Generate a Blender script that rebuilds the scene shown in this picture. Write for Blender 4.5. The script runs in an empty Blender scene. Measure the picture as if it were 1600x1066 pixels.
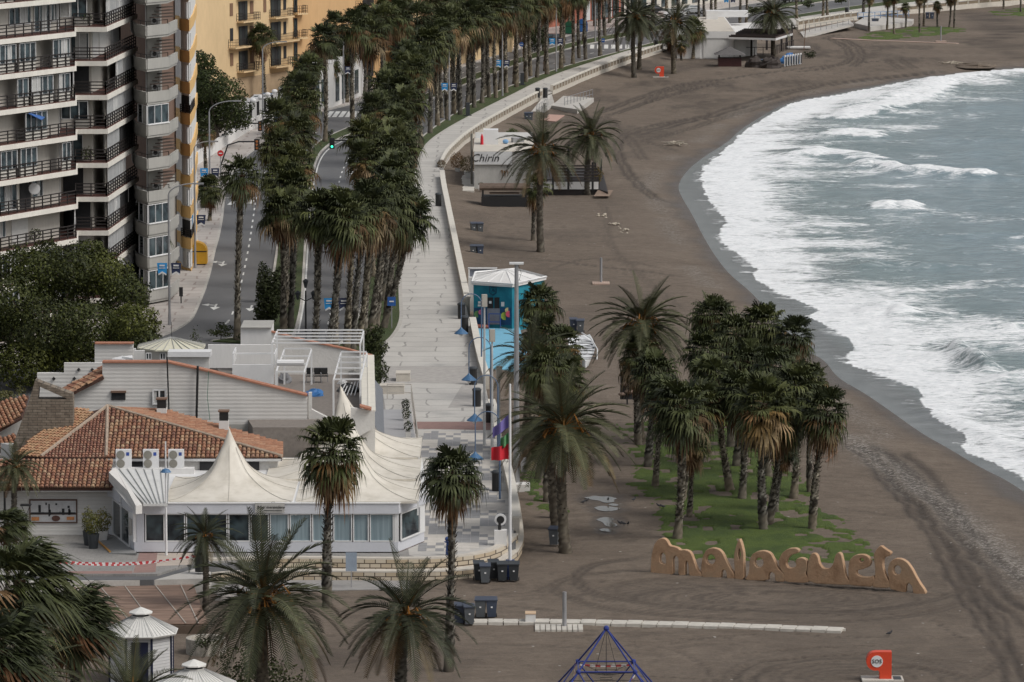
import bpy, math, random
import numpy as np
from mathutils import Vector, Matrix, Quaternion
R = math.radians
scene = bpy.context.scene
C = scene.collection
# ---------------- camera ----------------
F_, CH = 7800.0, 48.0
TH = math.atan(963.0 / F_)
ct, st = math.cos(TH), math.sin(TH)
cam = bpy.data.objects.new('camera', bpy.data.cameras.new('camera')); C.objects.link(cam)
cam.location = (0, 0, CH); cam.rotation_euler = (R(90) - TH, 0, 0)
cam.data.sensor_width = 36; cam.data.lens = 36 * F_ / 1600
cam.data.clip_start = 5; cam.data.clip_end = 9000
scene.camera = cam
# ---------------- sky and sun (thin overcast) ----------------
SUN_EL, SUN_AZ = 50.0, 118.0        # azimuth from +Y towards +X
w = bpy.data.worlds.new('World'); scene.world = w; w.use_nodes = True
nt = w.node_tree; nt.nodes.clear()
sky = nt.nodes.new('ShaderNodeTexSky'); sky.sky_type = 'NISHITA'; sky.sun_disc = False
sky.sun_elevation = R(SUN_EL); sky.sun_rotation = R(SUN_AZ); sky.dust_density = 4; sky.air_density = 1.2
hs = nt.nodes.new('ShaderNodeHueSaturation'); hs.inputs['Saturation'].default_value = 0.30
bg = nt.nodes.new('ShaderNodeBackground'); bg.inputs[1].default_value = 0.085
wo = nt.nodes.new('ShaderNodeOutputWorld')
nt.links.new(sky.outputs[0], hs.inputs['Color']); nt.links.new(hs.outputs[0], bg.inputs[0]); nt.links.new(bg.outputs[0], wo.inputs[0])
sl = bpy.data.lights.new('sun', 'SUN'); sl.energy = 1.2; sl.angle = R(25); sl.color = (1, .965, .91)
so = bpy.data.objects.new('sun', sl); C.objects.link(so)
sd = Vector((math.cos(R(SUN_EL)) * math.sin(R(SUN_AZ)), math.cos(R(SUN_EL)) * math.cos(R(SUN_AZ)), math.sin(R(SUN_EL))))
so.rotation_euler = sd.to_track_quat('Z', 'Y').to_euler(); so.location = (0, 300, 200)
vs_ = scene.view_settings
vs_.view_transform = 'Standard'; vs_.look = 'None'; vs_.exposure = 0.42; vs_.gamma = 1; vs_.use_curve_mapping = False
scene.cycles.max_bounces = 5; scene.cycles.diffuse_bounces = 3; scene.cycles.transparent_max_bounces = 6

# ---------------- measuring helpers: picture point -> point on a level plane of the place ----------------
def ray(px, py):
    dx = (px - 800) / F_; dy = (533 - py) / F_
    return Vector((dx, ct + dy * st, -st + dy * ct))
def G(px, py, z=0.0):
    d = ray(px, py); t = (z - CH) / d.z
    return Vector((d.x * t, d.y * t, z))
def V(px, py, Y):
    d = ray(px, py); t = Y / d.y
    return Vector((d.x * t, Y, CH + d.z * t))
def Zc(P): return P.y * ct + (CH - P.z) * st
def S(P): return F_ / Zc(P)                      # pixels per metre there
def up(P, py):                                   # height of picture row py above the standing point P
    return V(800, py, P.y).z
def GL(pts, z=0.0): return [G(a, b, z) for a, b in pts]

# ---------------- mesh helpers ----------------
class MB:
    def __init__(s): s.v = []; s.f = []; s.m = []; s.c = []; s.g = []; s.col = None; s.mat = 0
    def add(s, vs, fs):
        n = len(s.v); s.g.append((n, len(s.f))); s.v += [tuple(p) for p in vs]
        if s.col is not None: s.c += [s.col] * len(vs)
        for q in fs: s.f.append([i + n for i in q]); s.m.append(s.mat)
    def box(s, cx, cy, cz, sx, sy, sz, rz=0.0):
        c, t = math.cos(rz), math.sin(rz); vs = []
        for dz in (-.5, .5):
            for dx, dy in ((-.5, -.5), (.5, -.5), (.5, .5), (-.5, .5)):
                x, y = dx * sx, dy * sy
                vs.append((cx + x * c - y * t, cy + x * t + y * c, cz + dz * sz))
        s.add(vs, [(3, 2, 1, 0), (4, 5, 6, 7), (0, 1, 5, 4), (1, 2, 6, 5), (2, 3, 7, 6), (3, 0, 4, 7)])
    def seg(s, a, b, w, z0, z1, z0b=None, z1b=None):   # a wall-like box from a to b
        a = Vector((a[0], a[1])); b = Vector((b[0], b[1])); d = (b - a)
        if d.length < 1e-6: return
        n = Vector((-d.y, d.x)).normalized() * w / 2
        z0b = z0 if z0b is None else z0b; z1b = z1 if z1b is None else z1b
        P = [(a - n, z0), (b - n, z0b), (b + n, z0b), (a + n, z0), (a - n, z1), (b - n, z1b), (b + n, z1b), (a + n, z1)]
        s.add([(p.x, p.y, z) for p, z in P], [(3, 2, 1, 0), (4, 5, 6, 7), (0, 1, 5, 4), (1, 2, 6, 5), (2, 3, 7, 6), (3, 0, 4, 7)])
    def bar(s, a, b, r, n=5): s.tube([a, b], [r, r], n)
    def tube(s, pts, rs, n=8, cap=True):
        pts = [Vector(p) for p in pts]
        if not isinstance(rs, (list, tuple)): rs = [rs] * len(pts)
        vs = []; u = None
        for i, p in enumerate(pts):
            d = (pts[min(i + 1, len(pts) - 1)] - pts[max(i - 1, 0)]).normalized()
            if u is None:
                u = d.orthogonal().normalized()
            else:
                u = (u - d * u.dot(d))
                u = u.normalized() if u.length > 1e-6 else d.orthogonal().normalized()
            q = d.cross(u)
            for k in range(n):
                a = 2 * math.pi * k / n
                vs.append(p + (u * math.cos(a) + q * math.sin(a)) * rs[i])
        fs = [(i * n + k, i * n + (k + 1) % n, (i + 1) * n + (k + 1) % n, (i + 1) * n + k) for i in range(len(pts) - 1) for k in range(n)]
        if cap: fs += [tuple(range(n - 1, -1, -1)), tuple((len(pts) - 1) * n + k for k in range(n))]
        s.add(vs, fs)
    def prism(s, poly, z0, z1):
        n = len(poly); A = sum(poly[i][0] * poly[(i + 1) % n][1] - poly[(i + 1) % n][0] * poly[i][1] for i in range(n))
        if A < 0: poly = poly[::-1]
        s.add([(p[0], p[1], z0) for p in poly] + [(p[0], p[1], z1) for p in poly],
              [tuple(range(n - 1, -1, -1)), tuple(range(n, 2 * n))] + [(i, (i + 1) % n, n + (i + 1) % n, n + i) for i in range(n)])
    def slab(s, P, t, d=Vector((0, 0, -1))):          # polygon of 3D points with a thickness
        n = len(P); P = [Vector(p) for p in P]
        s.add(P + [p + Vector(d) * t for p in P], [tuple(range(n)), tuple(range(2 * n - 1, n - 1, -1))] + [(i, n + i, n + (i + 1) % n, (i + 1) % n) for i in range(n)])
    def lathe(s, prof, c=(0, 0, 0), n=16):
        vs = []
        for r, z in prof:
            for k in range(n):
                a = 2 * math.pi * (k + .5) / n; vs.append((c[0] + r * math.cos(a), c[1] + r * math.sin(a), c[2] + z))
        m = len(prof)
        s.add(vs, [(i * n + k, i * n + (k + 1) % n, (i + 1) * n + (k + 1) % n, (i + 1) * n + k) for i in range(m - 1) for k in range(n)] + [tuple(range(n - 1, -1, -1)), tuple((m - 1) * n + k for k in range(n))])
    def ball(s, c, r, n=8, m=6, sz=1):
        prof = [(max(.001, r * math.sin(math.pi * i / m)), -r * sz * math.cos(math.pi * i / m)) for i in range(m + 1)]
        s.lathe(prof, c, n)
    def each(s, name, mat, parent=None):
        g = s.g + [(len(s.v), len(s.f))]
        for (a, f0), (b_, f1) in zip(g, g[1:]):
            q = MB(); q.v = s.v[a:b_]; q.f = [[i - a for i in f] for f in s.f[f0:f1]]; q.m = [0] * len(q.f); o = q.build(name, mat, parent)
        return o
    def build(s, name, mat, parent=None, smooth=False, world=True):
        me = bpy.data.meshes.new(name)
        vs = s.v
        o = bpy.data.objects.new(name, me)
        if parent is not None and world:
            L = ABS[parent.name]
            vs = [(x - L[0], y - L[1], z - L[2]) for x, y, z in vs]
        elif parent is None and world and s.v:        # own origin at the base
            a = np.array(s.v); L = ((a[:, 0].min() + a[:, 0].max()) / 2, (a[:, 1].min() + a[:, 1].max()) / 2, a[:, 2].min())
            vs = [(x - L[0], y - L[1], z - L[2]) for x, y, z in vs]; o.location = L
        me.from_pydata(vs, [], s.f)
        for m_ in (mat if isinstance(mat, (list, tuple)) else [mat]): me.materials.append(m_)
        if max(s.m, default=0) > 0: me.polygons.foreach_set('material_index', s.m)
        if s.c:
            ca = me.color_attributes.new('Col', 'FLOAT_COLOR', 'POINT')
            ca.data.foreach_set('color', np.array([(c[0], c[1], c[2], 1) for c in s.c], dtype=np.float32).ravel())
        if smooth: me.polygons.foreach_set('use_smooth', [True] * len(s.f))
        me.update(); C.objects.link(o)
        if parent is not None: o.parent = parent
        ABS[o.name] = ABS[parent.name] if parent is not None else tuple(o.location)
        return o
ABS = {}
def tag(o, label=None, cat=None, group=None, kind=None):
    if label: o['label'] = label
    if cat: o['category'] = cat
    if group: o['group'] = group
    if kind: o['kind'] = kind
    return o
def thing(name, label, cat, loc=(0, 0, 0), rz=0, group=None):
    o = bpy.data.objects.new(name, None); C.objects.link(o); o.empty_display_size = .3
    o.location = loc; o.rotation_euler = (0, 0, rz); ABS[o.name] = tuple(loc)
    return tag(o, label, cat, group)
def copy_tree(o, parent=None, depth=0):
    c = o.copy(); C.objects.link(c)
    if parent is not None: c.parent = parent
    for ch in list(o.children): copy_tree(ch, c, depth + 1)
    return c
def dup(o, loc, rz, label, group=None):
    c = copy_tree(o); c.location = loc; c.rotation_euler = (0, 0, rz); c['label'] = label
    if group: c['group'] = group
    return c
KEEP = {}
def many(key, maker, loc, rz, label, group=None):      # first call builds, later calls copy
    if key not in KEEP:
        o = maker(); KEEP[key] = o; o.location = loc; o.rotation_euler = (0, 0, rz); o['label'] = label
        if group: o['group'] = group
        return o
    return dup(KEEP[key], loc, rz, label, group)

# ---------------- materials ----------------
def newmat(name):
    m = bpy.data.materials.new(name); m.use_nodes = True
    nt = m.node_tree; b = nt.nodes['Principled BSDF']
    return m, nt, b
def N(nt, t, **k):
    n = nt.nodes.new(t)
    for a, v in k.items():
        if hasattr(n, a): setattr(n, a, v)
        else: n.inputs[a].default_value = v
    return n
def noise(nt, vec, scale, detail=4, rough=.55):
    n = N(nt, 'ShaderNodeTexNoise'); n.inputs['Scale'].default_value = scale; n.inputs['Detail'].default_value = detail; n.inputs['Roughness'].default_value = rough
    if vec is not None: nt.links.new(vec, n.inputs['Vector'])
    return n
def mapping(nt, src='Object', scale=(1, 1, 1), rot=(0, 0, 0)):
    t = N(nt, 'ShaderNodeTexCoord'); m = N(nt, 'ShaderNodeMapping'); m.inputs['Scale'].default_value = scale; m.inputs['Rotation'].default_value = rot
    nt.links.new(t.outputs[src], m.inputs[0]); return m.outputs[0]
def worldpos(nt, scale=(1, 1, 1), rot=(0, 0, 0)):
    g = N(nt, 'ShaderNodeNewGeometry'); m = N(nt, 'ShaderNodeMapping'); m.inputs['Scale'].default_value = scale; m.inputs['Rotation'].default_value = rot
    nt.links.new(g.outputs['Position'], m.inputs[0]); return m.outputs[0]
def ramp(nt, src, stops, interp='LINEAR'):
    r = N(nt, 'ShaderNodeValToRGB'); e = r.color_ramp.elements; r.color_ramp.interpolation = interp
    while len(e) < len(stops): e.new(.5)
    for el, (p, c) in zip(e, stops): el.position = p; el.color = (*c, 1) if len(c) == 3 else c
    nt.links.new(src, r.inputs[0]); return r.outputs[0]
def mix(nt, fac, a, b, mode='MIX'):
    m = N(nt, 'ShaderNodeMix'); m.data_type = 'RGBA'; m.blend_type = mode
    for i, x in ((0, fac), (6, a), (7, b)):
        if isinstance(x, (int, float)): m.inputs[i].default_value = x
        elif isinstance(x, tuple): m.inputs[i].default_value = (*x, 1)
        else: nt.links.new(x, m.inputs[i])
    return m.outputs[2]
def math_(nt, op, a, b=None, clamp=False):
    m = N(nt, 'ShaderNodeMath'); m.operation = op; m.use_clamp = clamp
    for i, x in ((0, a), (1, b)):
        if x is None: continue
        if isinstance(x, (int, float)): m.inputs[i].default_value = x
        else: nt.links.new(x, m.inputs[i])
    return m.outputs[0]
def bump(nt, b, h, strength=.4, dist=.05):
    n = N(nt, 'ShaderNodeBump'); n.inputs['Strength'].default_value = strength; n.inputs['Distance'].default_value = dist
    nt.links.new(h, n.inputs['Height']); nt.links.new(n.outputs[0], b.inputs['Normal'])
MATS = {}
def M(name, col, rough=.75, var=.18, scale=1.2, metal=0, bumpd=.0, streak=False, col2=None):
    """weathered paint / stone: colour broken up by two noises"""
    if name in MATS: return MATS[name]
    m, nt, b = newmat(name)
    p = worldpos(nt, (1, 1, .25) if streak else (1, 1, 1))
    n1 = noise(nt, p, scale, 5); n2 = noise(nt, p, scale * 9, 3)
    lo = tuple(c * (1 - var) for c in (col2 or col)); hi = tuple(min(1, c * (1 + var * .6)) for c in col)
    c = ramp(nt, n1.outputs[0], [(.3, lo), (.65, hi)])
    c = mix(nt, .35, c, ramp(nt, n2.outputs[0], [(.35, lo), (.6, hi)]))
    nt.links.new(c, b.inputs['Base Color']); b.inputs['Roughness'].default_value = rough; b.inputs['Metallic'].default_value = metal
    if bumpd: bump(nt, b, n2.outputs[0], .6, bumpd)
    MATS[name] = m; return m
# ================= setting: beach, sea, streets =================
SHORE = [(1900,960),(1700,835),(1600,757),(1543,730),(1494,700),(1453,678),(1400,640),(1359,612),(1318,590),(1300,562),(1262,545),(1225,505),(1186,458),(1150,430),(1126,400),(1105,365),(1090,335),(1068,300),(1068,285),(1085,262),(1110,243),(1145,222),(1163,203),(1195,183),(1235,160),(1296,150),(1353,139),(1450,120),(1530,113),(1600,106),(1750,92),(2200,60)]
FOAM = [(1900,950),(1700,815),(1600,750),(1543,722),(1494,700),(1520,688),(1446,650),(1436,612),(1411,600),(1365,585),(1312,566),(1340,536),(1303,516),(1258,492),(1284,486),(1246,471),(1165,434),(1188,424),(1155,400),(1116,374),(1135,345),(1112,322),(1094,288),(1096,262),(1140,228),(1161,203),(1195,183),(1240,158),(1296,150),(1353,139),(1450,120),(1600,106),(1750,92),(2200,60)]
SEAZ = -0.4
def smoothline(P, n=3):
    P = [np.array((p.x, p.y)) for p in P]
    for _ in range(n):
        Q = [P[0]]
        for a, b in zip(P, P[1:]): Q += [a * .75 + b * .25, a * .25 + b * .75]
        P = Q + [P[-1]]
    return np.array(P)
def sdist(X, Y, L):
    """distance to a polyline, positive on its left (inland) side, and arc length"""
    best = np.full(X.shape, 1e12); sg = np.ones(X.shape); arc = np.zeros(X.shape); acc = 0
    for a, b in zip(L, L[1:]):
        d = b - a; l2 = d @ d
        if l2 < 1e-9: continue
        t = np.clip(((X - a[0]) * d[0] + (Y - a[1]) * d[1]) / l2, 0, 1)
        dx = X - a[0] - t * d[0]; dy = Y - a[1] - t * d[1]; q = dx * dx + dy * dy
        k = q < best
        best = np.where(k, q, best); sg = np.where(k, np.sign(d[0] * (Y - a[1]) - d[1] * (X - a[0])), sg); arc = np.where(k, acc + t * math.sqrt(l2), arc)
        acc += math.sqrt(l2)
    return np.sqrt(best) * sg, arc
_rng = np.random.RandomState(4)
_T = _rng.rand(256, 256)
def vnoise(X, Y, s):
    x = X / s; y = Y / s; xi = np.floor(x).astype(int); yi = np.floor(y).astype(int); fx = x - xi; fy = y - yi
    fx = fx * fx * (3 - 2 * fx); fy = fy * fy * (3 - 2 * fy)
    g = lambda a, b: _T[a & 255, b & 255]
    return (g(xi, yi) * (1 - fx) + g(xi + 1, yi) * fx) * (1 - fy) + (g(xi, yi + 1) * (1 - fx) + g(xi + 1, yi + 1) * fx) * fy
def fbm(X, Y, s, o=4):
    r = 0; a = 1; t = 0
    for i in range(o): r = r + a * vnoise(X + 17 * i, Y + 31 * i, s); t += a; a *= .5; s *= .5
    return r / t
def sstep(a, b, x):
    t = np.clip((x - a) / (b - a), 0, 1); return t * t * (3 - 2 * t)
shoreL = smoothline(GL(SHORE, SEAZ), 3); foamL = smoothline(GL(FOAM, SEAZ), 2)
def axis(lo, hi, fine):
    a = list(fine); step = fine[1] - fine[0]; x = fine[0]
    L = []; st_ = step
    while x > lo: st_ *= 1.35; x -= st_; L.append(x)
    a = L[::-1] + a; x = a[-1]; st_ = a[-1] - a[-2]
    while x < hi: st_ *= 1.35; x += st_; a.append(x)
    return np.array(a)
def rows(y0, y1, pxstep):
    a = [y0]
    while a[-1] < y1: a.append(a[-1] + pxstep * a[-1] ** 2 / (F_ * CH) )
    return a
def gridobj(name, xs, ys, zfun, mat, attrs):
    X, Y = np.meshgrid(xs, ys); X = X.ravel(); Y = Y.ravel()
    Z, A = zfun(X, Y)
    nx, ny = len(xs), len(ys)
    i = np.arange(nx - 1); j = np.arange(ny - 1); J, I = np.meshgrid(j, i, indexing='ij'); b = (J * nx + I).ravel()
    fc = np.stack([b, b + 1, b + nx + 1, b + nx], 1)
    return X, Y, Z, A, fc
def npmesh(name, V3, fc, mat, attrs, smooth=True):
    me = bpy.data.meshes.new(name); me.vertices.add(len(V3)); me.vertices.foreach_set('co', V3.astype(np.float32).ravel())
    me.loops.add(fc.size); me.loops.foreach_set('vertex_index', fc.ravel().astype(np.int32))
    me.polygons.add(len(fc)); me.polygons.foreach_set('loop_start', np.arange(0, fc.size, fc.shape[1], dtype=np.int32))
    me.polygons.foreach_set('loop_total', np.full(len(fc), fc.shape[1], dtype=np.int32))
    me.update(calc_edges=True); me.materials.append(mat)
    if smooth: me.polygons.foreach_set('use_smooth', np.ones(len(fc), bool))
    for k, v in attrs.items():
        a = me.attributes.new(k, 'FLOAT', 'POINT'); a.data.foreach_set('value', v.astype(np.float32))
    o = bpy.data.objects.new(name, me); C.objects.link(o); ABS[o.name] = (0, 0, 0); return o

# tyre tracks and other dark streaks in the sand: points, rut half-width (m), strength, tread
TR = [
 ([(1325,690),(1365,722),(1395,762),(1432,800),(1466,845),(1490,900),(1530,960),(1568,1020),(1590,1080)], .5, 1, 0),
 ([(1350,690),(1385,720),(1415,765),(1455,800),(1490,850),(1530,900),(1600,965)], .7, 1, 0),
 ([(1395,700),(1440,742),(1475,790),(1505,840),(1560,890),(1620,930)], .7, .9, 0),
 ([(1450,780),(1500,815),(1510,850),(1490,880),(1530,920),(1600,990)], .45, .8, 0),
 ([(1540,890),(1500,925),(1420,950),(1300,958),(1150,955),(1010,945),(930,930),(895,905),(920,882),(1000,870),(1030,868)], .3, .8, 0),
 ([(1560,910),(1510,945),(1400,968),(1250,973),(1080,966),(960,955),(880,935),(860,915),(890,900),(1010,888),(1200,905),(1420,930)], .3, .7, 0),
 ([(1250,915),(1100,905),(1000,905),(940,920),(990,940),(1200,945),(1380,940),(1450,925)], .35, .5, 0),
 ([(780,930),(840,925),(845,915),(900,912),(1000,905)], .12, .8, 0),
 ([(700,950),(800,945),(900,960)], .2, .6, 0),
 ([(1500,955),(1450,955),(1400,960),(1330,962),(1260,955)], .14, 1, 1),
 ([(1440,960),(1470,975),(1500,1000),(1560,1005)], .14, 1, 1),
 ([(1040,1010),(1090,998),(1160,991),(1240,990),(1320,996),(1450,998)], .16, .9, 1),
 ([(1125,1023),(1180,1020),(1250,1012),(1330,1010),(1430,1008)], .16, 1, 1),
 ([(1148,1072),(1150,1050),(1185,1035),(1250,1027),(1330,1022),(1400,1018)], .25, 1, 1),
 ([(1165,1075),(1175,1055),(1215,1043),(1280,1035),(1350,1030)], .25, .9, 1),
 ([(1020,1012),(1060,1018),(1095,1035),(1115,1060),(1120,1080)], .16, .9, 1),
 ([(880,1056),(950,1055),(1050,1058),(1150,1066)], .16, .9, 1),
 ([(1440,1032),(1500,1034),(1560,1042)], .2, .9, 1),
 ([(1310,1055),(1350,1045),(1420,1042),(1480,1050),(1520,1075)], .25, .8, 0),
 ([(1560,960),(1575,1000),(1560,1040),(1500,1075)], .25, .8, 0),
 ([(1230,865),(1300,880),(1390,895),(1440,930)], .25, .5, 0),  # dark streaks running right from the grove
 ([(1240,835),(1330,850),(1380,870)], .3, .5, 0), ([(1290,790),(1350,800),(1440,812)], .2, .4, 0),
 ([(1110,125),(1060,133),(1000,152),(960,168),(930,178)], .55, 1, 0),
 ([(1130,128),(1070,142),(1010,160),(975,173),(945,182)], .45, 1, 0),
 ([(1110,180),(1050,190),(1000,200),(968,214),(962,235),(975,265),(1005,295),(1035,312)], .5, .9, 0),
 ([(940,180),(965,200),(985,220),(1005,250)], .5, .7, 0),
 ([(930,205),(960,215),(1020,225),(1060,235)], .45, .7, 0),
 ([(985,212),(1050,196),(1112,180),(1188,154),(1263,135),(1375,120),(1480,108)], .8, 1, 0),
 ([(1000,222),(1060,206),(1130,182),(1200,160),(1260,145)], .45, .8, 0),
 ([(1000,165),(1037,143),(1112,126),(1225,110),(1338,98),(1450,90)], .45, .9, 0),
 ([(1240,113),(1290,107),(1330,96),(1325,75),(1300,62),(1285,60),(1310,54)], .5, .9, 0),
 ([(1330,105),(1350,90),(1340,72),(1310,58)], .5, .9, 0),
 ([(1497,17),(1525,24),(1562,39),(1572,48),(1562,57),(1506,64)], .6, 1, 0),
 ([(1535,20),(1575,34),(1592,45),(1580,58),(1530,70)], .6, 1, 0),
 ([(1510,22),(1545,40),(1555,50),(1540,60),(1495,68)], .4, .8, 0),
 ([(1380,92),(1410,110)], .5, .7, 0), ([(1400,90),(1430,108)], .5, .7, 0),
 ([(730,400),(760,402),(830,403),(950,418),(1080,432)], .3, .7, 0),
 ([(830,450),(850,425),(900,405),(960,405),(1040,420)], .25, .5, 0),
 ([(740,330),(760,360),(765,400),(755,415)], .25, .4, 0),
 ([(930,310),(950,330),(945,380),(1010,440),(1060,480)], .3, .4, 0),
 ([(850,1000),(960,990),(1100,988),(1300,985)], .25, .5, 0),
 ([(700,1010),(800,1005),(960,1015),(1060,1030)], .22, .5, 0),
]
PEB = [(1650,935),(1560,860),(1500,805),(1440,765),(1370,715),(1320,680)]
def ysplit(n): return n
xs = axis(-3000, 3000, np.arange(-16, 66, .26)); ys = np.array(rows(236, 900, 1.7))
ys = np.concatenate([[-200, 0, 120, 200, 225], ys, [920, 960, 1050, 1300, 2000, 4000, 7000]])
X, Y = np.meshgrid(xs, ys); X = X.ravel(); Y = Y.ravel()
sd_, _ = sdist(X, Y, shoreL)
Z = np.where(sd_ > 0, SEAZ - .04 + .06 * sd_, SEAZ - .04 + .09 * sd_); Z = np.minimum(Z, 0); Z = np.maximum(Z, -6)
land = sstep(3, 10, sd_)
EDGE0 = [(776,690),(766,640),(748,570),(731,490),(712,400),(697,325),(689,275),(706,238),(755,200),(830,158),(910,122),(1000,88),(1040,76),(1110,62),(1246,40),(1412,17),(1600,0),(2000,-30)]
ed, _ = sdist(X, Y, smoothline(GL(EDGE0, .6), 2)); Z = Z + .62 * np.exp(-(ed / 3.2) ** 2) * (Z > -.05) * (1 - ((Y > G(760, 588).y) & (Y < G(740, 484).y))) * np.clip(_ / 12, 0, 1)
rough = fbm(X, Y, 3.0) - .5; Z = Z + land * rough * .12 + land * (fbm(X, Y, .7, 2) - .5) * .05
tr = np.zeros(X.shape); tread = np.zeros(X.shape)
for P, hw, k, td in TR:
    L = smoothline(GL(P), 2)
    bx0, bx1 = L[:, 0].min() - 3, L[:, 0].max() + 3; by0, by1 = L[:, 1].min() - 3, L[:, 1].max() + 3
    q = np.where((X > bx0) & (X < bx1) & (Y > by0) & (Y < by1))[0]
    d, a = sdist(X[q], Y[q], L)
    d = d + (vnoise(X[q], Y[q], 2.2) - .5) * hw * .9
    f = np.zeros(len(q))
    offs = (0,) if hw < .2 or td else (-hw * .75, hw * .75)
    wd = hw * (1.1 if td else .62)
    for o_ in offs: f = np.maximum(f, np.exp(-((d - o_) / wd) ** 2))
    brk = .8 + .5 * fbm(X[q], Y[q], 6, 2)
    end = np.minimum(a, a.max() - a); f = f * np.clip(end / 2.5, 0, 1) * k * np.clip(brk, 0, 1.1)
    if td: f = f * (.45 + .55 * (np.sin(a * 2 * math.pi / .55) > 0))
    tr[q] = np.maximum(tr[q], f)
    Z[q] += -.07 * f + .05 * np.exp(-((np.abs(d) - hw * 1.5) / (hw * .5)) ** 2) * k
PUD = [[(912,777),(922,776),(928,774),(940,776),(950,775),(966,779),(958,781),(962,784),(945,786),(936,782),(925,781)], [(928,793),(938,790),(952,791),(972,794),(960,798),(945,799),(934,797)], [(931,812),(940,808),(952,808),(960,811),(956,815),(966,820),(960,824),(946,822),(942,816)], [(936,827),(945,825),(960,828),(956,831),(940,830)], [(949,788),(958,786),(970,789),(960,791)]]
pw = np.zeros(X.shape)
for P in PUD:
    L = np.array([(q_.x, q_.y) for q_ in GL(P)]); c_ = L.mean(0); h_ = (L.max(0) - L.min(0)) / 2
    r = np.sqrt(((X - c_[0]) / (h_[0] + .12)) ** 2 + ((Y - c_[1]) / (h_[1] + .3)) ** 2); Z = np.where(r < 1.5, np.minimum(Z, .0) * 0 - .03, Z); pw = np.maximum(pw, 1 - sstep(1.0, 1.9, r + (fbm(X, Y, .6, 2) - .5) * .5))
# concentric grading arcs and random small scratches
wide = fbm(X * 1.0, Y * .35, 2.5, 4)
ell = np.zeros(X.shape)
for (cx, cy, a_, b_) in ((1220, 935, 300, 28), (1330, 1065, 190, 52)):
    c0 = G(cx, cy); s0 = S(c0); aa = a_ / s0; bb = abs(G(cx, cy - b_).y - G(cx, cy + b_).y) / 2
    r = np.sqrt(((X - c0.x) / aa) ** 2 + ((Y - c0.y) / bb) ** 2) + (fbm(X, Y, 5, 3) - .5) * .12
    ell = np.maximum(ell, np.exp(-np.maximum(0, r - 1) * 7) * (r > .12) * sstep(.3, .8, fbm(r * 60, X * .12, 1.3, 3)))
tr = np.maximum(tr, ell * .8)
churn = sstep(.50, .66, fbm(X * .9 + 70, Y * .32, 5, 5)) * (.30 + .35 * sstep(480, 650, Y)) * (.4 + vnoise(X, Y * .7, .7)); tr = np.maximum(tr, churn * land)
foot = sstep(.60, .74, fbm(X, Y * .8, .55, 2)) * sstep(.42, .6, fbm(X + 30, Y * .4, 7, 3)); Z = Z - .035 * foot * land; tr = np.maximum(tr, foot * .38 * land)
pebL = smoothline(GL(PEB), 2); pd, _ = sdist(X, Y, pebL)
peb = np.exp(-(pd / (1.1 + .6 * vnoise(X, Y, 4))) ** 2) + .55 * np.exp(-((sd_ - 3.5) / 1.2) ** 2) * sstep(.35, .6, fbm(X, Y, 9, 2)) * (Y > 300)
wet = np.maximum(1 - sstep(.6, 3.0, sd_ + (fbm(X, Y, 6, 3) - .5) * 2.6), pw * .8)
msand, nt, b = newmat('sand_material')
wp = worldpos(nt); wps = worldpos(nt, (.55, .8, 1))
n1 = noise(nt, wps, .16, 6, .6); n2 = noise(nt, wps, 1.4, 5, .65); n3 = noise(nt, wp, 14, 3, .7)
c = ramp(nt, n1.outputs[0], [(.3, (.092, .069, .051)), (.5, (.142, .110, .084)), (.68, (.205, .164, .128))])
c = mix(nt, .5, c, ramp(nt, n2.outputs[0], [(.32, (.070, .051, .037)), (.5, (.138, .107, .082)), (.7, (.212, .170, .134))]))
n4 = noise(nt, worldpos(nt, (1, 1, 1)), 4.2, 4, .75)
c = mix(nt, .45, c, mix(nt, 1, c, ramp(nt, n4.outputs[0], [(.34, (.45, .43, .42)), (.5, (1, 1, 1)), (.68, (1.4, 1.38, 1.34))]), 'MULTIPLY'))
c = mix(nt, .30, c, ramp(nt, n3.outputs[0], [(.35, (.055, .041, .030)), (.65, (.21, .168, .130))]))
at = lambda k: N(nt, 'ShaderNodeAttribute', attribute_name=k).outputs['Fac']
tk = math_(nt, 'MULTIPLY', at('track'), ramp(nt, n2.outputs[0], [(.3, (.6, .6, .6)), (.6, (1, 1, 1))]), True)
c = mix(nt, math_(nt, 'MULTIPLY', tk, .95, True), c, (.036, .027, .021))
vo = N(nt, 'ShaderNodeTexVoronoi'); vo.inputs['Scale'].default_value = 5.5; nt.links.new(wp, vo.inputs['Vector'])
pc = ramp(nt, vo.outputs['Color'], [(.2, (.07, .062, .055)), (.55, (.17, .155, .14)), (.85, (.42, .39, .35))])
c = mix(nt, math_(nt, 'MULTIPLY', math_(nt, 'MULTIPLY', at('pebble'), math_(nt, 'GREATER_THAN', n3.outputs[0], .47)), .8, True), c, pc)
c = mix(nt, at('wet'), c, mix(nt, .55, c, (.040, .032, .027)))
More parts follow.
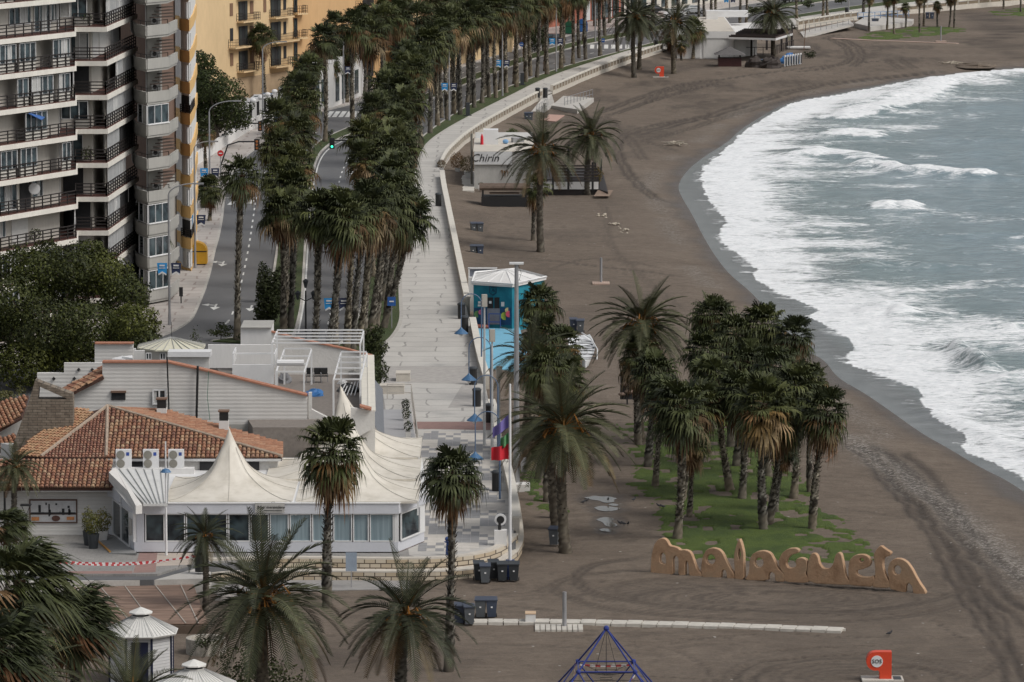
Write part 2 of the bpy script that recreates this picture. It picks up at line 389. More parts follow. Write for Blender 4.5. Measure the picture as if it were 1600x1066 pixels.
# bits of litter and shell
v2 = N(nt, 'ShaderNodeTexVoronoi'); v2.inputs['Scale'].default_value = .55; nt.links.new(wp, v2.inputs['Vector'])
c = mix(nt, math_(nt, 'LESS_THAN', v2.outputs['Distance'], .045), c, (.35, .33, .3))
nt.links.new(c, b.inputs['Base Color'])
rr = ramp(nt, at('wet'), [(0, (.95, .95, .95)), (1, (.38, .38, .38))]); nt.links.new(rr, b.inputs['Roughness'])
hh = math_(nt, 'ADD', n2.outputs[0], math_(nt, 'MULTIPLY', n3.outputs[0], .3))
bump(nt, b, hh, .8, .22)
fc = (lambda nx, ny: (lambda bb: np.stack([bb, bb + 1, bb + nx + 1, bb + nx], 1))((np.arange(ny - 1)[:, None] * nx + np.arange(nx - 1)[None, :]).ravel()))(len(xs), len(ys))
beach = npmesh('beach', np.stack([X, Y, Z], 1), fc, msand, {'track': tr, 'pebble': np.clip(peb, 0, 1), 'wet': wet})
tag(beach, kind='structure')

# ---- sea ----
xs = axis(-3000, 3000, np.arange(14, 98, .3)); ys = np.array(rows(238, 900, 1.7))
ys = np.concatenate([[-200, 0, 150, 215], ys, [930, 1000, 1200, 2000, 4000, 7500]])
X, Y = np.meshgrid(xs, ys); X = X.ravel(); Y = Y.ravel()
sd_, arc = sdist(X, Y, shoreL); off = -sd_
fd, _ = sdist(X, Y, foamL); fo = -fd + (fbm(X, Y, 3, 3) - .5) * .8
deep = sstep(1, 9, off)
Z = SEAZ + deep * ((fbm(X * .8, Y * .45, 5, 4) - .5) * .55 + (fbm(X, Y, 1.4, 3) - .5) * .22)
dens = np.clip(.96 - .34 * sstep(3, 9, fo) - .10 * sstep(8, 16, fo) - .20 * sstep(14, 30, fo), 0, 1.05)
dens += (fbm(X * .45, Y * .5, 3.6, 4) - .5) * .95 * sstep(.8, 4, fo)

CREST = [  # breaking crests: points, height, half width, foam
 ([(1352,262),(1372,257),(1395,266),(1430,270),(1480,272),(1560,277)], .75, 2.2, 1.0),
 ([(1380,330),(1402,320),(1426,330)], .75, 2.4, 1.0), ([(1266,246),(1290,234),(1322,246)], .6, 3, 1.0),
 ([(1312,214),(1335,204),(1356,216)], .6, 3, 1.0), ([(1335,250),(1352,246),(1372,252)], .4, 2.4, .9),
 ([(1310,188),(1345,176),(1395,166),(1445,148),(1480,128)], .5, 3.2, 1.0), ([(1340,172),(1400,178),(1425,176)], .35, 3, .7),
 ([(1330,170),(1395,148),(1440,132),(1500,120),(1600,112)], .4, 3.5, .8),
 ([(1368,490),(1392,482),(1420,495)], .5, 2.0, 1.0), ([(1488,545),(1505,556),(1528,572),(1548,585)], .9, 1.0, .15),
 ([(1565,600),(1600,590),(1640,600)], .6, 1.4, .25), ([(1540,508),(1580,515),(1620,512)], .5, 1.4, .2),
 ([(1340,420),(1400,412),(1480,420),(1560,412)], .35, 1.6, .55), ([(1400,355),(1470,372),(1560,368),(1640,375)], .35, 1.8, .5),
 ([(1440,640),(1500,660),(1560,690),(1640,720)], .25, 1.2, .7),
 ([(1455,215),(1520,222),(1600,220)], .3, 2.2, .12), ([(1500,240),(1560,238)], .35, 2.0, .1), ([(1510,170),(1570,165)], .3, 2.5, .12)]
for P, h, wd, fm in CREST:
    L = smoothline(GL(P, SEAZ), 2)
    q = np.where((X > L[:, 0].min() - 9) & (X < L[:, 0].max() + 9) & (Y > L[:, 1].min() - 14) & (Y < L[:, 1].max() + 14))[0]
    d, a = sdist(X[q], Y[q], L); d = np.abs(d) + (vnoise(X[q], Y[q], 1.6) - .5) * wd * .6
    e = np.exp(-(d / wd) ** 2) * np.clip(np.minimum(a, a.max() - a) / 2 + .35, 0, 1)
    Z[q] += e * h * (.7 + .6 * vnoise(X[q], Y[q], 2.3)); dens[q] = np.maximum(dens[q], fm * sstep(.1, .75, e) * .98)
dens = dens * sstep(-.15, .2, fo); dens = np.maximum(dens, .60 * sstep(.42, .62, fbm(X * .5, Y * .5, 2.2, 3)) * (fo <= .2) * sstep(-3.2, -.4, fo) * (off > .3))
Z = np.where(off < 1.0, SEAZ + .015 * np.clip(off, -1, 1), Z)
msea, nt, b = newmat('sea_water')
at = lambda k: N(nt, 'ShaderNodeAttribute', attribute_name=k).outputs['Fac']
p1 = worldpos(nt, (.5, .8, 1), (0, 0, .25)); p2 = worldpos(nt, (.8, 1, 1), (0, 0, .5)); pf = worldpos(nt, (.42, .8, 1), (0, 0, .3))
a1 = noise(nt, p1, .9, 7, .68); a2 = noise(nt, p2, 2.2, 5, .6)
off_ = at('offshore')
bc = ramp(nt, off_, [(0, (.060, .048, .040)), (.07, (.10, .09, .085)), (.16, (.20, .225, .225)), (.4, (.17, .235, .24)), (.8, (.20, .27, .30)), (1, (.185, .26, .295))])
bc = mix(nt, math_(nt, 'MULTIPLY', off_, 2.0, True) if False else .3, bc, ramp(nt, a1.outputs[0], [(.35, (.07, .115, .125)), (.65, (.42, .47, .49))]))
fn = noise(nt, pf, .75, 9, .72); fn.inputs['Distortion'].default_value = 1.1
fn2 = noise(nt, pf, 3.4, 5, .7); 
fsum = math_(nt, 'ADD', math_(nt, 'MULTIPLY', fn.outputs[0], .7), math_(nt, 'MULTIPLY', fn2.outputs[0], .3))
den = at('foam')
th = math_(nt, 'SUBTRACT', .735, math_(nt, 'MULTIPLY', den, .42))
fm = math_(nt, 'MULTIPLY', math_(nt, 'SUBTRACT', fsum, th), 7.0, True)
fm = math_(nt, 'MULTIPLY', fm, math_(nt, 'GREATER_THAN', den, .03))
sh = N(nt, 'ShaderNodeBsdfDiffuse'); nt.links.new(ramp(nt, fn2.outputs[0], [(.3, (.56, .59, .61)), (.6, (.86, .87, .88))]), sh.inputs[0])
nt.links.new(bc, b.inputs['Base Color'])
b.inputs['Roughness'].default_value = .16; b.inputs['IOR'].default_value = 1.33
rip = math_(nt, 'ADD', math_(nt, 'MULTIPLY', a1.outputs[0], 1.0), math_(nt, 'MULTIPLY', a2.outputs[0], .35))
bn = N(nt, 'ShaderNodeBump'); nt.links.new(rip, bn.inputs['Height']); bn.inputs['Distance'].default_value = .35
nt.links.new(ramp(nt, off_, [(0.0, (.04, .04, .04)), (.1, (.5, .5, .5)), (.3, (.9, .9, .9))]), bn.inputs['Strength'])
nt.links.new(bn.outputs[0], b.inputs['Normal'])
bf = N(nt, 'ShaderNodeBump'); nt.links.new(fsum, bf.inputs['Height']); bf.inputs['Distance'].default_value = .4; bf.inputs['Strength'].default_value = .8; nt.links.new(bf.outputs[0], sh.inputs['Normal'])
mx = N(nt, 'ShaderNodeMixShader'); nt.links.new(fm, mx.inputs[0]); nt.links.new(b.outputs[0], mx.inputs[1]); nt.links.new(sh.outputs[0], mx.inputs[2])
nt.links.new(mx.outputs[0], nt.nodes['Material Output'].inputs[0])
bidx = (np.arange(len(ys) - 1)[:, None] * len(xs) + np.arange(len(xs) - 1)[None, :]).ravel(); nx = len(xs)
fc = np.stack([bidx, bidx + 1, bidx + nx + 1, bidx + nx], 1); fc = fc[off[fc].max(1) > -.6]
sea = npmesh('sea', np.stack([X, Y, Z], 1), fc, msea, {'foam': np.clip(dens, 0, 1.05), 'offshore': np.clip(off / 30, 0, 1)})
tag(sea, kind='structure')

# ---- puddles ----
def puddle(pts):
    L = smoothline(GL(pts + [pts[0]], .0), 1)
    mb = MB(); mb.add([(p[0], p[1], -.008) for p in L[::-1]], [tuple(range(len(L)))]); return mb
mp, nt, b = newmat('puddle_water'); b.inputs['Base Color'].default_value = (.10, .085, .07, 1); b.inputs['Roughness'].default_value = .03
for pts in PUD:
    tag(puddle(pts).build('puddle', mp), kind='structure')

# ---- town sheet, pavements, verges ----
TZ = .88
EDGE = [(806,850),(806,815),(797,760),(785,715),(775,680),(766,640),(760,610),(748,570),(740,530),(731,490),(722,450),(712,400),(704,360),(697,325),(691,295),(689,275),(693,258),(706,238),(728,218),(755,200),(790,180),(830,158),(850,148),(870,140),(910,122),(950,106),(1000,88),(1040,76),(1110,62),(1180,50),(1246,40),(1320,28),(1412,17),(1500,8),(1600,0),(1700,-8),(2000,-30)]
PL = [(596,540),(615,525),(628,500),(626,470),(625,440),(628,400),(635,350),(642,310),(650,270),(655,245),(668,222),(700,200),(735,181),(770,163),(805,146),(840,128),(880,112),(920,99),(960,86),(990,77),(1020,72),(1060,62),(1100,52),(1180,38),(1250,27),(1320,17),(1412,5),(1500,-5),(1700,-22),(2000,-44)]
KR = [(-300,690),(0,650),(200,628),(350,605),(450,580),(500,560),(535,535),(556,505),(568,470),(578,430),(588,380),(597,340),(607,300),(620,262),(640,230),(672,203),(705,180),(740,160),(775,143),(832,121),(880,104),(930,90),(984,76),(1040,61),(1100,48),(1180,33),(1250,22),(1320,11),(1412,-1),(1500,-12),(1700,-30),(2000,-52)]
MR = [(380,535),(430,535),(458,528),(466,500),(472,470),(474,430),(477,380),(480,330),(486,280),(496,242),(512,226),(531,215),(559,205),(600,186),(650,164),(705,140),(760,118),(830,92),(900,72),(960,60),(1040,45),(1100,33),(1244,8),(1400,-14)]
ML = [(330,532),(380,525),(405,514),(412,497),(418,480),(424,450),(430,410),(436,370),(443,330),(452,290),(465,262),(480,240),(500,218),(529,205),(570,188),(620,168),(690,135),(760,108),(830,83),(900,64),(960,53),(1040,38),(1100,27),(1244,2),(1400,-20)]
SA = [(-300,600),(0,574),(100,562),(200,545),(262,520),(285,508),(300,497),(312,470),(322,445),(330,415),(335,390),(341,370),(347,340),(350,305),(357,288),(366,262),(380,247),(396,233),(419,220),(437,213),(477,196),(497,187)]
SB = [(300,168),(480,170),(500,174),(530,167),(563,158),(620,141),(690,114),(760,92),(830,70),(900,52),(960,42),(1040,27),(1100,17),(1244,-6),(1400,-27)]
def xy(P): return [(p.x, p.y) for p in P]
m_asphalt, nt, b = newmat('asphalt')
wp = worldpos(nt, (1, .35, 1)); n1 = noise(nt, wp, .25, 5); n2 = noise(nt, worldpos(nt), 30, 2)
c = ramp(nt, n1.outputs[0], [(.3, (.082, .083, .087)), (.5, (.108, .109, .114)), (.7, (.135, .136, .14))])
c = mix(nt, .25, c, ramp(nt, n2.outputs[0], [(.3, (.05, .05, .05)), (.7, (.2, .2, .2))]))
nt.links.new(c, b.inputs['Base Color']); b.inputs['Roughness'].default_value = .75
mb = MB(); poly = xy(GL([(806, 850), (806, 815)] + EDGE[2:], TZ)) + [(260, 3000), (-3000, 3000), (-3000, 100), (-60, 100)] + xy(GL([(-300, 908), (240, 906), (302, 889), (480, 872), (690, 873), (750, 866), (785, 856)], TZ))
mb.prism(poly, -1.2, TZ); tag(mb.build('street', m_asphalt), kind='structure')

# paving materials
def paver(name, c1, c2, sx, sy, mortar, wave=0, dirt=.3, mw=.02):
    m, nt, b = newmat(name)
    p = worldpos(nt, (1, 1, 1))
    br = N(nt, 'ShaderNodeTexBrick'); br.inputs['Scale'].default_value = 1; br.inputs['Brick Width'].default_value = sx; br.inputs['Row Height'].default_value = sy
    br.inputs['Mortar Size'].default_value = mw; br.inputs['Color1'].default_value = (*c1, 1); br.inputs['Color2'].default_value = (*c2, 1); br.inputs['Mortar'].default_value = (*mortar, 1)
    if wave:
        nn = noise(nt, worldpos(nt, (1, .3, 1)), .7, 2); ad = N(nt, 'ShaderNodeVectorMath'); ad.operation = 'ADD'; sc = N(nt, 'ShaderNodeVectorMath'); sc.operation = 'SCALE'; sc.inputs['Scale'].default_value = wave
        nt.links.new(nn.outputs['Color'], sc.inputs[0]); nt.links.new(p, ad.inputs[0]); nt.links.new(sc.outputs[0], ad.inputs[1]); p = ad.outputs[0]
    nt.links.new(p, br.inputs['Vector'])
    n1 = noise(nt, worldpos(nt, (1, .7, 1)), .35, 6, .65); n2 = noise(nt, worldpos(nt), 6, 3)
    c = mix(nt, dirt, br.outputs[0], ramp(nt, n1.outputs[0], [(.3, tuple(x * .5 for x in c1)), (.65, c2)]))
    c = mix(nt, .15, c, ramp(nt, n2.outputs[0], [(.3, (.2, .19, .18)), (.7, (.6, .58, .55))]))
    nt.links.new(c, b.inputs['Base Color']); b.inputs['Roughness'].default_value = .7
    return m
m_prom = paver('promenade_paving', (.47, .45, .42), (.54, .52, .485), 5.0, 3.0, (.19, .18, .17), 1.6, .3, .085)
m_pave = paver('pavement_paving', (.40, .36, .33), (.47, .43, .40), 2.4, 2.2, (.19, .13, .11), 1.0, .4, .09)
m_kerb = M('kerb_stone', (.42, .40, .37), .8, .25, 2)
m_grassv, nt, b = newmat('verge_grass')
n1 = noise(nt, worldpos(nt, (1, .4, 1)), .5, 6, .7); n2 = noise(nt, worldpos(nt), 7, 4, .7)
c = ramp(nt, n1.outputs[0], [(.3, (.11, .085, .055)), (.42, (.055, .065, .022)), (.55, (.030, .052, .012)), (.72, (.052, .085, .018))])
c = mix(nt, .5, c, ramp(nt, n2.outputs[0], [(.3, (.015, .028, .008)), (.7, (.085, .115, .03))])); nt.links.new(c, b.inputs['Base Color']); b.inputs['Roughness'].default_value = .9
bump(nt, b, n2.outputs[0], 1, .15)
def strip(name, A, B, z0, z1, mat, kind='structure'):
    """raised sheet between two edge lines"""
    mb = MB(); a = xy(A); b_ = xy(B)[::-1]; mb.prism(a + b_, z0, z1); return tag(mb.build(name, mat), kind=kind)
Z1 = 1.0
prom = GL(EDGE[2:], Z1)
strip('promenade', GL([(640,870),(690,872),(750,865),(785,852),(802,833),(804,815)], Z1) + prom, GL([(596, 600)] + PL, Z1), .8, Z1, m_prom)
EDG2 = GL([(560,575)]+KR[7:], Z1)
mb = MB(); A = GL(PL, Z1); K = GL(KR[5:], Z1)
mb.prism(xy(A) + xy(K)[::-1] + xy(GL([(470,600),(596,600)], Z1)), .8, .99); tag(mb.build('grass_verge', m_grassv), kind='structure')
mb = MB(); mb.prism(xy(GL(ML, Z1)) + xy(GL(MR, Z1))[::-1], .8, .99); tag(mb.build('median_verge', m_grassv), kind='structure')
mb = MB(); mb.prism(xy(GL(SA, Z1)) + xy(GL([(450,178),(300,180),(-2500,180),(-2500,600)], Z1)), .8, Z1); tag(mb.build('pavement', m_pave), kind='structure')
mb = MB(); mb.prism(xy(GL(SB, Z1)) + xy(GL([(1400,-200),(-1500,-200),(-1500,168)], Z1)), .8, Z1); tag(mb.build('pavement', m_pave), kind='structure')
mb = MB(); mb.prism(xy(GL([(-300,700),(0,660),(200,636),(350,612),(450,590),(596,600)]+[(640,870),(480,868),(300,880),(246,897),(-300,899)], Z1)), .8, .998)
m_plaza = paver('plaza_paving', (.23, .22, .21), (.27, .26, .245), .6, .6, (.15, .14, .13), 0, .5)
tag(mb.build('plaza', m_plaza), kind='structure')
def ribbon(name, L, w, z0, z1, mat, offset=0):
    L = smoothline(L, 2); mb = MB(); n = len(L); pts = []
    for i in range(n):
        d = L[min(i + 1, n - 1)] - L[max(i - 1, 0)]; d = d / (np.linalg.norm(d) + 1e-9); nn = np.array((-d[1], d[0]))
        pts.append((L[i] + nn * (offset - w / 2), L[i] + nn * (offset + w / 2)))
    vs = []
    for a, b_ in pts: vs += [(a[0], a[1], z0), (b_[0], b_[1], z0), (b_[0], b_[1], z1), (a[0], a[1], z1)]
    fs = [(3, 2, 1, 0), tuple(len(vs) - 4 + k for k in range(4))]
    for i in range(n - 1):
        for k in range(4): fs.append((i * 4 + k, i * 4 + (k + 1) % 4, (i + 1) * 4 + (k + 1) % 4, (i + 1) * 4 + k))
    mb.add(vs, fs); return mb.build(name, mat)
for L in (KR, MR, ML, SA, SB): tag(ribbon('kerb', GL(L, Z1), .22, .8, 1.012, m_kerb), kind='structure')
tag(ribbon('kerb', GL(PL, Z1), .3, .8, 1.02, m_kerb), kind='structure')
# road paint
m_paint = M('road_paint', (.62, .62, .60), .7, .3, 3)
mb = MB()
def dash(P, z=TZ + .005, on=2.2, gap=3.6, w=.14):
    L = smoothline(GL(P, z), 2); 
    seg = np.linalg.norm(np.diff(L, axis=0), axis=1); cum = np.concatenate([[0], np.cumsum(seg)]); t = 0
    while t + on < cum[-1]:
        a = [np.interp(t, cum, L[:, k]) for k in (0, 1)]; b_ = [np.interp(t + on, cum, L[:, k]) for k in (0, 1)]
        mb.seg(a, b_, w, z - .004, z); t += on + gap
def line(P, w=.14, z=TZ + .005):
    L = smoothline(GL(P, z), 2)
    for a, b_ in zip(L, L[1:]): mb.seg(a, b_, w, z - .004, z)
dash([(355,505),(365,488),(378,440),(390,380),(397,330),(403,290),(418,262),(440,238),(470,218),(498,205)])
dash([(330,520),(350,510),(362,494)])
line([(408,512),(420,470),(433,400),(446,330),(462,280)], .12); line([(462,262),(490,236),(525,213)], .12)
dash([(510,520),(520,470),(524,430),(523,380),(525,320),(530,280),(540,255),(550,240),(575,222),(610,202),(660,178),(720,152),(780,128),(850,104),(900,89),(960,75)], on=2)
line([(466,520),(476,470),(480,400),(484,330),(490,285),(500,247),(518,228),(560,210)], .14)
dash([(560,190),(620,160),(700,122),(800,85),(900,60),(960,48)], on=2)
def zebra(cx, cy, n, dxp, ln, w=.5):
    for i in range(n):
        p = G(cx + i * dxp, cy, TZ + .006); mb.seg((p.x, p.y), (p.x + .2, p.y + ln), w, TZ + .001, TZ + .006)
zebra(359,320,1,0,3.4,.5); zebra(374,319,1,0,3.4,.5); zebra(389,318,1,0,3.4,.5)
zebra(512,183,5,10,9,.55); zebra(925,76,8,11,9,.6)
line([(352,309),(400,309)], .3)
def arrow(px, py, turn=0):
    p = G(px, py, TZ); z = TZ + .007
    mb.seg((p.x, p.y + 4), (p.x, p.y + 1.6), .16, z - .004, z)
    mb.slab([(p.x - .42, p.y + 1.8, z), (p.x + .42, p.y + 1.8, z), (p.x, p.y - .2, z)][::-1], .004)
    if turn:
        mb.seg((p.x, p.y + 3), (p.x - .6, p.y + 3.4), .3, z - .004, z); mb.slab([(p.x - .6, p.y + 4.2, z), (p.x - .6, p.y + 2.6, z), (p.x - 1.2, p.y + 3.4, z)], .004)
arrow(334, 484, 1); arrow(390, 486); arrow(346, 416, 1); arrow(550, 273, 0)
tag(mb.build('road_markings', m_paint), kind='structure')
# red paving bands and the chequered terrace
m_redp = M('red_paving', (.27, .17, .15), .8, .2, 2); m_lightp = M('pale_paving', (.50, .47, .43), .8, .18, 1.5); m_greyp = M('grey_paving', (.25, .25, .255), .8, .2, 1.5)
mb = MB(); mb.slab(GL([(648,670),(766,672),(769,659),(646,659)], 1.006), .005); tag(mb.build('red_paving_band', m_redp), kind='structure')
mb = MB(); mb.slab(GL([(700,637),(745,637),(742,602),(722,602)], 1.006), .005); mb.slab(GL([(600,597),(742,600),(735,572),(600,572)], 1.0055), .004); tag(mb.build('grey_paving_band', M('worn_grey_paving', (.36, .34, .32), .8, .25, 2)), kind='structure')
mb1 = MB(); mb2 = MB()
P0 = G(652, 866, 1.0)
def inplaza(x, y):
    px = x / (y * ct + (CH - 1) * st) * F_ + 800; d = (CH - 1) * ct - y * st; py = 533 + F_ * d / (y * ct + (CH - 1) * st)
    lo = 655 if py < 800 else 650
    hi = np.interp(py, [672, 690, 715, 760, 815, 840, 852, 862], [772, 776, 783, 794, 801, 792, 775, 745])
    return lo + 2 < px < hi - 7 and 673 < py < 866
for i in range(0, 60):
    for j in range(0, 70):
        x = P0.x + i * .5 - 4; y = P0.y - 2 + j * 1.0
        if not inplaza(x, y) or not inplaza(x + .5, y + 1) or not inplaza(x+.5,y): continue
        blk = ((i // 3) + (j // 3)) % 3
        if blk == 0: mb2.box(x + .25, y + .5, 1.0065, .49, .98, .005)
        elif blk == 1 and (i + j) % 2: mb2.box(x + .25, y + .5, 1.0065, .49, .98, .005)
        else: mb1.box(x + .25, y + .5, 1.0065, .49, .98, .005)
tag(mb1.build('pale_paving_squares', m_lightp), kind='structure'); tag(mb2.build('grey_paving_squares', m_greyp), kind='structure')

# ---- beach lawns ----
m_lawn, nt, b = newmat('lawn_grass')
n1 = noise(nt, worldpos(nt, (1, .5, 1)), .35, 6, .7); n2 = noise(nt, worldpos(nt), 9, 4, .7)
c = ramp(nt, n1.outputs[0], [(.3, (.022, .042, .005)), (.42, (.052, .096, .008)), (.52, (.100, .150, .014)), (.62, (.062, .110, .010)), (.75, (.14, .13, .04))])
c = mix(nt, .45, c, ramp(nt, n2.outputs[0], [(.3, (.012, .022, .004)), (.7, (.10, .14, .03))])); nt.links.new(c, b.inputs['Base Color']); b.inputs['Roughness'].default_value = .95
bump(nt, b, n2.outputs[0], 1, .2)
def lawn(pts, thr=.52, res=.15, ext=.9):
    L = smoothline(GL(pts + [pts[0]]), 2)
    x = np.arange(L[:, 0].min() - 1, L[:, 0].max() + 1, res); y = np.arange(L[:, 1].min() - 2, L[:, 1].max() + 2, res * 2)
    X, Y = np.meshgrid(x, y); sh_ = X.shape; X = X.ravel(); Y = Y.ravel()
    d, _ = sdist(X, Y, L); A = 0.5 * np.sum(L[:-1, 0] * L[1:, 1] - L[1:, 0] * L[:-1, 1]); d = d * np.sign(A)
    nse = fbm(X, Y * .5, 3.2, 4); fine_ = (vnoise(X, Y * .8, .55) - .5) * .8 + (vnoise(X + 9, Y, .28) - .5) * .7; keep = (d + (nse - .5) * 3 + fine_ * 1.6 > 0) & (fbm(X + 40, Y * .5, 5, 3) + fine_ * .16 > .86 - thr)
    keep &= fbm(X + 90, Y * .6, .9, 3) > .30
    Zz = .035 + .05 * fbm(X, Y, .8, 2) + np.clip(d, 0, 3) * .012
    K = keep.reshape(sh_); idx = np.arange(X.size).reshape(sh_)
    q = K[:-1, :-1] & K[1:, :-1] & K[:-1, 1:] & K[1:, 1:]
    a = idx[:-1, :-1][q]; nx = sh_[1]; fc = np.stack([a, a + 1, a + nx + 1, a + nx], 1)
    # skirt: the sheet dips at its rim
    cnt = np.zeros(X.size); np.add.at(cnt, fc.ravel(), 1); Zz = np.where(cnt < 4, -.02, Zz)
    u, inv = np.unique(fc, return_inverse=True)
    o = npmesh('grass', np.stack([X, Y, Zz], 1)[u], inv.reshape(fc.shape), m_lawn, {})
    return tag(o, kind='stuff')
tag(lawn([(978,662),(1060,650),(1190,655),(1240,700),(1255,760),(1300,800),(1372,850),(1385,872),(1330,880),(1150,876),(1040,868),(1016,822),(1000,770),(982,715)], .70), 'green lawn with bare sandy patches under the beach palm grove', 'grass')
tag(lawn([(1328,58),(1370,47),(1440,40),(1530,45),(1500,53),(1400,63),(1350,62)], .8, .5), 'oval lawn around far row of slim beach palms', 'grass')
tag(lawn([(1538,20),(1570,12),(1640,12),(1640,26),(1570,26)], .9, .5), 'bright lawn at the far right end of the beach', 'grass')
tag(lawn([(812,735),(850,730),(870,790),(868,800),(820,795)], .42), 'thin yellowing grass on sand beside the terrace wall', 'grass')
# ================= palms and trees =================
def foliage_mat(name, rough=.65):
    m, nt, b = newmat(name)
    a = N(nt, 'ShaderNodeAttribute', attribute_name='Col')
    n1 = noise(nt, worldpos(nt), 2.5, 3)
    c = mix(nt, .5, a.outputs['Color'], mix(nt, 1, a.outputs['Color'], ramp(nt, n1.outputs[0], [(.3, (.45, .45, .45)), (.7, (1.35, 1.35, 1.25))]), 'MULTIPLY'))
    oi = N(nt, 'ShaderNodeObjectInfo'); c = mix(nt, 1, c, ramp(nt, oi.outputs['Random'], [(0, (.68, .72, .72)), (.5, (1, 1, .95)), (1, (1.2, 1.16, 1.0))]), 'MULTIPLY')
    nt.links.new(c, b.inputs['Base Color']); b.inputs['Roughness'].default_value = rough; b.inputs['Specular IOR Level'].default_value = .3
    return m
m_leaf = foliage_mat('leaf'); m_bark = foliage_mat('bark', .95)
rnd = random.Random(11)
def lerp(a, b, t): return tuple(x + (y - x) * t for x, y in zip(a, b))
GREEN = [(.016, .021, .007), (.032, .041, .012), (.058, .070, .021), (.038, .046, .020), (.105, .115, .045)]
DEAD = [(.15, .07, .028), (.21, .12, .06), (.12, .045, .015), (.30, .21, .13)]
def fan_leaf(mb, o, d, col, size=1.0, droop=.35, nl=17, wind=0.0):
    d = d.normalized(); s = d.cross(Vector((0, 0, 1)))
    s = s.normalized() if s.length > .05 else Vector((1, 0, 0))
    nrm = s.cross(d).normalized()
    pl = rnd.uniform(.75, 1.0) * size; hub = o + d * pl * .8 + Vector((0, 0, -.06 * pl))
    mb.col = lerp(col, (.10, .11, .03), .4)
    w = .025; mb.add([o - s * w, o + s * w, hub + s * w * .7, hub - s * w * .7], [(0, 1, 2, 3)])
    spread = rnd.uniform(1.6, 2.0)
    for k in range(nl):
        a = (k / (nl - 1) - .5) * 2 * spread + rnd.uniform(-.06, .06)
        dr = d * math.cos(a) + s * math.sin(a) + nrm * (.25 * abs(math.sin(a)) - .05)
        L = size * rnd.uniform(.72, .95) * (1 - .25 * abs(a) / spread)
        sw = (s * math.cos(a) - d * math.sin(a)) * .050 * size * rnd.uniform(.8, 1.15)
        tilt = nrm * rnd.uniform(-.035, .035)
        g = Vector((wind, 0, 0)) + Vector((0, 0, -droop * rnd.uniform(.6, 1.6)))
        m1 = hub + dr * L * .42 + g * .05 * L; m2 = hub + dr * L * .78 + g * L * .32; tip = hub + dr * L * .92 + g * L * 1.0
        mb.col = lerp(col, rnd.choice(GREEN), .25) if col[1] > col[0] else col
        mb.add([hub, m1 - sw - tilt, m2 - sw * .8, tip, m2 + sw * .8, m1 + sw + tilt], [(0, 1, 5), (1, 2, 4, 5), (2, 3, 4)])
def fan_crown(seed, n=62, dead=16, droop=.4, wind=.0, low=-.75):
    rnd.seed(seed); mb = MB()
    for i in range(n):
        t = (i + .5) / n
        el = math.asin(max(-1, min(1, 1 - t * (1 - low)))) ; az = i * 2.399 + rnd.uniform(-.3, .3)
        el += rnd.uniform(-.12, .12)
        d = Vector((math.cos(el) * math.cos(az), math.cos(el) * math.sin(az), math.sin(el)))
        d = (d + Vector((wind * .5, 0, 0))).normalized()
        c = lerp(GREEN[rnd.randrange(5)], GREEN[rnd.randrange(5)], rnd.random())
        if t > .6 and rnd.random() < .4: c = lerp(c, rnd.choice(DEAD), rnd.uniform(.3, .9))
        fan_leaf(mb, Vector((0, 0, -.25 * t)) + d * .12, d, c, rnd.uniform(.78, 1.22), droop * (.4 + 1.1 * t), wind=wind)
    sk = MB()
    for i in range(dead):
        az = i * 2.399 + rnd.uniform(-.3, .3); el = rnd.uniform(-1.45, -.95)
        d = Vector((math.cos(el) * math.cos(az), math.cos(el) * math.sin(az), math.sin(el)))
        fan_leaf(sk, Vector((0, 0, -.35)) + d * .1, d, lerp(rnd.choice(DEAD), (.06, .04, .03), rnd.random() * .6), rnd.uniform(.7, 1.05), .9, 10)
    return mb, sk
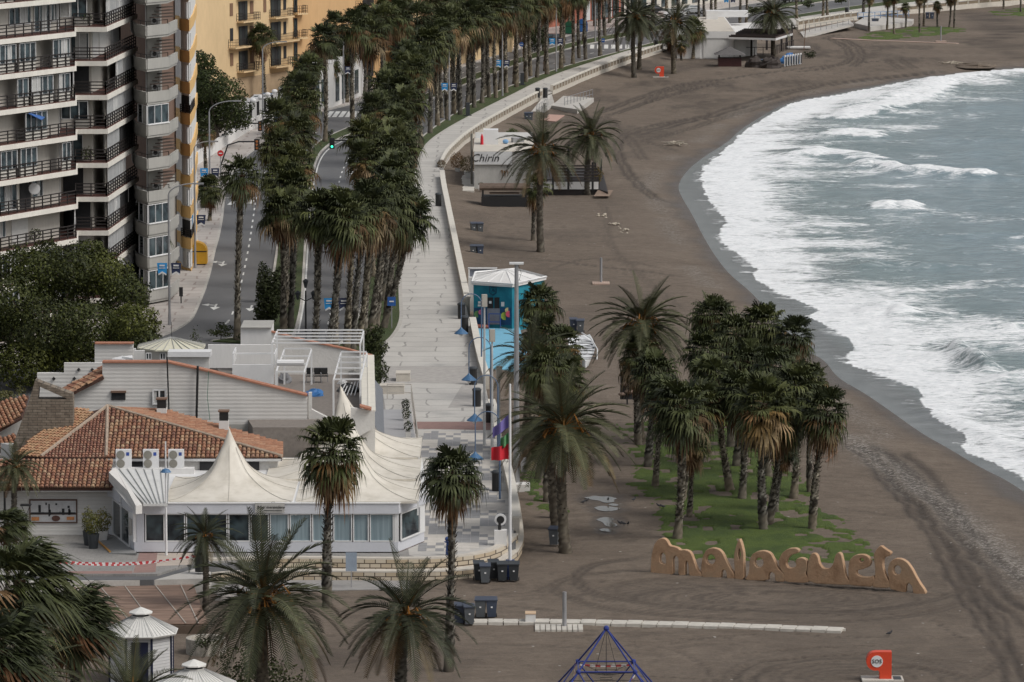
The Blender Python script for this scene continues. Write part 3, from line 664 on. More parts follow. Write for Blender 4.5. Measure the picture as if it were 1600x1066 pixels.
def date_crown(seed, n=64, L0=3.0, wind=0, low=-.62):
    rnd.seed(seed); mb = MB()
    for i in range(n):
        t = (i + .5) / n; el = math.asin(max(-1, min(1, 1 - t * (1 - low)))) + rnd.uniform(-.1, .1); az = i * 2.399 + rnd.uniform(-.25, .25)
        d = Vector((math.cos(el) * math.cos(az), math.cos(el) * math.sin(az), math.sin(el)))
        d = (d + Vector((wind * .5, 0, 0))).normalized()
        L = L0 * rnd.uniform(.82, 1.08) * (.85 + .15 * math.cos(el)); seg = 9; p = Vector((0, 0, .1 - .3 * t)) + d * .1; pts = [p]; dd = d.copy()
        for k in range(seg):
            dd = (dd + Vector((wind * .03, 0, -.075 - .085 * math.cos(el)))).normalized(); p = p + dd * L / seg; pts.append(p)
        base = lerp((.026, .030, .016), (.085, .090, .055), rnd.random())
        if t > .8 and rnd.random() < .5: base = lerp(base, rnd.choice(DEAD), rnd.uniform(.2, .8))
        mb.col = lerp((.20, .13, .05), base, .35)
        for k in range(seg):
            a, b_ = pts[k], pts[k + 1]; s = (b_ - a).cross(Vector((0, 0, 1)))
            s = s.normalized() if s.length > 1e-4 else Vector((1, 0, 0)); w1 = .045 * (1 - k / seg) + .008
            mb.add([a - s * w1, a + s * w1, b_ + s * w1 * .8, b_ - s * w1 * .8], [(0, 1, 2, 3)])
            if k < 2: mb.col = lerp(base, (.22, .11, .03), .55)
            elif k == 2: mb.col = lerp(base, (.12, .07, .03), .2)
        nlf = 30
        for j in range(nlf):
            u = .14 + .86 * j / nlf; x = u * seg; k = min(seg - 1, int(x)); q = pts[k].lerp(pts[k + 1], x - k); tan = (pts[k + 1] - pts[k]).normalized()
            s = tan.cross(Vector((0, 0, 1))); s = s.normalized() if s.length > 1e-4 else Vector((1, 0, 0)); nn = s.cross(tan).normalized()
            ll = (.46 * math.sin(math.pi * min(1, .18 + u * .8)) + .10) * rnd.uniform(.85, 1.15) * L0 / 3
            for sg in (-1, 1):
                dr = (s * sg * .85 + tan * (.55 + .4 * u) + nn * .28).normalized(); tip = q + dr * ll + Vector((0, 0, -.10 * ll))
                w1 = tan * .022; mid = q + dr * ll * .5
                mb.col = lerp(base, rnd.choice(GREEN), .2)
                mb.add([q - w1, q + w1, mid + w1 * 1.1, tip, mid - w1 * 1.1], [(0, 1, 2, 3, 4)])
    fr = MB()
    for i in range(26):
        az = i * 2.399; d = Vector((math.cos(az), math.sin(az), rnd.uniform(-.1, .9))); p0 = Vector((0, 0, 0)); p1 = d * rnd.uniform(.35, .75); p2 = p1 + Vector((d.x * .25, d.y * .25, -.3))
        fr.col = lerp((.34, .14, .025), (.20, .10, .03), rnd.random()); fr.tube([p0, p1, p2], [.02, .015, .05], 4)
    sk = MB()
    for i in range(12):
        az = i * 2.399; el = rnd.uniform(-1.4, -.9); d = Vector((math.cos(el) * math.cos(az), math.cos(el) * math.sin(az), math.sin(el)))
        sk.col = lerp(rnd.choice(DEAD), (.05, .035, .02), .5); p = d * .2; sk.tube([p, p + d * .7 + Vector((0, 0, -.1)), p + d * 1.2 + Vector((0, 0, -.5))], [.04, .03, .01], 4)
    return mb, sk, fr
def trunk_mesh(seed, kind):
    """unit trunk 10 m tall"""
    rnd.seed(seed); mb = MB(); rings = 46; n = 10; H = 10.0; vs = []
    cx = rnd.uniform(-.15, .15); 
    for i in range(rings + 1):
        t = i / rings
        if kind == 'fan': r = .07 * (1 - t) ** 3 + .165 + .03 * math.sin(t * 9 + seed); 
        else: r = .22 + .08 * (1 - t) ** 4 + (.16 * max(0, (t - .86) / .14) if t > .86 else 0)
        for k in range(n):
            a = 2 * math.pi * k / n; q = r * (1 + rnd.uniform(-.10, .10)) * (1.06 if i % 2 else .94)
            vs.append((q * math.cos(a) + cx * math.sin(t * 3.1), q * math.sin(a), t * H))
            g = rnd.random(); low = t < .15
            c = lerp((.060, .050, .042), (.17, .15, .13), g ** 2)
            if kind == 'fan' and low: c = lerp((.09, .075, .062), (.19, .165, .14), g)
            if kind == 'fan' and .15 <= t < .8: c = lerp((.022, .018, .015), (.36, .33, .30), g ** 2.6)
            if t > .85: c = lerp((.030, .020, .014), (.09, .06, .035), g)
            mb.c.append(c)
    mb.v = vs
    for i in range(rings):
        for k in range(n): mb.f.append([i * n + k, i * n + (k + 1) % n, (i + 1) * n + (k + 1) % n, (i + 1) * n + k]); mb.m.append(0)
    mb.f.append([rings * n + k for k in range(n)]); mb.m.append(0)
    # leaf-base stubs
    nb = 240 if kind == 'fan' else 110
    for i in range(nb):
        t = .15 + .85 * i / nb if kind == 'fan' else .3 + .7 * (i / nb); a = i * 2.399; r = .19 if kind == 'fan' else (.21 + (.16 * max(0, (t - .86) / .14)))
        d = Vector((math.cos(a), math.sin(a), 0)); s = Vector((-d.y, d.x, 0)); p = Vector((cx * math.sin(t * 3.1), 0, t * H)) + d * r * .9
        mb.col = lerp((.03, .022, .016), (.36, .33, .29), rnd.random() ** 2) if t < .85 else lerp((.03, .02, .012), (.12, .075, .04), rnd.random())
        L = rnd.uniform(.07, .16)
        mb.add([p - s * .06, p + s * .06, p + d * L + Vector((0, 0, .16)) + s * .03, p + d * L + Vector((0, 0, .16)) - s * .03], [(0, 1, 2, 3)])
    return mb
PROTO = {}
def palm_parts(kind, var):
    key = (kind, var)
    if key in PROTO: return PROTO[key]
    seed = {'fan': 100, 'windfan': 150, 'date': 200, 'ragged': 260, 'smalldate': 300}[kind] + var
    hide = []
    if kind in ('fan', 'windfan', 'ragged'):
        mb, sk = fan_crown(seed, n=(52, 64, 46, 58)[var % 4] if kind != 'ragged' else 34, dead=24 if kind != 'ragged' else 34, droop=.48 + .10 * (var % 3), wind=.75 if kind == 'windfan' else (.16, -.05, .24, .1)[var % 4], low=-.72); fr = None
        if kind == 'windfan': mb, sk = fan_crown(seed, n=54, dead=8, droop=.6, wind=.6)
        tk = trunk_mesh(seed, 'fan')
    else:
        mb, sk, fr = date_crown(seed, n=(58, 48)[var % 2], L0=3.0, wind=.12, low=-.36); tk = trunk_mesh(seed, 'date')
    P = {}
    for nm, m_, mt in (('crown', mb, m_leaf), ('dead_fronds', sk, m_leaf), ('fruit_stalks', fr, m_leaf), ('trunk', tk, m_bark)):
        if m_ is None: continue
        o = m_.build(nm, mt, None, smooth=(nm == 'trunk'), world=False); P[nm] = o.data; bpy.data.objects.remove(o)
    PROTO[key] = P; return P
R0 = {'fan': 1.68, 'windfan': 1.8, 'date': 2.5, 'ragged': 1.6, 'smalldate': 2.6}
prnd = random.Random(5)
def palm(kind, base, crown, rpx, z0, label, group, var=None, name=None):
    B = G(base[0], base[1], z0); s = S(B)
    h = up(B, crown[1]) - z0; dx = (crown[0] - base[0]) / s
    ax = Vector((dx, prnd.uniform(-.03, .03) * h, h)); L = ax.length
    var = prnd.randrange(4 if kind == 'fan' else 2) if var is None else var
    P = palm_parts(kind, var)
    nm = name or ('fan_palm' if 'fan' in kind or kind == 'ragged' else 'date_palm')
    r = thing(nm, label, 'palm tree', B, 0, group)
    r.rotation_mode = 'QUATERNION'; r.rotation_quaternion = Vector((0, 0, 1)).rotation_difference(ax)
    sc = rpx / s / R0[kind]; spin = prnd.uniform(0, 6.28) if kind != 'windfan' else prnd.uniform(-.3, .3)
    for nm, me in P.items():
        o = bpy.data.objects.new(nm, me); C.objects.link(o); o.parent = r
        if nm == 'trunk':
            g = max(.75, min(1.25, sc)) if kind != 'date' else max(.8, min(1.3, sc)); o.scale = (g, g, L / 10); o.location = (0, 0, -.1)
        else:
            o.location = (0, 0, L - .05); o.scale = (sc, sc, sc * prnd.uniform(.9, 1.08)); o.rotation_euler = (0, 0, spin)
    return r
FG = 'palms in the foreground by the beach terrace'
palm('fan', (511, 948), (521, 700), 64, 0, 'tall straight fan palm in front of the white tents, right of the restaurant name sign', FG, 0)
palm('fan', (701, 1050), (708, 735), 58, 0, 'slender fan palm rising in front of the chequered terrace, wide base beside small box', FG, 1)
palm('fan', (371, 531), (380, 272), 40, 1, 'lone tall thin fan palm standing between the lanes beyond the restaurant roof', 'palms on the median', 2)
palm('smalldate', (322, 952), (321, 838), 52, .3, 'short date palm right in front of the white restaurant windows', FG, 0)
palm('date', (417, 1120), (413, 935), 126, 0, 'largest foreground date palm with an orange-brown heart, leaning fronds over the wooden deck side', FG, 0)
palm('date', (630, 1128), (634, 962), 106, 0, 'dark green foreground date palm at bottom centre, swollen trunk top', FG, 1)
palm('date', (884, 864), (880, 668), 104, 0, 'tall date palm standing on the sand path beside a grey wheelie bin', 'palms along the sand by the promenade wall', 0)
palm('date', (870, 827), (862, 660), 78, 0, 'date palm just behind and left of the tall one on the sand path', 'palms along the sand by the promenade wall', 1)
WG = 'wind-bent palms in the lower left corner'
palm('windfan', (20, 1400), (35, 905), 95, 0, 'wind-bent fan palm at the left edge, uppermost of the corner clump', WG, 0)
palm('windfan', (125, 1330), (118, 965), 80, 0, 'wind-bent fan palm with hanging straw fronds beside the white kiosk', WG, 1)
palm('windfan', (0, 1500), (10, 1010), 88, 0, 'lower wind-bent fan palm cut by the left edge', WG, 1)
palm('date', (40, 1420), (45, 1066), 90, 0, 'date palm with orange fruit stalks in the bottom left corner', WG, 1)
palm('date', (215, 1500), (210, 1095), 95, 0, 'date palm whose frond tips rise in front of the white kiosk door', WG, 0)
palm('smalldate', (22, 850), (25, 730), 46, .9, 'slim date palm at the left edge before the tiled roof', WG, 1)
palm('windfan', (8, 1010), (14, 815), 40, .9, 'small wind-bent fan palm behind the corner clump at the left edge', WG, 0)
AG = 'palms between the sea wall and the sand path'
for i, (b_, c_, r_, k_, l_) in enumerate([
    ((841, 749), (880, 585), 48, 'fan', 'fan palm with hanging dry fronds, right of the floodlight mast'),
    ((855, 784), (852, 570), 46, 'fan', 'fan palm with pale slender trunk in front of the blue hut group'),
    ((828, 700), (845, 520), 44, 'fan', 'middle fan palm of the clump in front of the blue hut'),
    ((850, 650), (843, 468), 40, 'fan', 'topmost fan palm of the clump, its head over the white hut roof'),
    ((880, 690), (880, 535), 38, 'fan', 'right-hand fan palm of the clump in front of the blue hut'),
    ((822, 730), (832, 560), 66, 'date', 'date palm whose left fronds stick out over the light blue forecourt')]):
    palm(k_, b_, c_, r_, 0, l_, AG, i % 2)
GG = 'palms of the beach grove'
palm('date', (1000, 690), (1003, 505), 80, 0, 'date palm with dark arching fronds at the left back of the beach grove', GG, 0)
for i, (b_, c_, r_, l_) in enumerate([
    ((998, 695), (998, 552), 44, 'fan palm at the left rim of the grove, base by the lawn edge'),
    ((1012, 729), (1022, 578), 46, 'second fan palm in from the left rim of the grove'),
    ((1024, 760), (1040, 612), 40, 'third fan palm from the left of the grove, plain dark trunk'),
    ((1058, 843), (1062, 632), 56, 'fan palm nearest to the first letters of the clay sign, bare lower trunk'),
    ((1066, 783), (1092, 628), 46, 'fan palm right behind the one nearest the clay letters'),
    ((1077, 808), (1082, 690), 34, 'short fan palm with a leaning trunk among the left grove palms'),
    ((1141, 767), (1118, 590), 50, 'fan palm with shaggy grey trunk left of the grove centre'),
    ((1159, 781), (1158, 610), 50, 'fan palm with white-flecked trunk beside a bare sandy patch'),
    ((1193, 829), (1192, 628), 62, 'largest fan palm of the grove, thick white-flecked trunk behind the letter G'),
    ((1202, 818), (1222, 650), 46, 'fan palm hidden close behind the largest grove palm'),
    ((1212, 800), (1226, 700), 30, 'low-headed fan palm behind the thick trunk of the grove'),
    ((1240, 778), (1242, 600), 50, 'fan palm on the right side of the grove with smooth grey foot'),
    ((1269, 828), (1288, 640), 50, 'rightmost fan palm of the grove with a brown skirt, facing the sea'),
    ((1110, 676), (1114, 488), 42, 'back fan palm of the grove at its upper left'),
    ((1142, 700), (1150, 520), 46, 'back fan palm of the grove left of the highest crowns'),
    ((1195, 690), (1190, 505), 48, 'back fan palm of the grove among the highest crowns'),
    ((1232, 705), (1240, 522), 42, 'back fan palm of the grove nearest to the surf'),
    ((1150, 730), (1168, 562), 48, 'inner fan palm in the middle of the grove'),
    ((1200, 745), (1205, 570), 46, 'inner fan palm under the highest grove crowns'),
    ((1095, 720), (1098, 545), 38, 'inner fan palm on the left half of the grove'),
    ((1265, 770), (1268, 590), 36, 'slim fan palm at the right shoulder of the grove')]):
    palm('fan', b_, c_, r_, 0, l_, GG, i % 4)
HG = 'palms around the beach bar'
palm('date', (845, 394), (847, 236), 66, 0, 'big date palm with its head before the beach bar roof, nearest of the pair', HG, 1)
palm('ragged', (833, 376), (838, 290), 26, 0, 'small ragged palm below the big date palm head', HG, 0)
palm('date', (918, 305), (923, 212), 50, 0, 'date palm on the beach side of the beach bar terrace', HG, 0)
palm('fan', (787, 290), (788, 252), 24, .4, 'low dark fan palm in front of the beach bar sign', HG, 3)
FR = 'palms around the far beach restaurant'
palm('date', (991, 122), (991, 27), 44, 0, 'date palm with orange heart left of the far red rescue post, front one of two', FR, 0)
palm('date', (999, 111), (1004, 32), 38, 0, 'date palm close behind another left of the far red rescue post', FR, 1)
palm('date', (1053, 115), (1054, 34), 40, 0, 'date palm just right of the far red rescue post', FR, 1)
palm('fan', (1083, 92), (1084, 42), 22, 0, 'small fan palm against the white wall of the far restaurant', FR, 1)
palm('ragged', (1065, 95), (1064, 66), 15, 0, 'stubby shaggy palm at the left end of the far restaurant', FR, 0)
palm('ragged', (1049, 88), (1048, 60), 14, 0, 'stubby shaggy palm behind the far rescue post date palm', FR, 1)
palm('date', (1210, 90), (1208, 22), 42, 0, 'date palm growing through the edge of the dark pergola', FR, 0)
FL = 'slim palms on the far lawn'
for i, (b_, c_) in enumerate([((1358,49),(1359,-6)),((1386,47),(1387,-1)),((1397,53),(1397,-6)),((1415,43),(1414,10)),((1437,51),(1437,-4)),((1443,41),(1444,-8)),((1465,42),(1465,8)),((1483,43),(1485,-3)),((1491,44),(1493,-12)),((1568,15),(1568,-40)),((1595,19),(1596,-36))]):
    palm('fan', b_, c_, 10 if i not in (3, 6) else 9, 0, ['first','second','third','fourth','fifth','sixth','seventh','eighth','ninth','first','second'][i] + (' slim palm from the left on the far oval lawn' if i < 9 else ' palm from the left on the bright lawn at the far right'), FL, i % 4)
ORD = ['nearest','second','third','fourth','fifth','sixth','seventh','eighth','ninth','tenth','eleventh','twelfth','thirteenth','fourteenth','fifteenth','sixteenth','seventeenth','eighteenth','nineteenth','twentieth','twenty-first','twenty-second','twenty-third','twenty-fourth','twenty-fifth','twenty-sixth','twenty-seventh','twenty-eighth','twenty-ninth','thirtieth']
def row(pts, z0, hm, rm, lab, grp, lean=0, kinds=('fan',)):
    for i, p in enumerate(pts):
        B = G(p[0], p[1], z0); s = S(B); h = (p[2] if len(p) > 2 else hm) * prnd.uniform(.93, 1.07)
        palm(kinds[i % len(kinds)], p[:2], (p[0] + (p[3] if len(p) > 3 else lean * s + prnd.uniform(-.25, .25) * s), p[1] - h * s * .99), rm * s * prnd.uniform(.92, 1.12), z0, ORD[i] + ' ' + lab, grp, None)
row([(490,560,12,6),(509,562,11.5,28),(524,556,11,10),(541,548,10.5,12),(551,545,10.5,22),(560,540,10.5,20),(568,530,10.2,22),(579,524,10.4,24),(587,518,10.5,26),(599,512,8.6,42),(604,492,9.6,26),(598,470,10,12),(610,452,10.2,10),(606,430,10.3,2),(618,412,10.4,4),(612,388,10,2),(627,362,10.5,0),(620,335,10,-4),(637,312,10.4,0),(630,288,10,-4),(648,262,10,2),(640,244,10.4,-4),(658,230,10,0)], Z1, 10, 2.15, 'fan palm of the dense double row beside the promenade, counted from the restaurant', 'palms of the dense row beside the promenade')
row([(584,432,10,-14),(589,402,10.2,-16),(594,372,10,-12),(602,342,10.2,-16),(609,312,10,-14),(617,284,10.2,-12),(630,256,10,-16),(650,228,10.2,-14)], Z1, 10, 2.2, 'fan palm on the road side of the dense double row, counted from the restaurant', 'palms of the dense row beside the promenade')
row([(672,208),(684,196),(699,187),(709,178),(719,179),(730,168),(741,168),(753,161),(764,152),(775,153),(791,145),(807,136),(822,128),(839,121),(855,116),(877,107),(895,100),(915,92),(938,87),(965,81)], Z1, 11.2, 2.5, 'fan palm of the row along the curving promenade, counted from the near end', 'palms along the curving promenade')
row([(443,522,9.4,0),(453,512,10.4,4),(447,480,10.5,-4),(455,450,10.6,8),(450,420,10.4,-12),(459,392,10.6,6),(455,360,10.2,-18),(466,335,10.3,10),(472,300,10.5,6),(478,276,10,-16),(486,250,10.2,-4)], Z1, 10.4, 2.15, 'fan palm on the planted median, counted from the restaurant', 'palms on the median')
row([(551,198),(575,190),(600,182),(622,172),(652,160),(680,148),(705,136),(732,124),(760,112),(790,101),(820,90),(850,80),(880,72),(912,64),(945,56),(980,50),(1020,43),(1060,37)], Z1, 11.6, 2.7, 'fan palm on the far stretch of median, counted from the crossing', 'palms on the far median')
row([(716,170),(735,160),(757,149),(781,140),(804,130),(829,118),(852,110),(690,183),(672,196),(880,98),(905,90)], Z1, 9.6, 2.3, 'shorter fan palm on the road side of the curving promenade row, counted along it', 'palms along the curving promenade')
palm('fan', (460, 211), (456, 152), 30, Z1, 'fan palm with round head beside the poster pillar', 'palms near the junction')
palm('fan', (482, 203), (486, 95), 27, Z1, 'fan palm standing beside the junction, left of the orange signal', 'palms near the junction')
palm('fan', (508, 221), (506, 58), 30, Z1, 'tall fan palm with pale thin trunk at the tip of the junction verge', 'palms near the junction')
palm('fan', (515, 166), (512, 96), 25, Z1, 'short fan palm with thick dark trunk beyond the junction', 'palms near the junction')
palm('fan', (525, 155), (524, 38), 27, Z1, 'fan palm beyond the junction, highest crown before the orange house', 'palms near the junction')
palm('fan', (542, 160), (541, 75), 26, Z1, 'fan palm next to the curved street lamp beyond the junction', 'palms near the junction')
palm('fan', (413, 152), (409, 55), 26, Z1, 'fan palm against the orange balcony house behind a street lamp', 'palms near the junction')
row([(570,150),(600,138),(632,128),(664,117),(700,104),(736,92),(775,80),(812,68),(850,58),(890,49),(930,41),(952,36),(1000,30),(1042,23)], Z1, 10.5, 2.0, 'fan palm on the far pavement, counted from the junction', 'palms on the far pavement')
row([(1092,45,9),(1101,46,9),(1112,43,9),(1119,44,9),(1156,38,9),(1166,35,9),(1245,29,9),(1286,25,9),(1293,24,9),(1349,20,9)], Z1, 9, 1.7, 'fan palm behind the far beach restaurant, counted from its left end', 'palms behind the far beach restaurant')
row([(228,458,6.2,-2)], Z1, 6, 2.2, 'windblown fan palm at the corner of the white apartment block', 'palms at the apartment corner')
for x, y, t_, l_ in ((327,345,3.2,'low palm bush beside the pavement by the bus shelter'),(322,268,4.5,'dark palm beside the blue street banners')):
    row([(x, y, t_, 0)], Z1, 3, 1.5, l_, 'palms by the apartment pavement')

# ---- broadleaf trees and shrubs ----
def leaf_crown(seed, clumps, leaf=.28, per=220, cols=None):
    """clumps: (x,y,z,rx,ry,rz) relative; small leaf faces on and just inside each clump"""
    rs = np.random.RandomState(seed); V_ = []; Cc = []
    cols = np.array(cols or [(.030, .040, .010), (.055, .068, .014), (.085, .095, .022), (.018, .026, .008)])
    for c in clumps:
        n = int(per * c[3] * c[5]); d = rs.normal(size=(n, 3)); d /= np.linalg.norm(d, axis=1)[:, None]
        rr = rs.uniform(.72, 1.06, n)[:, None]; lump = 1 + .16 * np.sin(d * 7 + c[0] * 3).sum(1)[:, None] * .4
        p = np.array(c[:3]) + d * rr * lump * np.array(c[3:6])
        u = rs.normal(size=(n, 3)); u /= np.linalg.norm(u, axis=1)[:, None]; nn = d + rs.normal(size=(n, 3)) * .55; w_ = np.cross(u, nn); w_ /= (np.linalg.norm(w_, axis=1)[:, None] + 1e-9); u2 = np.cross(nn, w_); u2 /= (np.linalg.norm(u2, axis=1)[:, None] + 1e-9)
        s = leaf * rs.uniform(.6, 1.3, n)[:, None]
        q = np.stack([p - u2 * s * .5, p + w_ * s * .32, p + u2 * s * .6, p - w_ * s * .32], 1)
        base = cols[rs.randint(len(cols))] * .5 + cols[rs.randint(len(cols), size=n)] * .5
        V_.append(q.reshape(-1, 3)); Cc.append(np.repeat(base * rs.uniform(.75, 1.25, (n, 1)), 4, 0))
    return np.concatenate(V_), np.concatenate(Cc)
def leafobj(name, V3, Cc, parent=None, mat=None):
    fc = np.arange(len(V3)).reshape(-1, 4)
    o = npmesh(name, V3, fc, mat or m_leaf, {}, smooth=False)
    ca = o.data.color_attributes.new('Col', 'FLOAT_COLOR', 'POINT'); ca.data.foreach_set('color', np.concatenate([Cc, np.ones((len(Cc), 1))], 1).astype(np.float32).ravel())
    o.parent = parent; return o
def tree(name, base, clumps, label, cat='tree', leaf=.28, per=220, seed=1, limbs=True, group=None, cols=None, z0=Z1):
    B = G(*base, z0); t = thing(name, label, cat, B, 0, group)
    v, c = leaf_crown(seed, clumps, leaf, per, cols); leafobj('crown', v, c, t)
    mb = MB(); mb.col = (.07, .055, .045); rnd.seed(seed)
    zt = min(c_[2] for c_ in clumps); xm = sum(c_[0] for c_ in clumps) / len(clumps); ym = sum(c_[1] for c_ in clumps) / len(clumps)
    tr_ = .05 * max(c_[2] for c_ in clumps) if limbs else .04
    mb.tube([(0, 0, -.1), (xm * .2, ym * .2, zt * .4), (xm * .4, ym * .4, zt * .75)], [tr_, tr_ * .8, tr_ * .65], 8)
    for c_ in clumps: mb.tube([(xm * .4, ym * .4, zt * .7), ((c_[0] + xm * .4) / 2, (c_[1] + ym * .4) / 2, (zt * .7 + c_[2]) / 2 - .1), c_[:3]], [tr_ * .4, tr_ * .25, tr_ * .1], 5)
    mb.build('trunk', m_bark, t, world=False); return t
# great dense tree in front of the white apartments
B = G(60, 600, Z1); s = S(B); cl = []
rs = random.Random(3)
for px, py, r in [(20,470,50),(60,440,48),(110,430,46),(150,440,46),(190,470,42),(215,500,40),(235,525,28),(20,530,55),(80,510,60),(140,510,58),(185,545,42),(-40,500,60),(-90,480,60),(50,560,48),(120,555,46),(-30,560,50),(200,520,40),(90,465,50),(20,425,36),(60,412,26),(130,408,22),(-60,430,50),(170,455,36)]:
    cl.append(((px - 60) / s, rs.uniform(-3, 5) + (py - 500) * -.06, (600 - py) / s, r / s * 1.0, r / s * 1.5, r / s * .8))
tree('broadleaf_tree', (60, 600), cl, 'huge dense dark green tree in front of the white apartment block', leaf=.21, per=900, seed=7, cols=[(.024, .032, .006), (.040, .050, .008), (.062, .070, .011), (.015, .020, .005)])
B = G(340, 232, Z1); s = S(B); cl = []
for px, py, r in [(315,110,22),(325,95,14),(330,130,30),(350,150,32),(370,170,24),(330,175,32),(350,190,26),(318,150,30),(375,190,18),(312,190,24),(300,130,30),(290,170,34),(310,90,12)]:
    cl.append(((px - 340) / s, rs.uniform(-2, 3), (232 - py) / s, r / s, r / s * 1.3, r / s * .85))
tree('broadleaf_tree', (340, 232), cl, 'rounded dark green tree between the apartments and the orange house', leaf=.27, per=480, seed=9, cols=[(.026, .038, .008), (.045, .060, .010), (.068, .085, .016), (.016, .022, .005)])
def shrub(name, base, hpx, wpx, label, seed, z0=Z1, cols=None, n=9, cat='shrub', leaf=.16, per=500, group=None):
    B = G(*base, z0); s = S(B); r = random.Random(seed); cl = []; H = hpx / s; W = wpx / s / 2
    for i in range(n):
        u = (i + .5) / n; cl.append((r.uniform(-.5, .5) * W, r.uniform(-.5, .5) * W, H * (.2 + .68 * u), W * r.uniform(.4, .62) * (1.15 - .5 * u), W * .55, H * r.uniform(.14, .24)))
    return tree(name, base, cl, label, cat, leaf, per, seed, False, group, cols, z0)
DK = [(.020, .030, .008), (.035, .045, .013), (.05, .06, .02), (.015, .02, .007)]
shrub('broadleaf_bush', (424, 515), 95, 62, 'loose dark bush with glossy leaves on the near median tip', 21, cols=DK, n=14, leaf=.24, per=330)
shrub('broadleaf_bush', (412, 470), 60, 30, 'thin upright bush behind the loose bush on the median', 22, cols=DK, leaf=.2, per=350)
shrub('fan_bush', (345, 530), 26, 46, 'low round spiky bush beside the lone thin palm', 23, cols=DK)
shrub('fan_bush', (390, 535), 22, 50, 'low wide bush right of the lone thin palm', 24, cols=DK)
shrub('sapling', (305, 562), 55, 30, 'thin young street tree with sparse leaves at the pavement corner', 25, cols=DK, leaf=.14, per=110)
shrub('broadleaf_bush', (583, 570), 66, 44, 'dense dark bush at the corner of the roof terrace by the promenade', 26, cols=DK, n=12, leaf=.18, per=600)
shrub('broadleaf_bush', (594, 604), 48, 30, 'smaller round bush below the dense one by the promenade', 27, cols=DK)
shrub('broadleaf_bush', (516, 217), 15, 18, 'round dark bush at the tip of the junction verge', 28, cols=DK)
shrub('broadleaf_tree', (485, 215), 50, 34, 'leafy young tree beside the junction under the palms', 29, cols=DK, leaf=.24, per=220)
shrub('broadleaf_tree', (832, 82), 62, 44, 'dark broadleaf tree among the far palms beside the road', 30, cols=DK, leaf=.3, per=260)
shrub('broadleaf_bush', (0+20, 628), 22, 60, 'low grassy bush at the left edge beside the road', 31, cols=[(.08,.075,.02),(.05,.055,.015),(.10,.09,.03)])
shrub('thicket', (415, 1100), 72, 200, 'leafy green shrub at the foot of the largest date palm', 32, z0=0, cols=[(.03,.042,.012),(.05,.065,.02),(.07,.08,.03)], n=16, leaf=.16, per=300)
shrub('broadleaf_bush', (1265, 92), 13, 26, 'low dark bush beside the stacked blue loungers', 33, z0=0, cols=DK)
shrub('broadleaf_bush', (800, 213), 13, 26, 'small green bush behind the beach bar roof', 34, z0=0, cols=[(.05,.07,.02),(.07,.09,.03)])
for i, (x, y, l_) in enumerate([(1175,22,'leftmost dark hedge bush beyond the far restaurant'),(1200,20,'dark hedge bush beyond the far restaurant pergola'),(1262,12,'dark round bush on the far median'),(1315,6,'dark bush at the top edge by the far road'),(1128,30,'dark bush under the far palms behind the white wall')]):
    shrub('broadleaf_bush', (x, y), 12, 24, l_, 40 + i, cols=DK, leaf=.3, per=200)
# ================= buildings =================
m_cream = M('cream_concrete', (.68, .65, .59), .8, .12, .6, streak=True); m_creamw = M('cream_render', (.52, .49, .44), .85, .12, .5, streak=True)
m_brownrail = M('dark_brown_wood', (.018, .013, .012), .6, .3, 2); m_redtrim = M('red_brown_tile', (.085, .032, .025), .7, .2, 2)
m_white = M('white_paint', (.66, .65, .635), .7, .08, .8, streak=True); m_whitef = M('white_frame', (.68, .68, .68), .5, .06, 1)
m_greyc = M('grey_concrete', (.36, .35, .325), .85, .12, .5, streak=True); m_brownw = M('brown_wall', (.17, .105, .075), .85, .15, 1)
m_shut = M('roller_shutter', (.60, .59, .57), .7, .1, 2); m_curtain = M('curtain', (.42, .42, .41), .9, .25, 1.2)
m_dark = M('dark_interior', (.020, .020, .022), .8, .4, 1); m_black = M('black_metal', (.015, .015, .016), .5, .2, 2)
m_steel = M('grey_steel', (.30, .30, .31), .5, .15, 1.5, .3); m_blue = M('blue_paint', (.02, .06, .22), .5, .15, 2)
m_glass, nt, b = newmat('window_glass')
n1 = noise(nt, worldpos(nt), .9, 2); nt.links.new(ramp(nt, n1.outputs[0], [(.35, (.012, .016, .02)), (.6, (.06, .085, .095))]), b.inputs['Base Color']); b.inputs['Roughness'].default_value = .06
m_lglass, nt, b = newmat('curtained_glass')
n1 = noise(nt, worldpos(nt, (6, 1, .2)), 1.2, 2); nt.links.new(ramp(nt, n1.outputs[0], [(.3, (.17, .23, .26)), (.7, (.28, .35, .38))]), b.inputs['Base Color']); b.inputs['Roughness'].default_value = .12
W = random.Random(8)
def v2(p): return Vector((p[0], p[1]))
def inset(L, d):
    """shift an open polyline to its left by d"""
    L = [v2(p) for p in L]; out = []
    for i, p in enumerate(L):
        ns = []
        for a, b_ in ((i - 1, i), (i, i + 1)):
            if a >= 0 and b_ < len(L):
                e = (L[b_] - L[a]).normalized(); ns.append(Vector((-e.y, e.x)))
        n = sum(ns, Vector((0, 0))); n = n.normalized(); k = 1 / max(.35, n.dot(ns[0])); out.append(p + n * d * k)
    return out
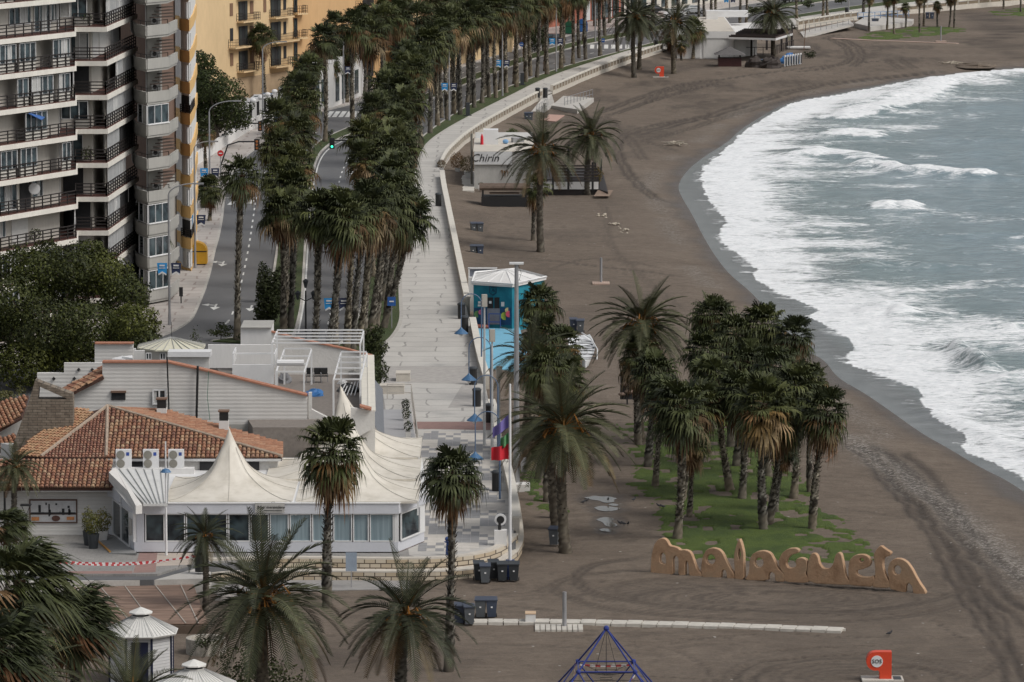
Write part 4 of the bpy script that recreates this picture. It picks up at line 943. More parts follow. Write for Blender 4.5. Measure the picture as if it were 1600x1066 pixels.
def window(root, A, B, z0, z1, out, kind='glass', div=None, fw=.05, name='window'):
    """frame with panes between wall points A and B; out = outward unit normal"""
    A, B = v2(A), v2(B); L = (B - A).length; e = (B - A).normalized(); n = div or max(1, round(L / .8))
    f = MB(); t = .09; o = out * .05
    for k in range(n + 1):
        p = A + e * (fw / 2 + (L - fw) * k / n) + o; f.seg(p - e * fw / 2, p + e * fw / 2, t, z0, z1)
    for z in (z0, z1 - fw): f.seg(A + o * 1.03, B + o * 1.03, t * .96, z, z + fw)
    fr = f.build(name, m_whitef, root)
    g = MB(); g.seg(A + e * fw, B - e * fw, .02, z0 + fw * .9, z1 - fw * .9); g.build('pane', m_lglass if kind == 'light' else m_glass, fr)
    if kind == 'curtain':
        c = MB(); a = A + e * L * W.choice((0.03, .5)); bb = a + e * L * W.uniform(.25, .45)
        c.seg(a + o * .5, bb + o * .5, .02, z0 + fw, z1 - fw); c.build('curtain', m_curtain, fr)
    return fr
def railing(root, L, z0, z1, mat=None, bars=4, post=1.3, r=.042, name='railing'):
    mb = MB(); L = [v2(p) for p in L]
    for a, b_ in zip(L, L[1:]):
        d = (b_ - a).length; n = max(1, round(d / post))
        for k in range(bars): 
            z = z0 + (z1 - z0) * (k + .7) / (bars - .3); mb.seg(a, b_, r * 1.2, z - r, z + r)
        for k in range(n + 1):
            p = a + (b_ - a) * k / n; mb.box(p.x, p.y, (z0 + z1) / 2, r * 2.2, r * 2.2, z1 - z0 + .02)
    return mb.build(name, mat or m_brownrail, root)
# ---- white apartment block with brown railings ----
ZR = V(167, 50, G(235, 458, 1).y / 1.046).z
PP = GL([(-160, 87), (0, 70), (119, 57), (119, 50), (167, 50), (215, 29)], ZR)
FL = 2.70
apt = thing('apartment_building', 'tall cream apartment block with zigzag balconies and dark brown railings', 'building', (PP[2].x, PP[2].y, 1.0))
outer = [v2(p) for p in PP]; far = outer[-1]; n_in = inset(outer, 1.45)
back = [far + Vector((-30, 4)), outer[0] + Vector((-12, 6))]
body = n_in + [n_in[-1] + Vector((-32, 6)), n_in[0] + Vector((-14, 6))]
for k in range(-8, 4):
    z = ZR + FL * k
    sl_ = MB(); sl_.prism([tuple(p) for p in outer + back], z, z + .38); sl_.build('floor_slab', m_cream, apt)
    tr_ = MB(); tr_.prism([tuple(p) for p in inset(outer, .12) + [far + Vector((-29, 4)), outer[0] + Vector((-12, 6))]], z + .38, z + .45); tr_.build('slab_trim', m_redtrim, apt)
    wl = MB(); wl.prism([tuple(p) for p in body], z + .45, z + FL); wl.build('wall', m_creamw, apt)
    rl = inset(outer, .18); railing(apt, rl, z + .45, z + 1.42)
    for si in range(len(outer) - 1):
        A, B = n_in[si], n_in[si + 1]; L = (B - A).length
        if L < 1: continue
        e = (B - A).normalized(); nrm = Vector((e.y, -e.x)); t = .3
        glazed = W.random() < .55; offs = 1.15 if glazed else .02
        while t < L - .9:
            w_ = min(L - t - .2, W.choice((1.6, 2.4, 3.2, 2.4)) * (2.0 if si == 4 else 1)); a = A + e * t + nrm * offs; b_ = a + e * w_
            kind = W.random()
            if glazed and kind < .8:
                window(apt, a, b_, z + 1.15, z + FL - .1, nrm, 'curtain' if W.random() < .6 else 'glass')
                q = MB(); q.seg(a, b_, .1, z + .46, z + 1.15); q.build('parapet_panel', m_cream, apt)
            elif kind < .22:
                q = MB(); q.seg(a, b_, .12, z + .5, z + FL - .1)
                for zz in np.arange(z + .6, z + FL - .2, .16): q.seg(a + nrm * .065, b_ + nrm * .065, .02, zz, zz + .11)
                q.build('roller_shutter', m_shut, apt)
            elif kind < .62:
                window(apt, a, b_, z + .5 if kind < .5 else z + 1.2, z + FL - .15, nrm, 'curtain')
            elif kind < .86:
                q = MB(); q.seg(a, b_, .08, z + .5, z + FL - .12); q.build('dark_opening', m_dark, apt)
            t += w_ + W.choice((.15, .5, .9))
for px_, k_, mt_ in ((204, -1, 'blue'), (66, -3, 'blue'), (150, -4, 'plant'), (80, -6, 'plant'), (100, -5, 'dish'), (20, -2, 'plant'), (140, 0, 'plant')):
    zz = ZR + FL * k_; c = G(px_, 60, ZR); c = Vector((c.x, c.y, zz))
    seg_ = [(a, b_) for a, b_ in zip(outer, outer[1:]) if min(a.x, b_.x) <= V(px_, 100, 400).x * (a.y / 400) + .6 and max(a.x, b_.x) >= V(px_, 100, 400).x * (a.y / 400) - .6]
    a, b_ = seg_[0] if seg_ else (outer[0], outer[1]); p_ = a.lerp(b_, .5) + Vector((-.5, .6)); q = MB()
    if mt_ == 'blue': q.slab([(p_.x - .2, p_.y - 2, zz + 2.6), (p_.x - .2, p_.y + 2, zz + 2.6), (p_.x + .8, p_.y + 2, zz + 2.1), (p_.x + .8, p_.y - 2, zz + 2.1)], .05); q.build('blue_awning', M('awning_blue', (.04, .12, .35), .7), apt)
    elif mt_ == 'dish': q.lathe([(.05, 0), (.45, .12)], (0, 0, 0), 14); q.v = [(p_.x + x_, p_.y - z_, zz + 2.0 + y_) for x_, y_, z_ in q.v]; q.build('satellite_dish', m_whitef, apt)
    else: v_, c_ = leaf_crown(int(px_), [(p_.x - PP[2].x, p_.y - PP[2].y, zz + .1, .5, .5, .5)], .14, 900, [(.03, .045, .012), (.05, .065, .02)]); leafobj('balcony_plant', v_, c_, apt)
# things on balconies
q = MB(); c = G(45, 372, ZR - FL * 6 + .5); q.tube([(c.x, c.y - .3, c.z + .3), (c.x + .1, c.y - .3, c.z + 1.3), (c.x - .05, c.y - .3, c.z + 2.2)], [.3, .22, .04], 7)
tag(q.build('furled_parasol', M('orange_cloth', (.45, .16, .03), .8)), 'furled orange parasol on a low balcony of the cream apartment block', 'parasol')
# ---- grey balcony part of the same corner ----
Yg = 405.0
def GZ(px, py, zc):      # point at depth zc
    Y = (zc - (CH - 0) * st) ; d = ray(px, py); t = zc / (d.y * ct - d.z * st); return Vector((d.x * t, d.y * t, CH + d.z * t))
zg = GZ(229, 60, Yg).z
gp = GL([(205, 50), (211, 57), (229, 60.5), (262, 57), (276, 50), (284, 44)], zg)
gb = thing('apartment_building', 'grey apartment block with rounded concrete balconies and brown slatted awnings', 'building', (gp[2].x, gp[2].y, 1))
go = [v2(p) for p in gp]; gi = inset(go, 1.5)
bodyg = gi + [gi[-1] + Vector((0, 14)), gi[0] + Vector((-4, 14))]
FG2 = 2.70
m_awn = M('brown_awning', (.055, .038, .030), .8, .4, 2)
for k in range(-8, 4):
    z = zg + FG2 * k
    wl = MB(); wl.prism([tuple(p) for p in bodyg], z + .2, z + FG2 + .2); wl.build('wall', m_brownw if k > -6 else m_greyc, gb)
    pr = MB(); L = go[:-1]
    pr.prism([tuple(p) for p in go[:-1] + [gi[-2], gi[0]]], z, z + .22)
    for a, b_ in zip(L, L[1:]): pr.seg(a, b_, .16, z + .2, z + 1.05)
    pr.build('balcony', m_greyc, gb)
    low = k <= -6
    A, B = gi[1], gi[2]; e = (B - A).normalized(); nr = Vector((e.y, -e.x))
    q = MB(); q.seg(A + e * .5 + nr * .05, A + e * 1.1 + nr * .05, .06, z + .3, z + FG2 - .1); q.build('door', m_white, gb)
    A, B = gi[2], gi[3]; e = (B - A).normalized(); nr = Vector((e.y, -e.x))
    if low or k == -3:
        window(gb, go[1] + Vector((.2, 0)), go[2], z + 1.1, z + FG2 - .05, Vector((-.3, -.95)), 'curtain', 2); window(gb, go[2], go[3], z + 1.1, z + FG2 - .05, Vector((.1, -1)), 'glass', 3)
        q = MB(); q.seg(go[2], go[3], .3, z + 1.05, z + 1.12); q.build('sill', m_whitef, gb)
    else:
        q = MB(); aw = G(246, 50, 0)
        for j in range(4):
            zz = z + 1.6 + j * .24; a = go[2] + (go[3] - go[2]) * (.25 + .1 * j); b_ = go[3] + Vector((.45 - .1 * j, .5)); q.seg(a + Vector((0, .3 * j)), b_ + Vector((0, .3 * j)), .45, zz, zz + .07)
        q.build('slatted_awning', m_awn, gb)
        railing(gb, [go[1], go[2], go[3]], z + 1.05, z + 1.38, m_brownrail, 1, 1.6, .025, 'top_rail')
        window(gb, A + e * .9, B - e * .2, z + .5, z + FG2 - .1, nr, 'glass', 2)
    # narrow stepped side with air conditioners
    sp = gi[3]; q = MB(); q.prism([(sp.x - .2, sp.y - .6), (sp.x + .75, sp.y - .2), (sp.x + .75, sp.y + 3), (sp.x - .2, sp.y + 3)], z + .1, z + FG2 + .1); q.build('side_wall', m_greyc, gb)
    q = MB(); q.box(sp.x + .45, sp.y - .55, z + 1.3, .6, .35, .5); ac = q.build('air_conditioner', m_whitef, gb)
    q = MB(); q.lathe([(.18, 0), (.18, .02)], (0, 0, 0), 12); q.v = [(sp.x + .42 + a, sp.y - .735 - c_, z + 1.3 + b_) for a, b_, c_ in q.v]; q.build('fan_grille', m_black, ac)
# ground floor shop
sf = [v2(G(219, 463, 1)), v2(G(248, 456, 1)), v2(G(258, 440, 1))]
q = MB(); q.prism([tuple(sf[0]), tuple(sf[1]), (sf[1].x + .3, sf[1].y + 9), (sf[0].x - 3, sf[1].y + 9), (sf[0].x - 3, sf[0].y)], 1, 1.3); q.build('base', m_cream, gb)
q = MB(); q.prism([(sf[0].x - 2, sf[0].y + .6), (sf[1].x - .2, sf[1].y + .6), (sf[1].x - .2, sf[1].y + 8), (sf[0].x - 2, sf[1].y + 8)], 1.3, zg - FG2 * 7); q.build('shop_glazing', m_glass, gb)
q = MB(); q.seg(sf[1] + Vector((-.35, 0)), sf[1], .5, 1.3, zg - FG2 * 7); q.build('pillar', m_cream, gb)
# ---- yellow banded end part ----
yb0 = GZ(280, 200, 441); yb = [v2(GZ(279, 200, 437)), v2(GZ(282, 200, 433)), v2(GZ(297, 200, 431)), v2(GZ(304, 200, 440)), v2(GZ(309, 200, 456))]
yl = thing('apartment_building', 'narrow apartment wing with yellow bands and white bay windows', 'building', (yb[2].x, yb[2].y, 1))
zy = GZ(290, 28, 433).z - 1.0
m_yel = M('yellow_render', (.66, .42, .17), .85, .12, .6, streak=True)
for k in range(-9, 3):
    z = zy + 2.7 * k
    q = MB(); q.prism([tuple(p) for p in yb + [yb[-1] + Vector((-5, 3)), yb[0] + Vector((-4, 14))]], z, z + 1.0); q.build('band', m_yel, yl)
    inn = inset(yb, .12); q = MB(); q.prism([tuple(p) for p in inn + [inn[-1] + Vector((-4, 3)), inn[0] + Vector((-4, 12))]], z + 1.0, z + 2.7); q.build('wall', m_white, yl)
    if k % 4 == 1:
        q = MB(); q.seg(inn[1] + Vector((0, -.02)), inn[2] + Vector((0, -.02)), .06, z + 1.05, z + 2.5); q.build('dark_opening', m_dark, yl); railing(yl, [yb[1], yb[2], yb[3]], z + 1.0, z + 1.7)
    else:
        window(yl, inn[1] + Vector((.2, -.03)), inn[2] + Vector((-.1, -.03)), z + 1.1, z + 2.5, Vector((0, -1)), 'light' if k % 3 == 0 else 'curtain', 2)
    e = (inn[3] - inn[2]).normalized(); window(yl, inn[2] + e * .5, inn[2] + e * 2.2, z + 1.1, z + 2.5, Vector((e.y, -e.x)), 'glass', 2)

# ---- orange houses ----
m_or = M('ochre_render', (.64, .47, .27), .85, .10, .3, streak=True); m_or2 = M('deep_ochre_render', (.60, .38, .19), .85, .10, .3, streak=True)
m_dshut = M('dark_green_shutter', (.03, .035, .035), .7, .3, 2); m_bshut = M('brown_shutter', (.20, .115, .07), .7, .2, 2); m_stone = M('sand_stone', (.42, .31, .20), .85, .15, 1)
oh = [v2(G(300, 161, 1)), v2(G(353, 157, 1)), v2(G(458, 141, 1))]
ob = thing('balcony_house', 'ochre house of several storeys with small dark balconies and shutters', 'building', (oh[1].x, oh[1].y, 1))
q = MB(); q.prism([tuple(p) for p in oh] + [(oh[2].x - .5, oh[2].y + 9), (oh[0].x - 2, oh[2].y + 16)], 1, 33); q.build('wall', m_or, ob)
q = MB(); q.seg(oh[1] + Vector((0, -.06)), oh[2] + Vector((0, -.06)), .1, 1, 3.6); q.build('plinth', m_stone, ob)
e = (oh[2] - oh[1]).normalized(); nr = Vector((e.y, -e.x)); LW = (oh[2] - oh[1]).length
s_ = S(G(400, 150, 1))
def onf(px, A=None, B=None):   # point on facade line under picture column px (depth-correct)
    A = A or oh[1]; B = B or oh[2]; d = ray(px, 100); k = d.x / d.y; t = (A.x - k * A.y) / (k * (B.y - A.y) - (B.x - A.x)); return A + (B - A) * t
zt = [1.4 + 3.15 * k for k in range(0, 11)]
def shutwin(root, A, B, nrm, x0, x1, z0, z1, mat, bal=None, sh=True):
    a, b_ = onf(x0, A, B), onf(x1, A, B)
    f = MB(); f.seg(a + nrm * .03, b_ + nrm * .03, .08, z0, z1); w_ = f.build('window', mat, root)
    if bal:
        p0, p1 = onf(bal[0], A, B), onf(bal[1], A, B)
        g = MB(); g.prism([tuple(p0), tuple(p1), tuple(p1 + nrm * 1.0), tuple(p0 + nrm * 1.0)], z0 - .28, z0 - .08); bb = g.build('balcony', m_or, root)
        railing(bb, [p0 + nrm * .03, p0 + nrm * .95, p1 + nrm * .95, p1 + nrm * .03], z0 - .08, z0 + .9, m_brownrail, 3, .35, .02)
        f = MB(); m0 = (a + b_) / 2
        f.seg(a + nrm * .1, a + (b_ - a) * .3 + nrm * .1, .06, z0, z1); f.seg(b_ + nrm * .1, b_ + (a - b_) * .3 + nrm * .1, .06, z0, z1); f.build('shutter', m_dshut, w_)
for k, z in enumerate(zt):
    if k == 0:
        for x0, x1, mt in ((375, 381, m_dark), (391, 397, m_dark), (428, 433, m_dark), (444, 448, m_dark)): shutwin(ob, oh[1], oh[2], nr, x0, x1, z, z + 2.1, mt)
        continue
    wide = k in (2, 3)
    shutwin(ob, oh[1], oh[2], nr, 359.5, 364, z + .7, z + 2.3, m_bshut if k % 2 else m_dark)
    shutwin(ob, oh[1], oh[2], nr, 373, 386, z, z + 2.4, m_dark, (357, 398) if k == 2 else (370, 397))
    shutwin(ob, oh[1], oh[2], nr, 391, 396, z + .7, z + 2.3, m_bshut)
    shutwin(ob, oh[1], oh[2], nr, 412, 416, z + .7, z + 2.3, m_bshut)
    shutwin(ob, oh[1], oh[2], nr, 423, 438, z, z + 2.4, m_dark, (400, 458) if k == 2 else (421, 450))
    shutwin(ob, oh[1], oh[2], nr, 443, 447, z + .7, z + 2.3, m_dark)
o2 = [v2(G(458, 138, 1)), v2(G(497, 135, 1)), v2(G(553, 129, 1)), v2(G(640, 112, 1))]
ob2 = thing('balcony_house', 'deeper ochre house behind the palms with wide stone balconies', 'building', (o2[1].x, o2[1].y, 1))
q = MB(); q.prism([tuple(p) for p in o2] + [(o2[3].x, o2[3].y + 12), (o2[0].x, o2[3].y + 20)], 1, 33); q.build('wall', m_or2, ob2)
e2 = (o2[3] - o2[2]).normalized(); n2_ = Vector((e2.y, -e2.x)); e3 = (o2[1] - o2[0]).normalized(); n3_ = Vector((e3.y, -e3.x))
for k, z in enumerate(zt[:9]):
    shutwin(ob2, o2[0], o2[1], n3_, 459, 464, z, z + 2.4, m_glass, (457, 473) if k else None)
    shutwin(ob2, o2[2], o2[3], n2_, 567, 583, z, z + 2.4, m_dark, (556, 587) if k else None)
    shutwin(ob2, o2[2], o2[3], n2_, 616, 630, z, z + 2.4, m_dark, (600, 634) if k else None)
# ---- street wall with globe pillars, low far houses ----
wp_ = [v2(G(300, 262, 1)), v2(G(345, 232, 1)), v2(G(385, 206, 1)), v2(G(440, 180, 1))]
gw = thing('garden_wall', 'white garden wall with grilles and round lamps on its pillars beside the pavement', 'wall', (wp_[1].x, wp_[1].y, 1))
q = MB()
for a, b_ in zip(wp_, wp_[1:]): q.seg(a, b_, .35, 1, 2.3)
q.build('wall', m_white, gw)
for i in range(6):
    p = wp_[2] + (wp_[3] - wp_[2]) * (i / 5.0); q = MB(); q.box(p.x, p.y, 2.5, .7, .7, 3.0); pi_ = q.build('pillar', m_white, gw); q = MB(); q.ball((p.x, p.y, 4.25), .38, 10, 6, .7); q.build('globe_lamp', m_whitef, pi_)
    if i < 5:
        p2 = wp_[2] + (wp_[3] - wp_[2]) * ((i + 1) / 5.0); railing(gw, [p + (p2 - p) * .25, p + (p2 - p) * .75], 2.3, 3.9, m_black, 2, .3, .03, 'grille')
def house(name, label, pts, ztop, mat, openings=(), z0=1, cat='building', depth=14, trim=None):
    P = [v2(G(x, y, z0)) for x, y in pts]; t = thing(name, label, cat, (P[0].x, P[0].y, z0))
    q = MB(); q.prism([tuple(p) for p in P] + [(P[-1].x + .3, P[-1].y + depth), (P[0].x - .3, P[-1].y + depth)], z0 - .4, ztop); q.build('wall', mat, t)
    q = MB(); q.prism([(p.x, p.y - .12) for p in P] + [(P[-1].x + .4, P[-1].y + depth + .2), (P[0].x - .4, P[-1].y + depth + .2)], ztop, ztop + .35); q.build('roof_edge', trim or m_whitef, t)
    for x0, x1, za, zb, mt, nm in openings:
        for A, B in zip(P, P[1:]):
            a, b_ = onf(x0, A, B), onf(x1, A, B)
            if (a - A).dot(B - A) >= -1e-6 and (b_ - B).dot(A - B) >= -1e-6:
                n_ = (B - A).normalized(); n_ = Vector((n_.y, -n_.x)); f = MB(); f.seg(a + n_ * .04, b_ + n_ * .04, .12, za, zb); f.build(nm, mt, t)
    return t, P
m_redr = M('red_render', (.36, .13, .085), .85, .15, .5)
house('corner_shop_building', 'red-brown corner building with tall white framed shop windows behind the far palms', [(800, 52), (905, 36), (970, 26)], 30, m_redr,
      [(912, 921, 1.2, 6, m_whitef, 'pillar'), (924, 934, 1.2, 6, m_glass, 'shop_window'), (936, 938, 1.2, 6.2, m_whitef, 'pillar'), (940, 950, 1.2, 6, m_glass, 'shop_window'), (952, 955, 1.2, 6.2, m_whitef, 'pillar'), (957, 966, 1.2, 6, m_glass, 'shop_window')])
house('town_house', 'long low white building far behind the palms at the top', [(975, 24), (1090, 8), (1230, -14)], 12, m_creamw,
      [(x, x + 8, 1.5, 4.5, m_glass, 'shop_window') for x in range(985, 1220, 16)])
house('town_house', 'pale building with white arched windows behind the junction palms', [(478, 172), (520, 168), (565, 150)], 6.5, m_white, [(x, x + 5, 1.6, 4.6, m_glass, 'window') for x in (484, 493, 502, 524, 534, 544, 554)], depth=5)
house('town_house', 'ochre house hidden behind the dense palms', [(645, 122), (730, 98), (800, 80)], 30, m_or, [(x, x + 6, z, z + 2, m_bshut, 'window') for x in range(655, 795, 18) for z in (3, 6.2, 9.4, 12.6, 15.8)])

# ---- restaurant ----
tile_mat, nt, b = newmat('roof_tiles')
a_ = N(nt, 'ShaderNodeAttribute', attribute_name='Col'); n1 = noise(nt, worldpos(nt), 5, 4)
c = mix(nt, .45, a_.outputs['Color'], ramp(nt, n1.outputs[0], [(.35, (.06, .035, .028)), (.65, (.36, .20, .12))]), 'MIX'); nt.links.new(c, b.inputs['Base Color']); b.inputs['Roughness'].default_value = .85
TC = [(.34, .15, .085), (.27, .105, .06), (.42, .26, .15), (.20, .075, .05), (.46, .33, .21), (.15, .06, .045)]
def inpoly(x, y, P):
    c = False; n = len(P)
    for i in range(n):
        (x1, y1), (x2, y2) = P[i], P[(i + 1) % n]
        if (y1 > y) != (y2 > y) and x < (x2 - x1) * (y - y1) / (y2 - y1) + x1: c = not c
    return c
def tile_roof(P, parent, eave=(0, 1), pitch=.27, rowl=.36, cols=TC, nrm=None, name='tile_roof', seed=1):
    """barrel tiles over a plane polygon; eave = indices of the eave edge"""
    r = random.Random(seed); A, B = P[eave[0]], P[eave[1]]; e = (B - A).normalized()
    N_ = nrm or Vector((0, 0, 0))
    if not N_.length:
        for i in range(1, len(P) - 1): N_ += (P[i] - P[0]).cross(P[i + 1] - P[0])
    N_ = N_.normalized(); N_ = N_ if N_.z > 0 else -N_
    u = N_.cross(e).normalized()
    if sum((p - A).dot(u) for p in P) < 0: u = -u
    Q = [((p - A).dot(e), (p - A).dot(u)) for p in P]; xs_ = [q[0] for q in Q]; ys_ = [q[1] for q in Q]
    mb = MB(); x = min(xs_) + pitch / 2; rad = pitch * .42
    while x < max(xs_):
        y = min(ys_)
        while y < max(ys_):
            if inpoly(x, y + rowl * .5, Q):
                mb.col = lerp(r.choice(cols), r.choice(cols), r.random() * .7); vs = []
                jx = r.uniform(-.012, .012)
                for yy, rr, hh in ((y - .03, rad * 1.08, .045), (y + rowl, rad * .92, .0)):
                    for a in (0, .25, .5, .75, 1):
                        an = math.pi * a; vs.append(A + e * (x + jx - math.cos(an) * rr) + u * yy + N_ * (math.sin(an) * rr * .95 + hh + .02))
                mb.add(vs, [(i, i + 1, i + 6, i + 5) for i in range(4)] + [(4, 3, 2, 1, 0)])
            y += rowl
        x += pitch
    o = mb.build(name, tile_mat, parent)
    q = MB(); q.slab([p + N_ * .01 for p in P], .18, -N_); q.build('roof_deck', M('dark_roof_bed', (.07, .035, .025), .9), o); return o
m_wall = None
mw, nt, b = newmat('painted_brick_wall')
wv = N(nt, 'ShaderNodeTexWave'); wv.wave_type = 'BANDS'; wv.bands_direction = 'Z'; wv.inputs['Scale'].default_value = 1.35; wv.inputs['Distortion'].default_value = .9; wv.inputs['Detail'].default_value = 4; wv.inputs['Detail Scale'].default_value = 3.5
nt.links.new(worldpos(nt, (1, 1, 1)), wv.inputs[0]); n1 = noise(nt, worldpos(nt, (1, 1, .4)), .6, 5)
c = mix(nt, .5, ramp(nt, wv.outputs[0], [(0, (.54, .52, .495)), (.25, (.62, .605, .58))]), ramp(nt, n1.outputs[0], [(.3, (.50, .48, .455)), (.6, (.64, .625, .60))])); nt.links.new(c, b.inputs['Base Color']); b.inputs['Roughness'].default_value = .85
bump(nt, b, wv.outputs[0], .3, .03); m_wall = mw
m_wall2 = M('rough_white_wall', (.58, .565, .54), .85, .10, .9, bumpd=.03)
def fpoly(mb, pts, zc, t):       # upright polygon facing the camera side, at depth zc, thickness t
    Y = zc; P = [V(x, y, Y) for x, y in pts]
    n = len(P); A = sum(P[i].x * P[(i + 1) % n].z - P[(i + 1) % n].x * P[i].z for i in range(n))
    if A < 0: P = P[::-1]
    mb.slab(P, t, Vector((0, 1, 0)))
FY = G(210, 864, 1).y
rest = thing('restaurant_building', 'white seafront restaurant with clay tile roofs and glazed front', 'restaurant', (G(210, 864, 1).x, FY, 1))
# glazed pavilion
pa = [v2(G(177, 838, 1)), v2(G(210, 864, 1)), v2(G(622, 864, 1)), v2(G(663, 847, 1)), v2(G(655, 716, 3.93)) , v2(G(655, 714, 3.93)) + Vector((-26, 0))]
def pz(z, d, mat, name, z1): 
    q = MB(); q.prism([tuple(p) for p in [pa[0] + Vector((-d * .6, d * .4)), pa[1] + Vector((-d * .5, -d)), pa[2] + Vector((d * .4, -d)), pa[3] + Vector((d, -d * .4)), pa[4] + Vector((d, 0)), pa[5]]], z, z1); return q.build(name, mat, rest)
m_lil = M('pale_lilac_panel', (.56, .57, .61), .5, .06, .8)
pz(1, .0, m_lil, 'sill_wall', 1.62); pz(3.28, .12, m_lil, 'fascia', 3.86); pz(3.86, .17, m_whitef, 'roof_edge', 3.93); pass
pz(1.62, -.28, m_dark, 'interior', 3.28) if False else None
q = MB(); q.prism([(pa[1].x + 1, FY + 5), (pa[3].x - 1, FY + 5), (pa[3].x - 1, FY + 5.3), (pa[1].x + 1, FY + 5.3)], 1, 3.9); q.build('inner_wall', m_brownw, rest)
q = MB(); q.prism([tuple(p) for p in [pa[0], pa[1], pa[2], pa[3], pa[4], pa[5]]], 1.0, 1.06); q.build('inner_floor', m_brownw, rest)
mx_ = [213, 226, 258, 290, 322, 356, 391, 421, 452, 487, 520, 551, 577, 616]
for i, (x0, x1) in enumerate(zip(mx_, mx_[1:])):
    a = Vector((V(x0 + .7, 830, FY).x, FY + .1)); b_ = Vector((V(x1 - .7, 830, FY).x, FY + .1))
    if i == 0:
        q = MB(); q.seg(a, b_, .2, 1.62, 3.28); q.build('corner_panel', m_lil, rest); continue
    w_ = window(rest, a, b_, 1.64, 3.26, Vector((0, -1)), 'light' if x0 > 410 else 'glass', 1, .06)
q = MB(); q.seg((V(616, 830, FY).x, FY + .12), (V(623, 830, FY).x, FY + .12), .22, 1.62, 3.28); q.build('corner_pillar', m_whitef, rest)
e = (pa[3] - pa[2]).normalized(); n_ = Vector((e.y, -e.x)); window(rest, pa[2] + e * .3, pa[2] + (pa[3] - pa[2]) * .8, 1.64, 3.26, n_, 'glass', 1, .08)
q = MB(); q.seg(pa[2] + (pa[3] - pa[2]) * .8 - n_ * .05, pa[3] - n_ * .05, .2, 1.62, 3.28); q.build('corner_pillar', m_whitef, rest)
q = MB(); q.seg(pa[3] + Vector((-.1, 0)), pa[4] + Vector((-.1, 0)), .15, 1.62, 3.28); q.build('side_wall', m_whitef, rest)
e = (pa[1] - pa[0]).normalized(); n_ = Vector((e.y, -e.x)); window(rest, pa[0] + e * .1, pa[0] + (pa[1] - pa[0]) * .82, 1.15, 3.26, n_, 'glass', 2, .06, 'entrance_door')
q = MB(); q.seg(pa[0] + (pa[1] - pa[0]) * .82 - n_ * .05, pa[1] - n_ * .05, .2, 1.62, 3.28); q.build('corner_pillar', m_whitef, rest)
for k in (0, 1):
    p = pa[0] + (pa[1] - pa[0]) * (.86 + .07 * k) + n_ * .1; q = MB(); q.seg(p - e * .16, p + e * .16, .04, 1.9 + .1 * k, 2.9); q.build('menu_board', M('menu_board_face', (.45, .43, .40), .6, .3, 6), rest)
# ribbed metal roof at the left of the pavilion
Pm = [G(224, 787, 4.0), G(262, 787, 4.0), G(264, 734, 4.8), G(173, 733, 4.8)]
q = MB(); q.slab(Pm[::-1], .15)
q.build('metal_roof', M('ribbed_white_metal', (.60, .60, .585), .5, .15, 1.2), rest)
q = MB()
for i in range(8):
    t = i / 7; a = Pm[0].lerp(Pm[1], t); b_ = Pm[3].lerp(Pm[2], t); q.tube([a + Vector((0, 0, .03)), b_ + Vector((0, 0, .03))], .035, 4)
q.build('roof_seams', M('grey_seam', (.35, .35, .34), .6), rest)
q = MB(); q.slab([G(170, 738, 4.9), G(180, 730, 4.9), G(212, 790, 4.15), G(222, 789, 4.05)][::1], .5); q.build('curved_edge', m_wall2, rest)
# lower wing with picture window and its roof
YA = G(100, 836, 1).y
q = MB(); q.prism([(V(36, 800, YA).x - 6, YA), (V(176, 800, YA).x, YA), (V(176, 800, YA).x, YA + 4), (V(36, 800, YA).x - 6, YA + 4)], 1, 3.85); q.build('wing_wall', m_wall, rest)
PA = [G(34, 763, 3.9), G(175, 763, 3.9), G(175, 719, 5.05), G(34, 719, 5.05)]; tile_roof(PA, rest, seed=2)
Pd = [G(-80, 763, 3.9), G(33, 763, 3.9), G(33, 719, 5.05), G(-80, 719, 5.05)]; tile_roof(Pd, rest, seed=12)
q = MB(); q.slab([G(34, 764, 3.85), G(176, 764, 3.85), G(176, 768, 3.7), G(34, 768, 3.7)], .1, Vector((0, 1, 0))); q.build('gutter', m_whitef, rest)
pk = G(168, 637, 7.0); B1 = G(166, 716, 4.7); B2 = G(441, 716, 4.7); B0 = G(64, 716, 4.7)
tile_roof([B1, B2, pk], rest, seed=3)
tile_roof([B0, B1, pk], rest, pitch=.2, rowl=.26, cols=[(.23, .09, .065), (.30, .13, .09), (.17, .06, .05), (.38, .24, .17)], seed=4)
b3 = G(441, 694, 4.9); N3 = (b3 - B2).cross(pk - B2)
def onpl(x, y, P0, N_):
    d = ray(x, y); t = (P0 - Vector((0, 0, CH))).dot(N_) / d.dot(N_); return Vector((0, 0, CH)) + d * t
tile_roof([B2, b3, onpl(345, 667, B2, N3), onpl(255, 641, B2, N3), pk], rest, (0, 1), seed=5, cols=[(.40, .19, .11), (.33, .14, .08), (.46, .27, .17)])
tile_roof([B0, G(20, 712, 4.7), G(112, 650, 6.2), pk], rest, (0, 1), seed=6, cols=[(.42, .25, .13), (.36, .17, .09), (.45, .30, .17)])
q = MB()
for a, b_ in ((pk, B2), (pk, B0), (pk, B1)): q.tube([a + Vector((0, 0, .12)), b_ + Vector((0, 0, .12))], .11, 6)
q.build('ridge_tiles', M('mortar_ridge', (.34, .27, .21), .9, .3, 3, bumpd=.04), rest)
q = MB(); q.prism([(B1.x - 2, B1.y + .35), (B2.x - .3, B2.y + .35), (B2.x - .3, B2.y + 7), (B1.x - 7, B1.y + 7)], 1, 4.6); q.build('inner_block', m_wall2, rest)
q = MB(); q.slab([G(166, 717, 4.66), G(441, 717, 4.66), G(441, 721, 4.5), G(166, 721, 4.5)], .1, Vector((0, 1, 0))); q.build('gutter', m_whitef, rest)
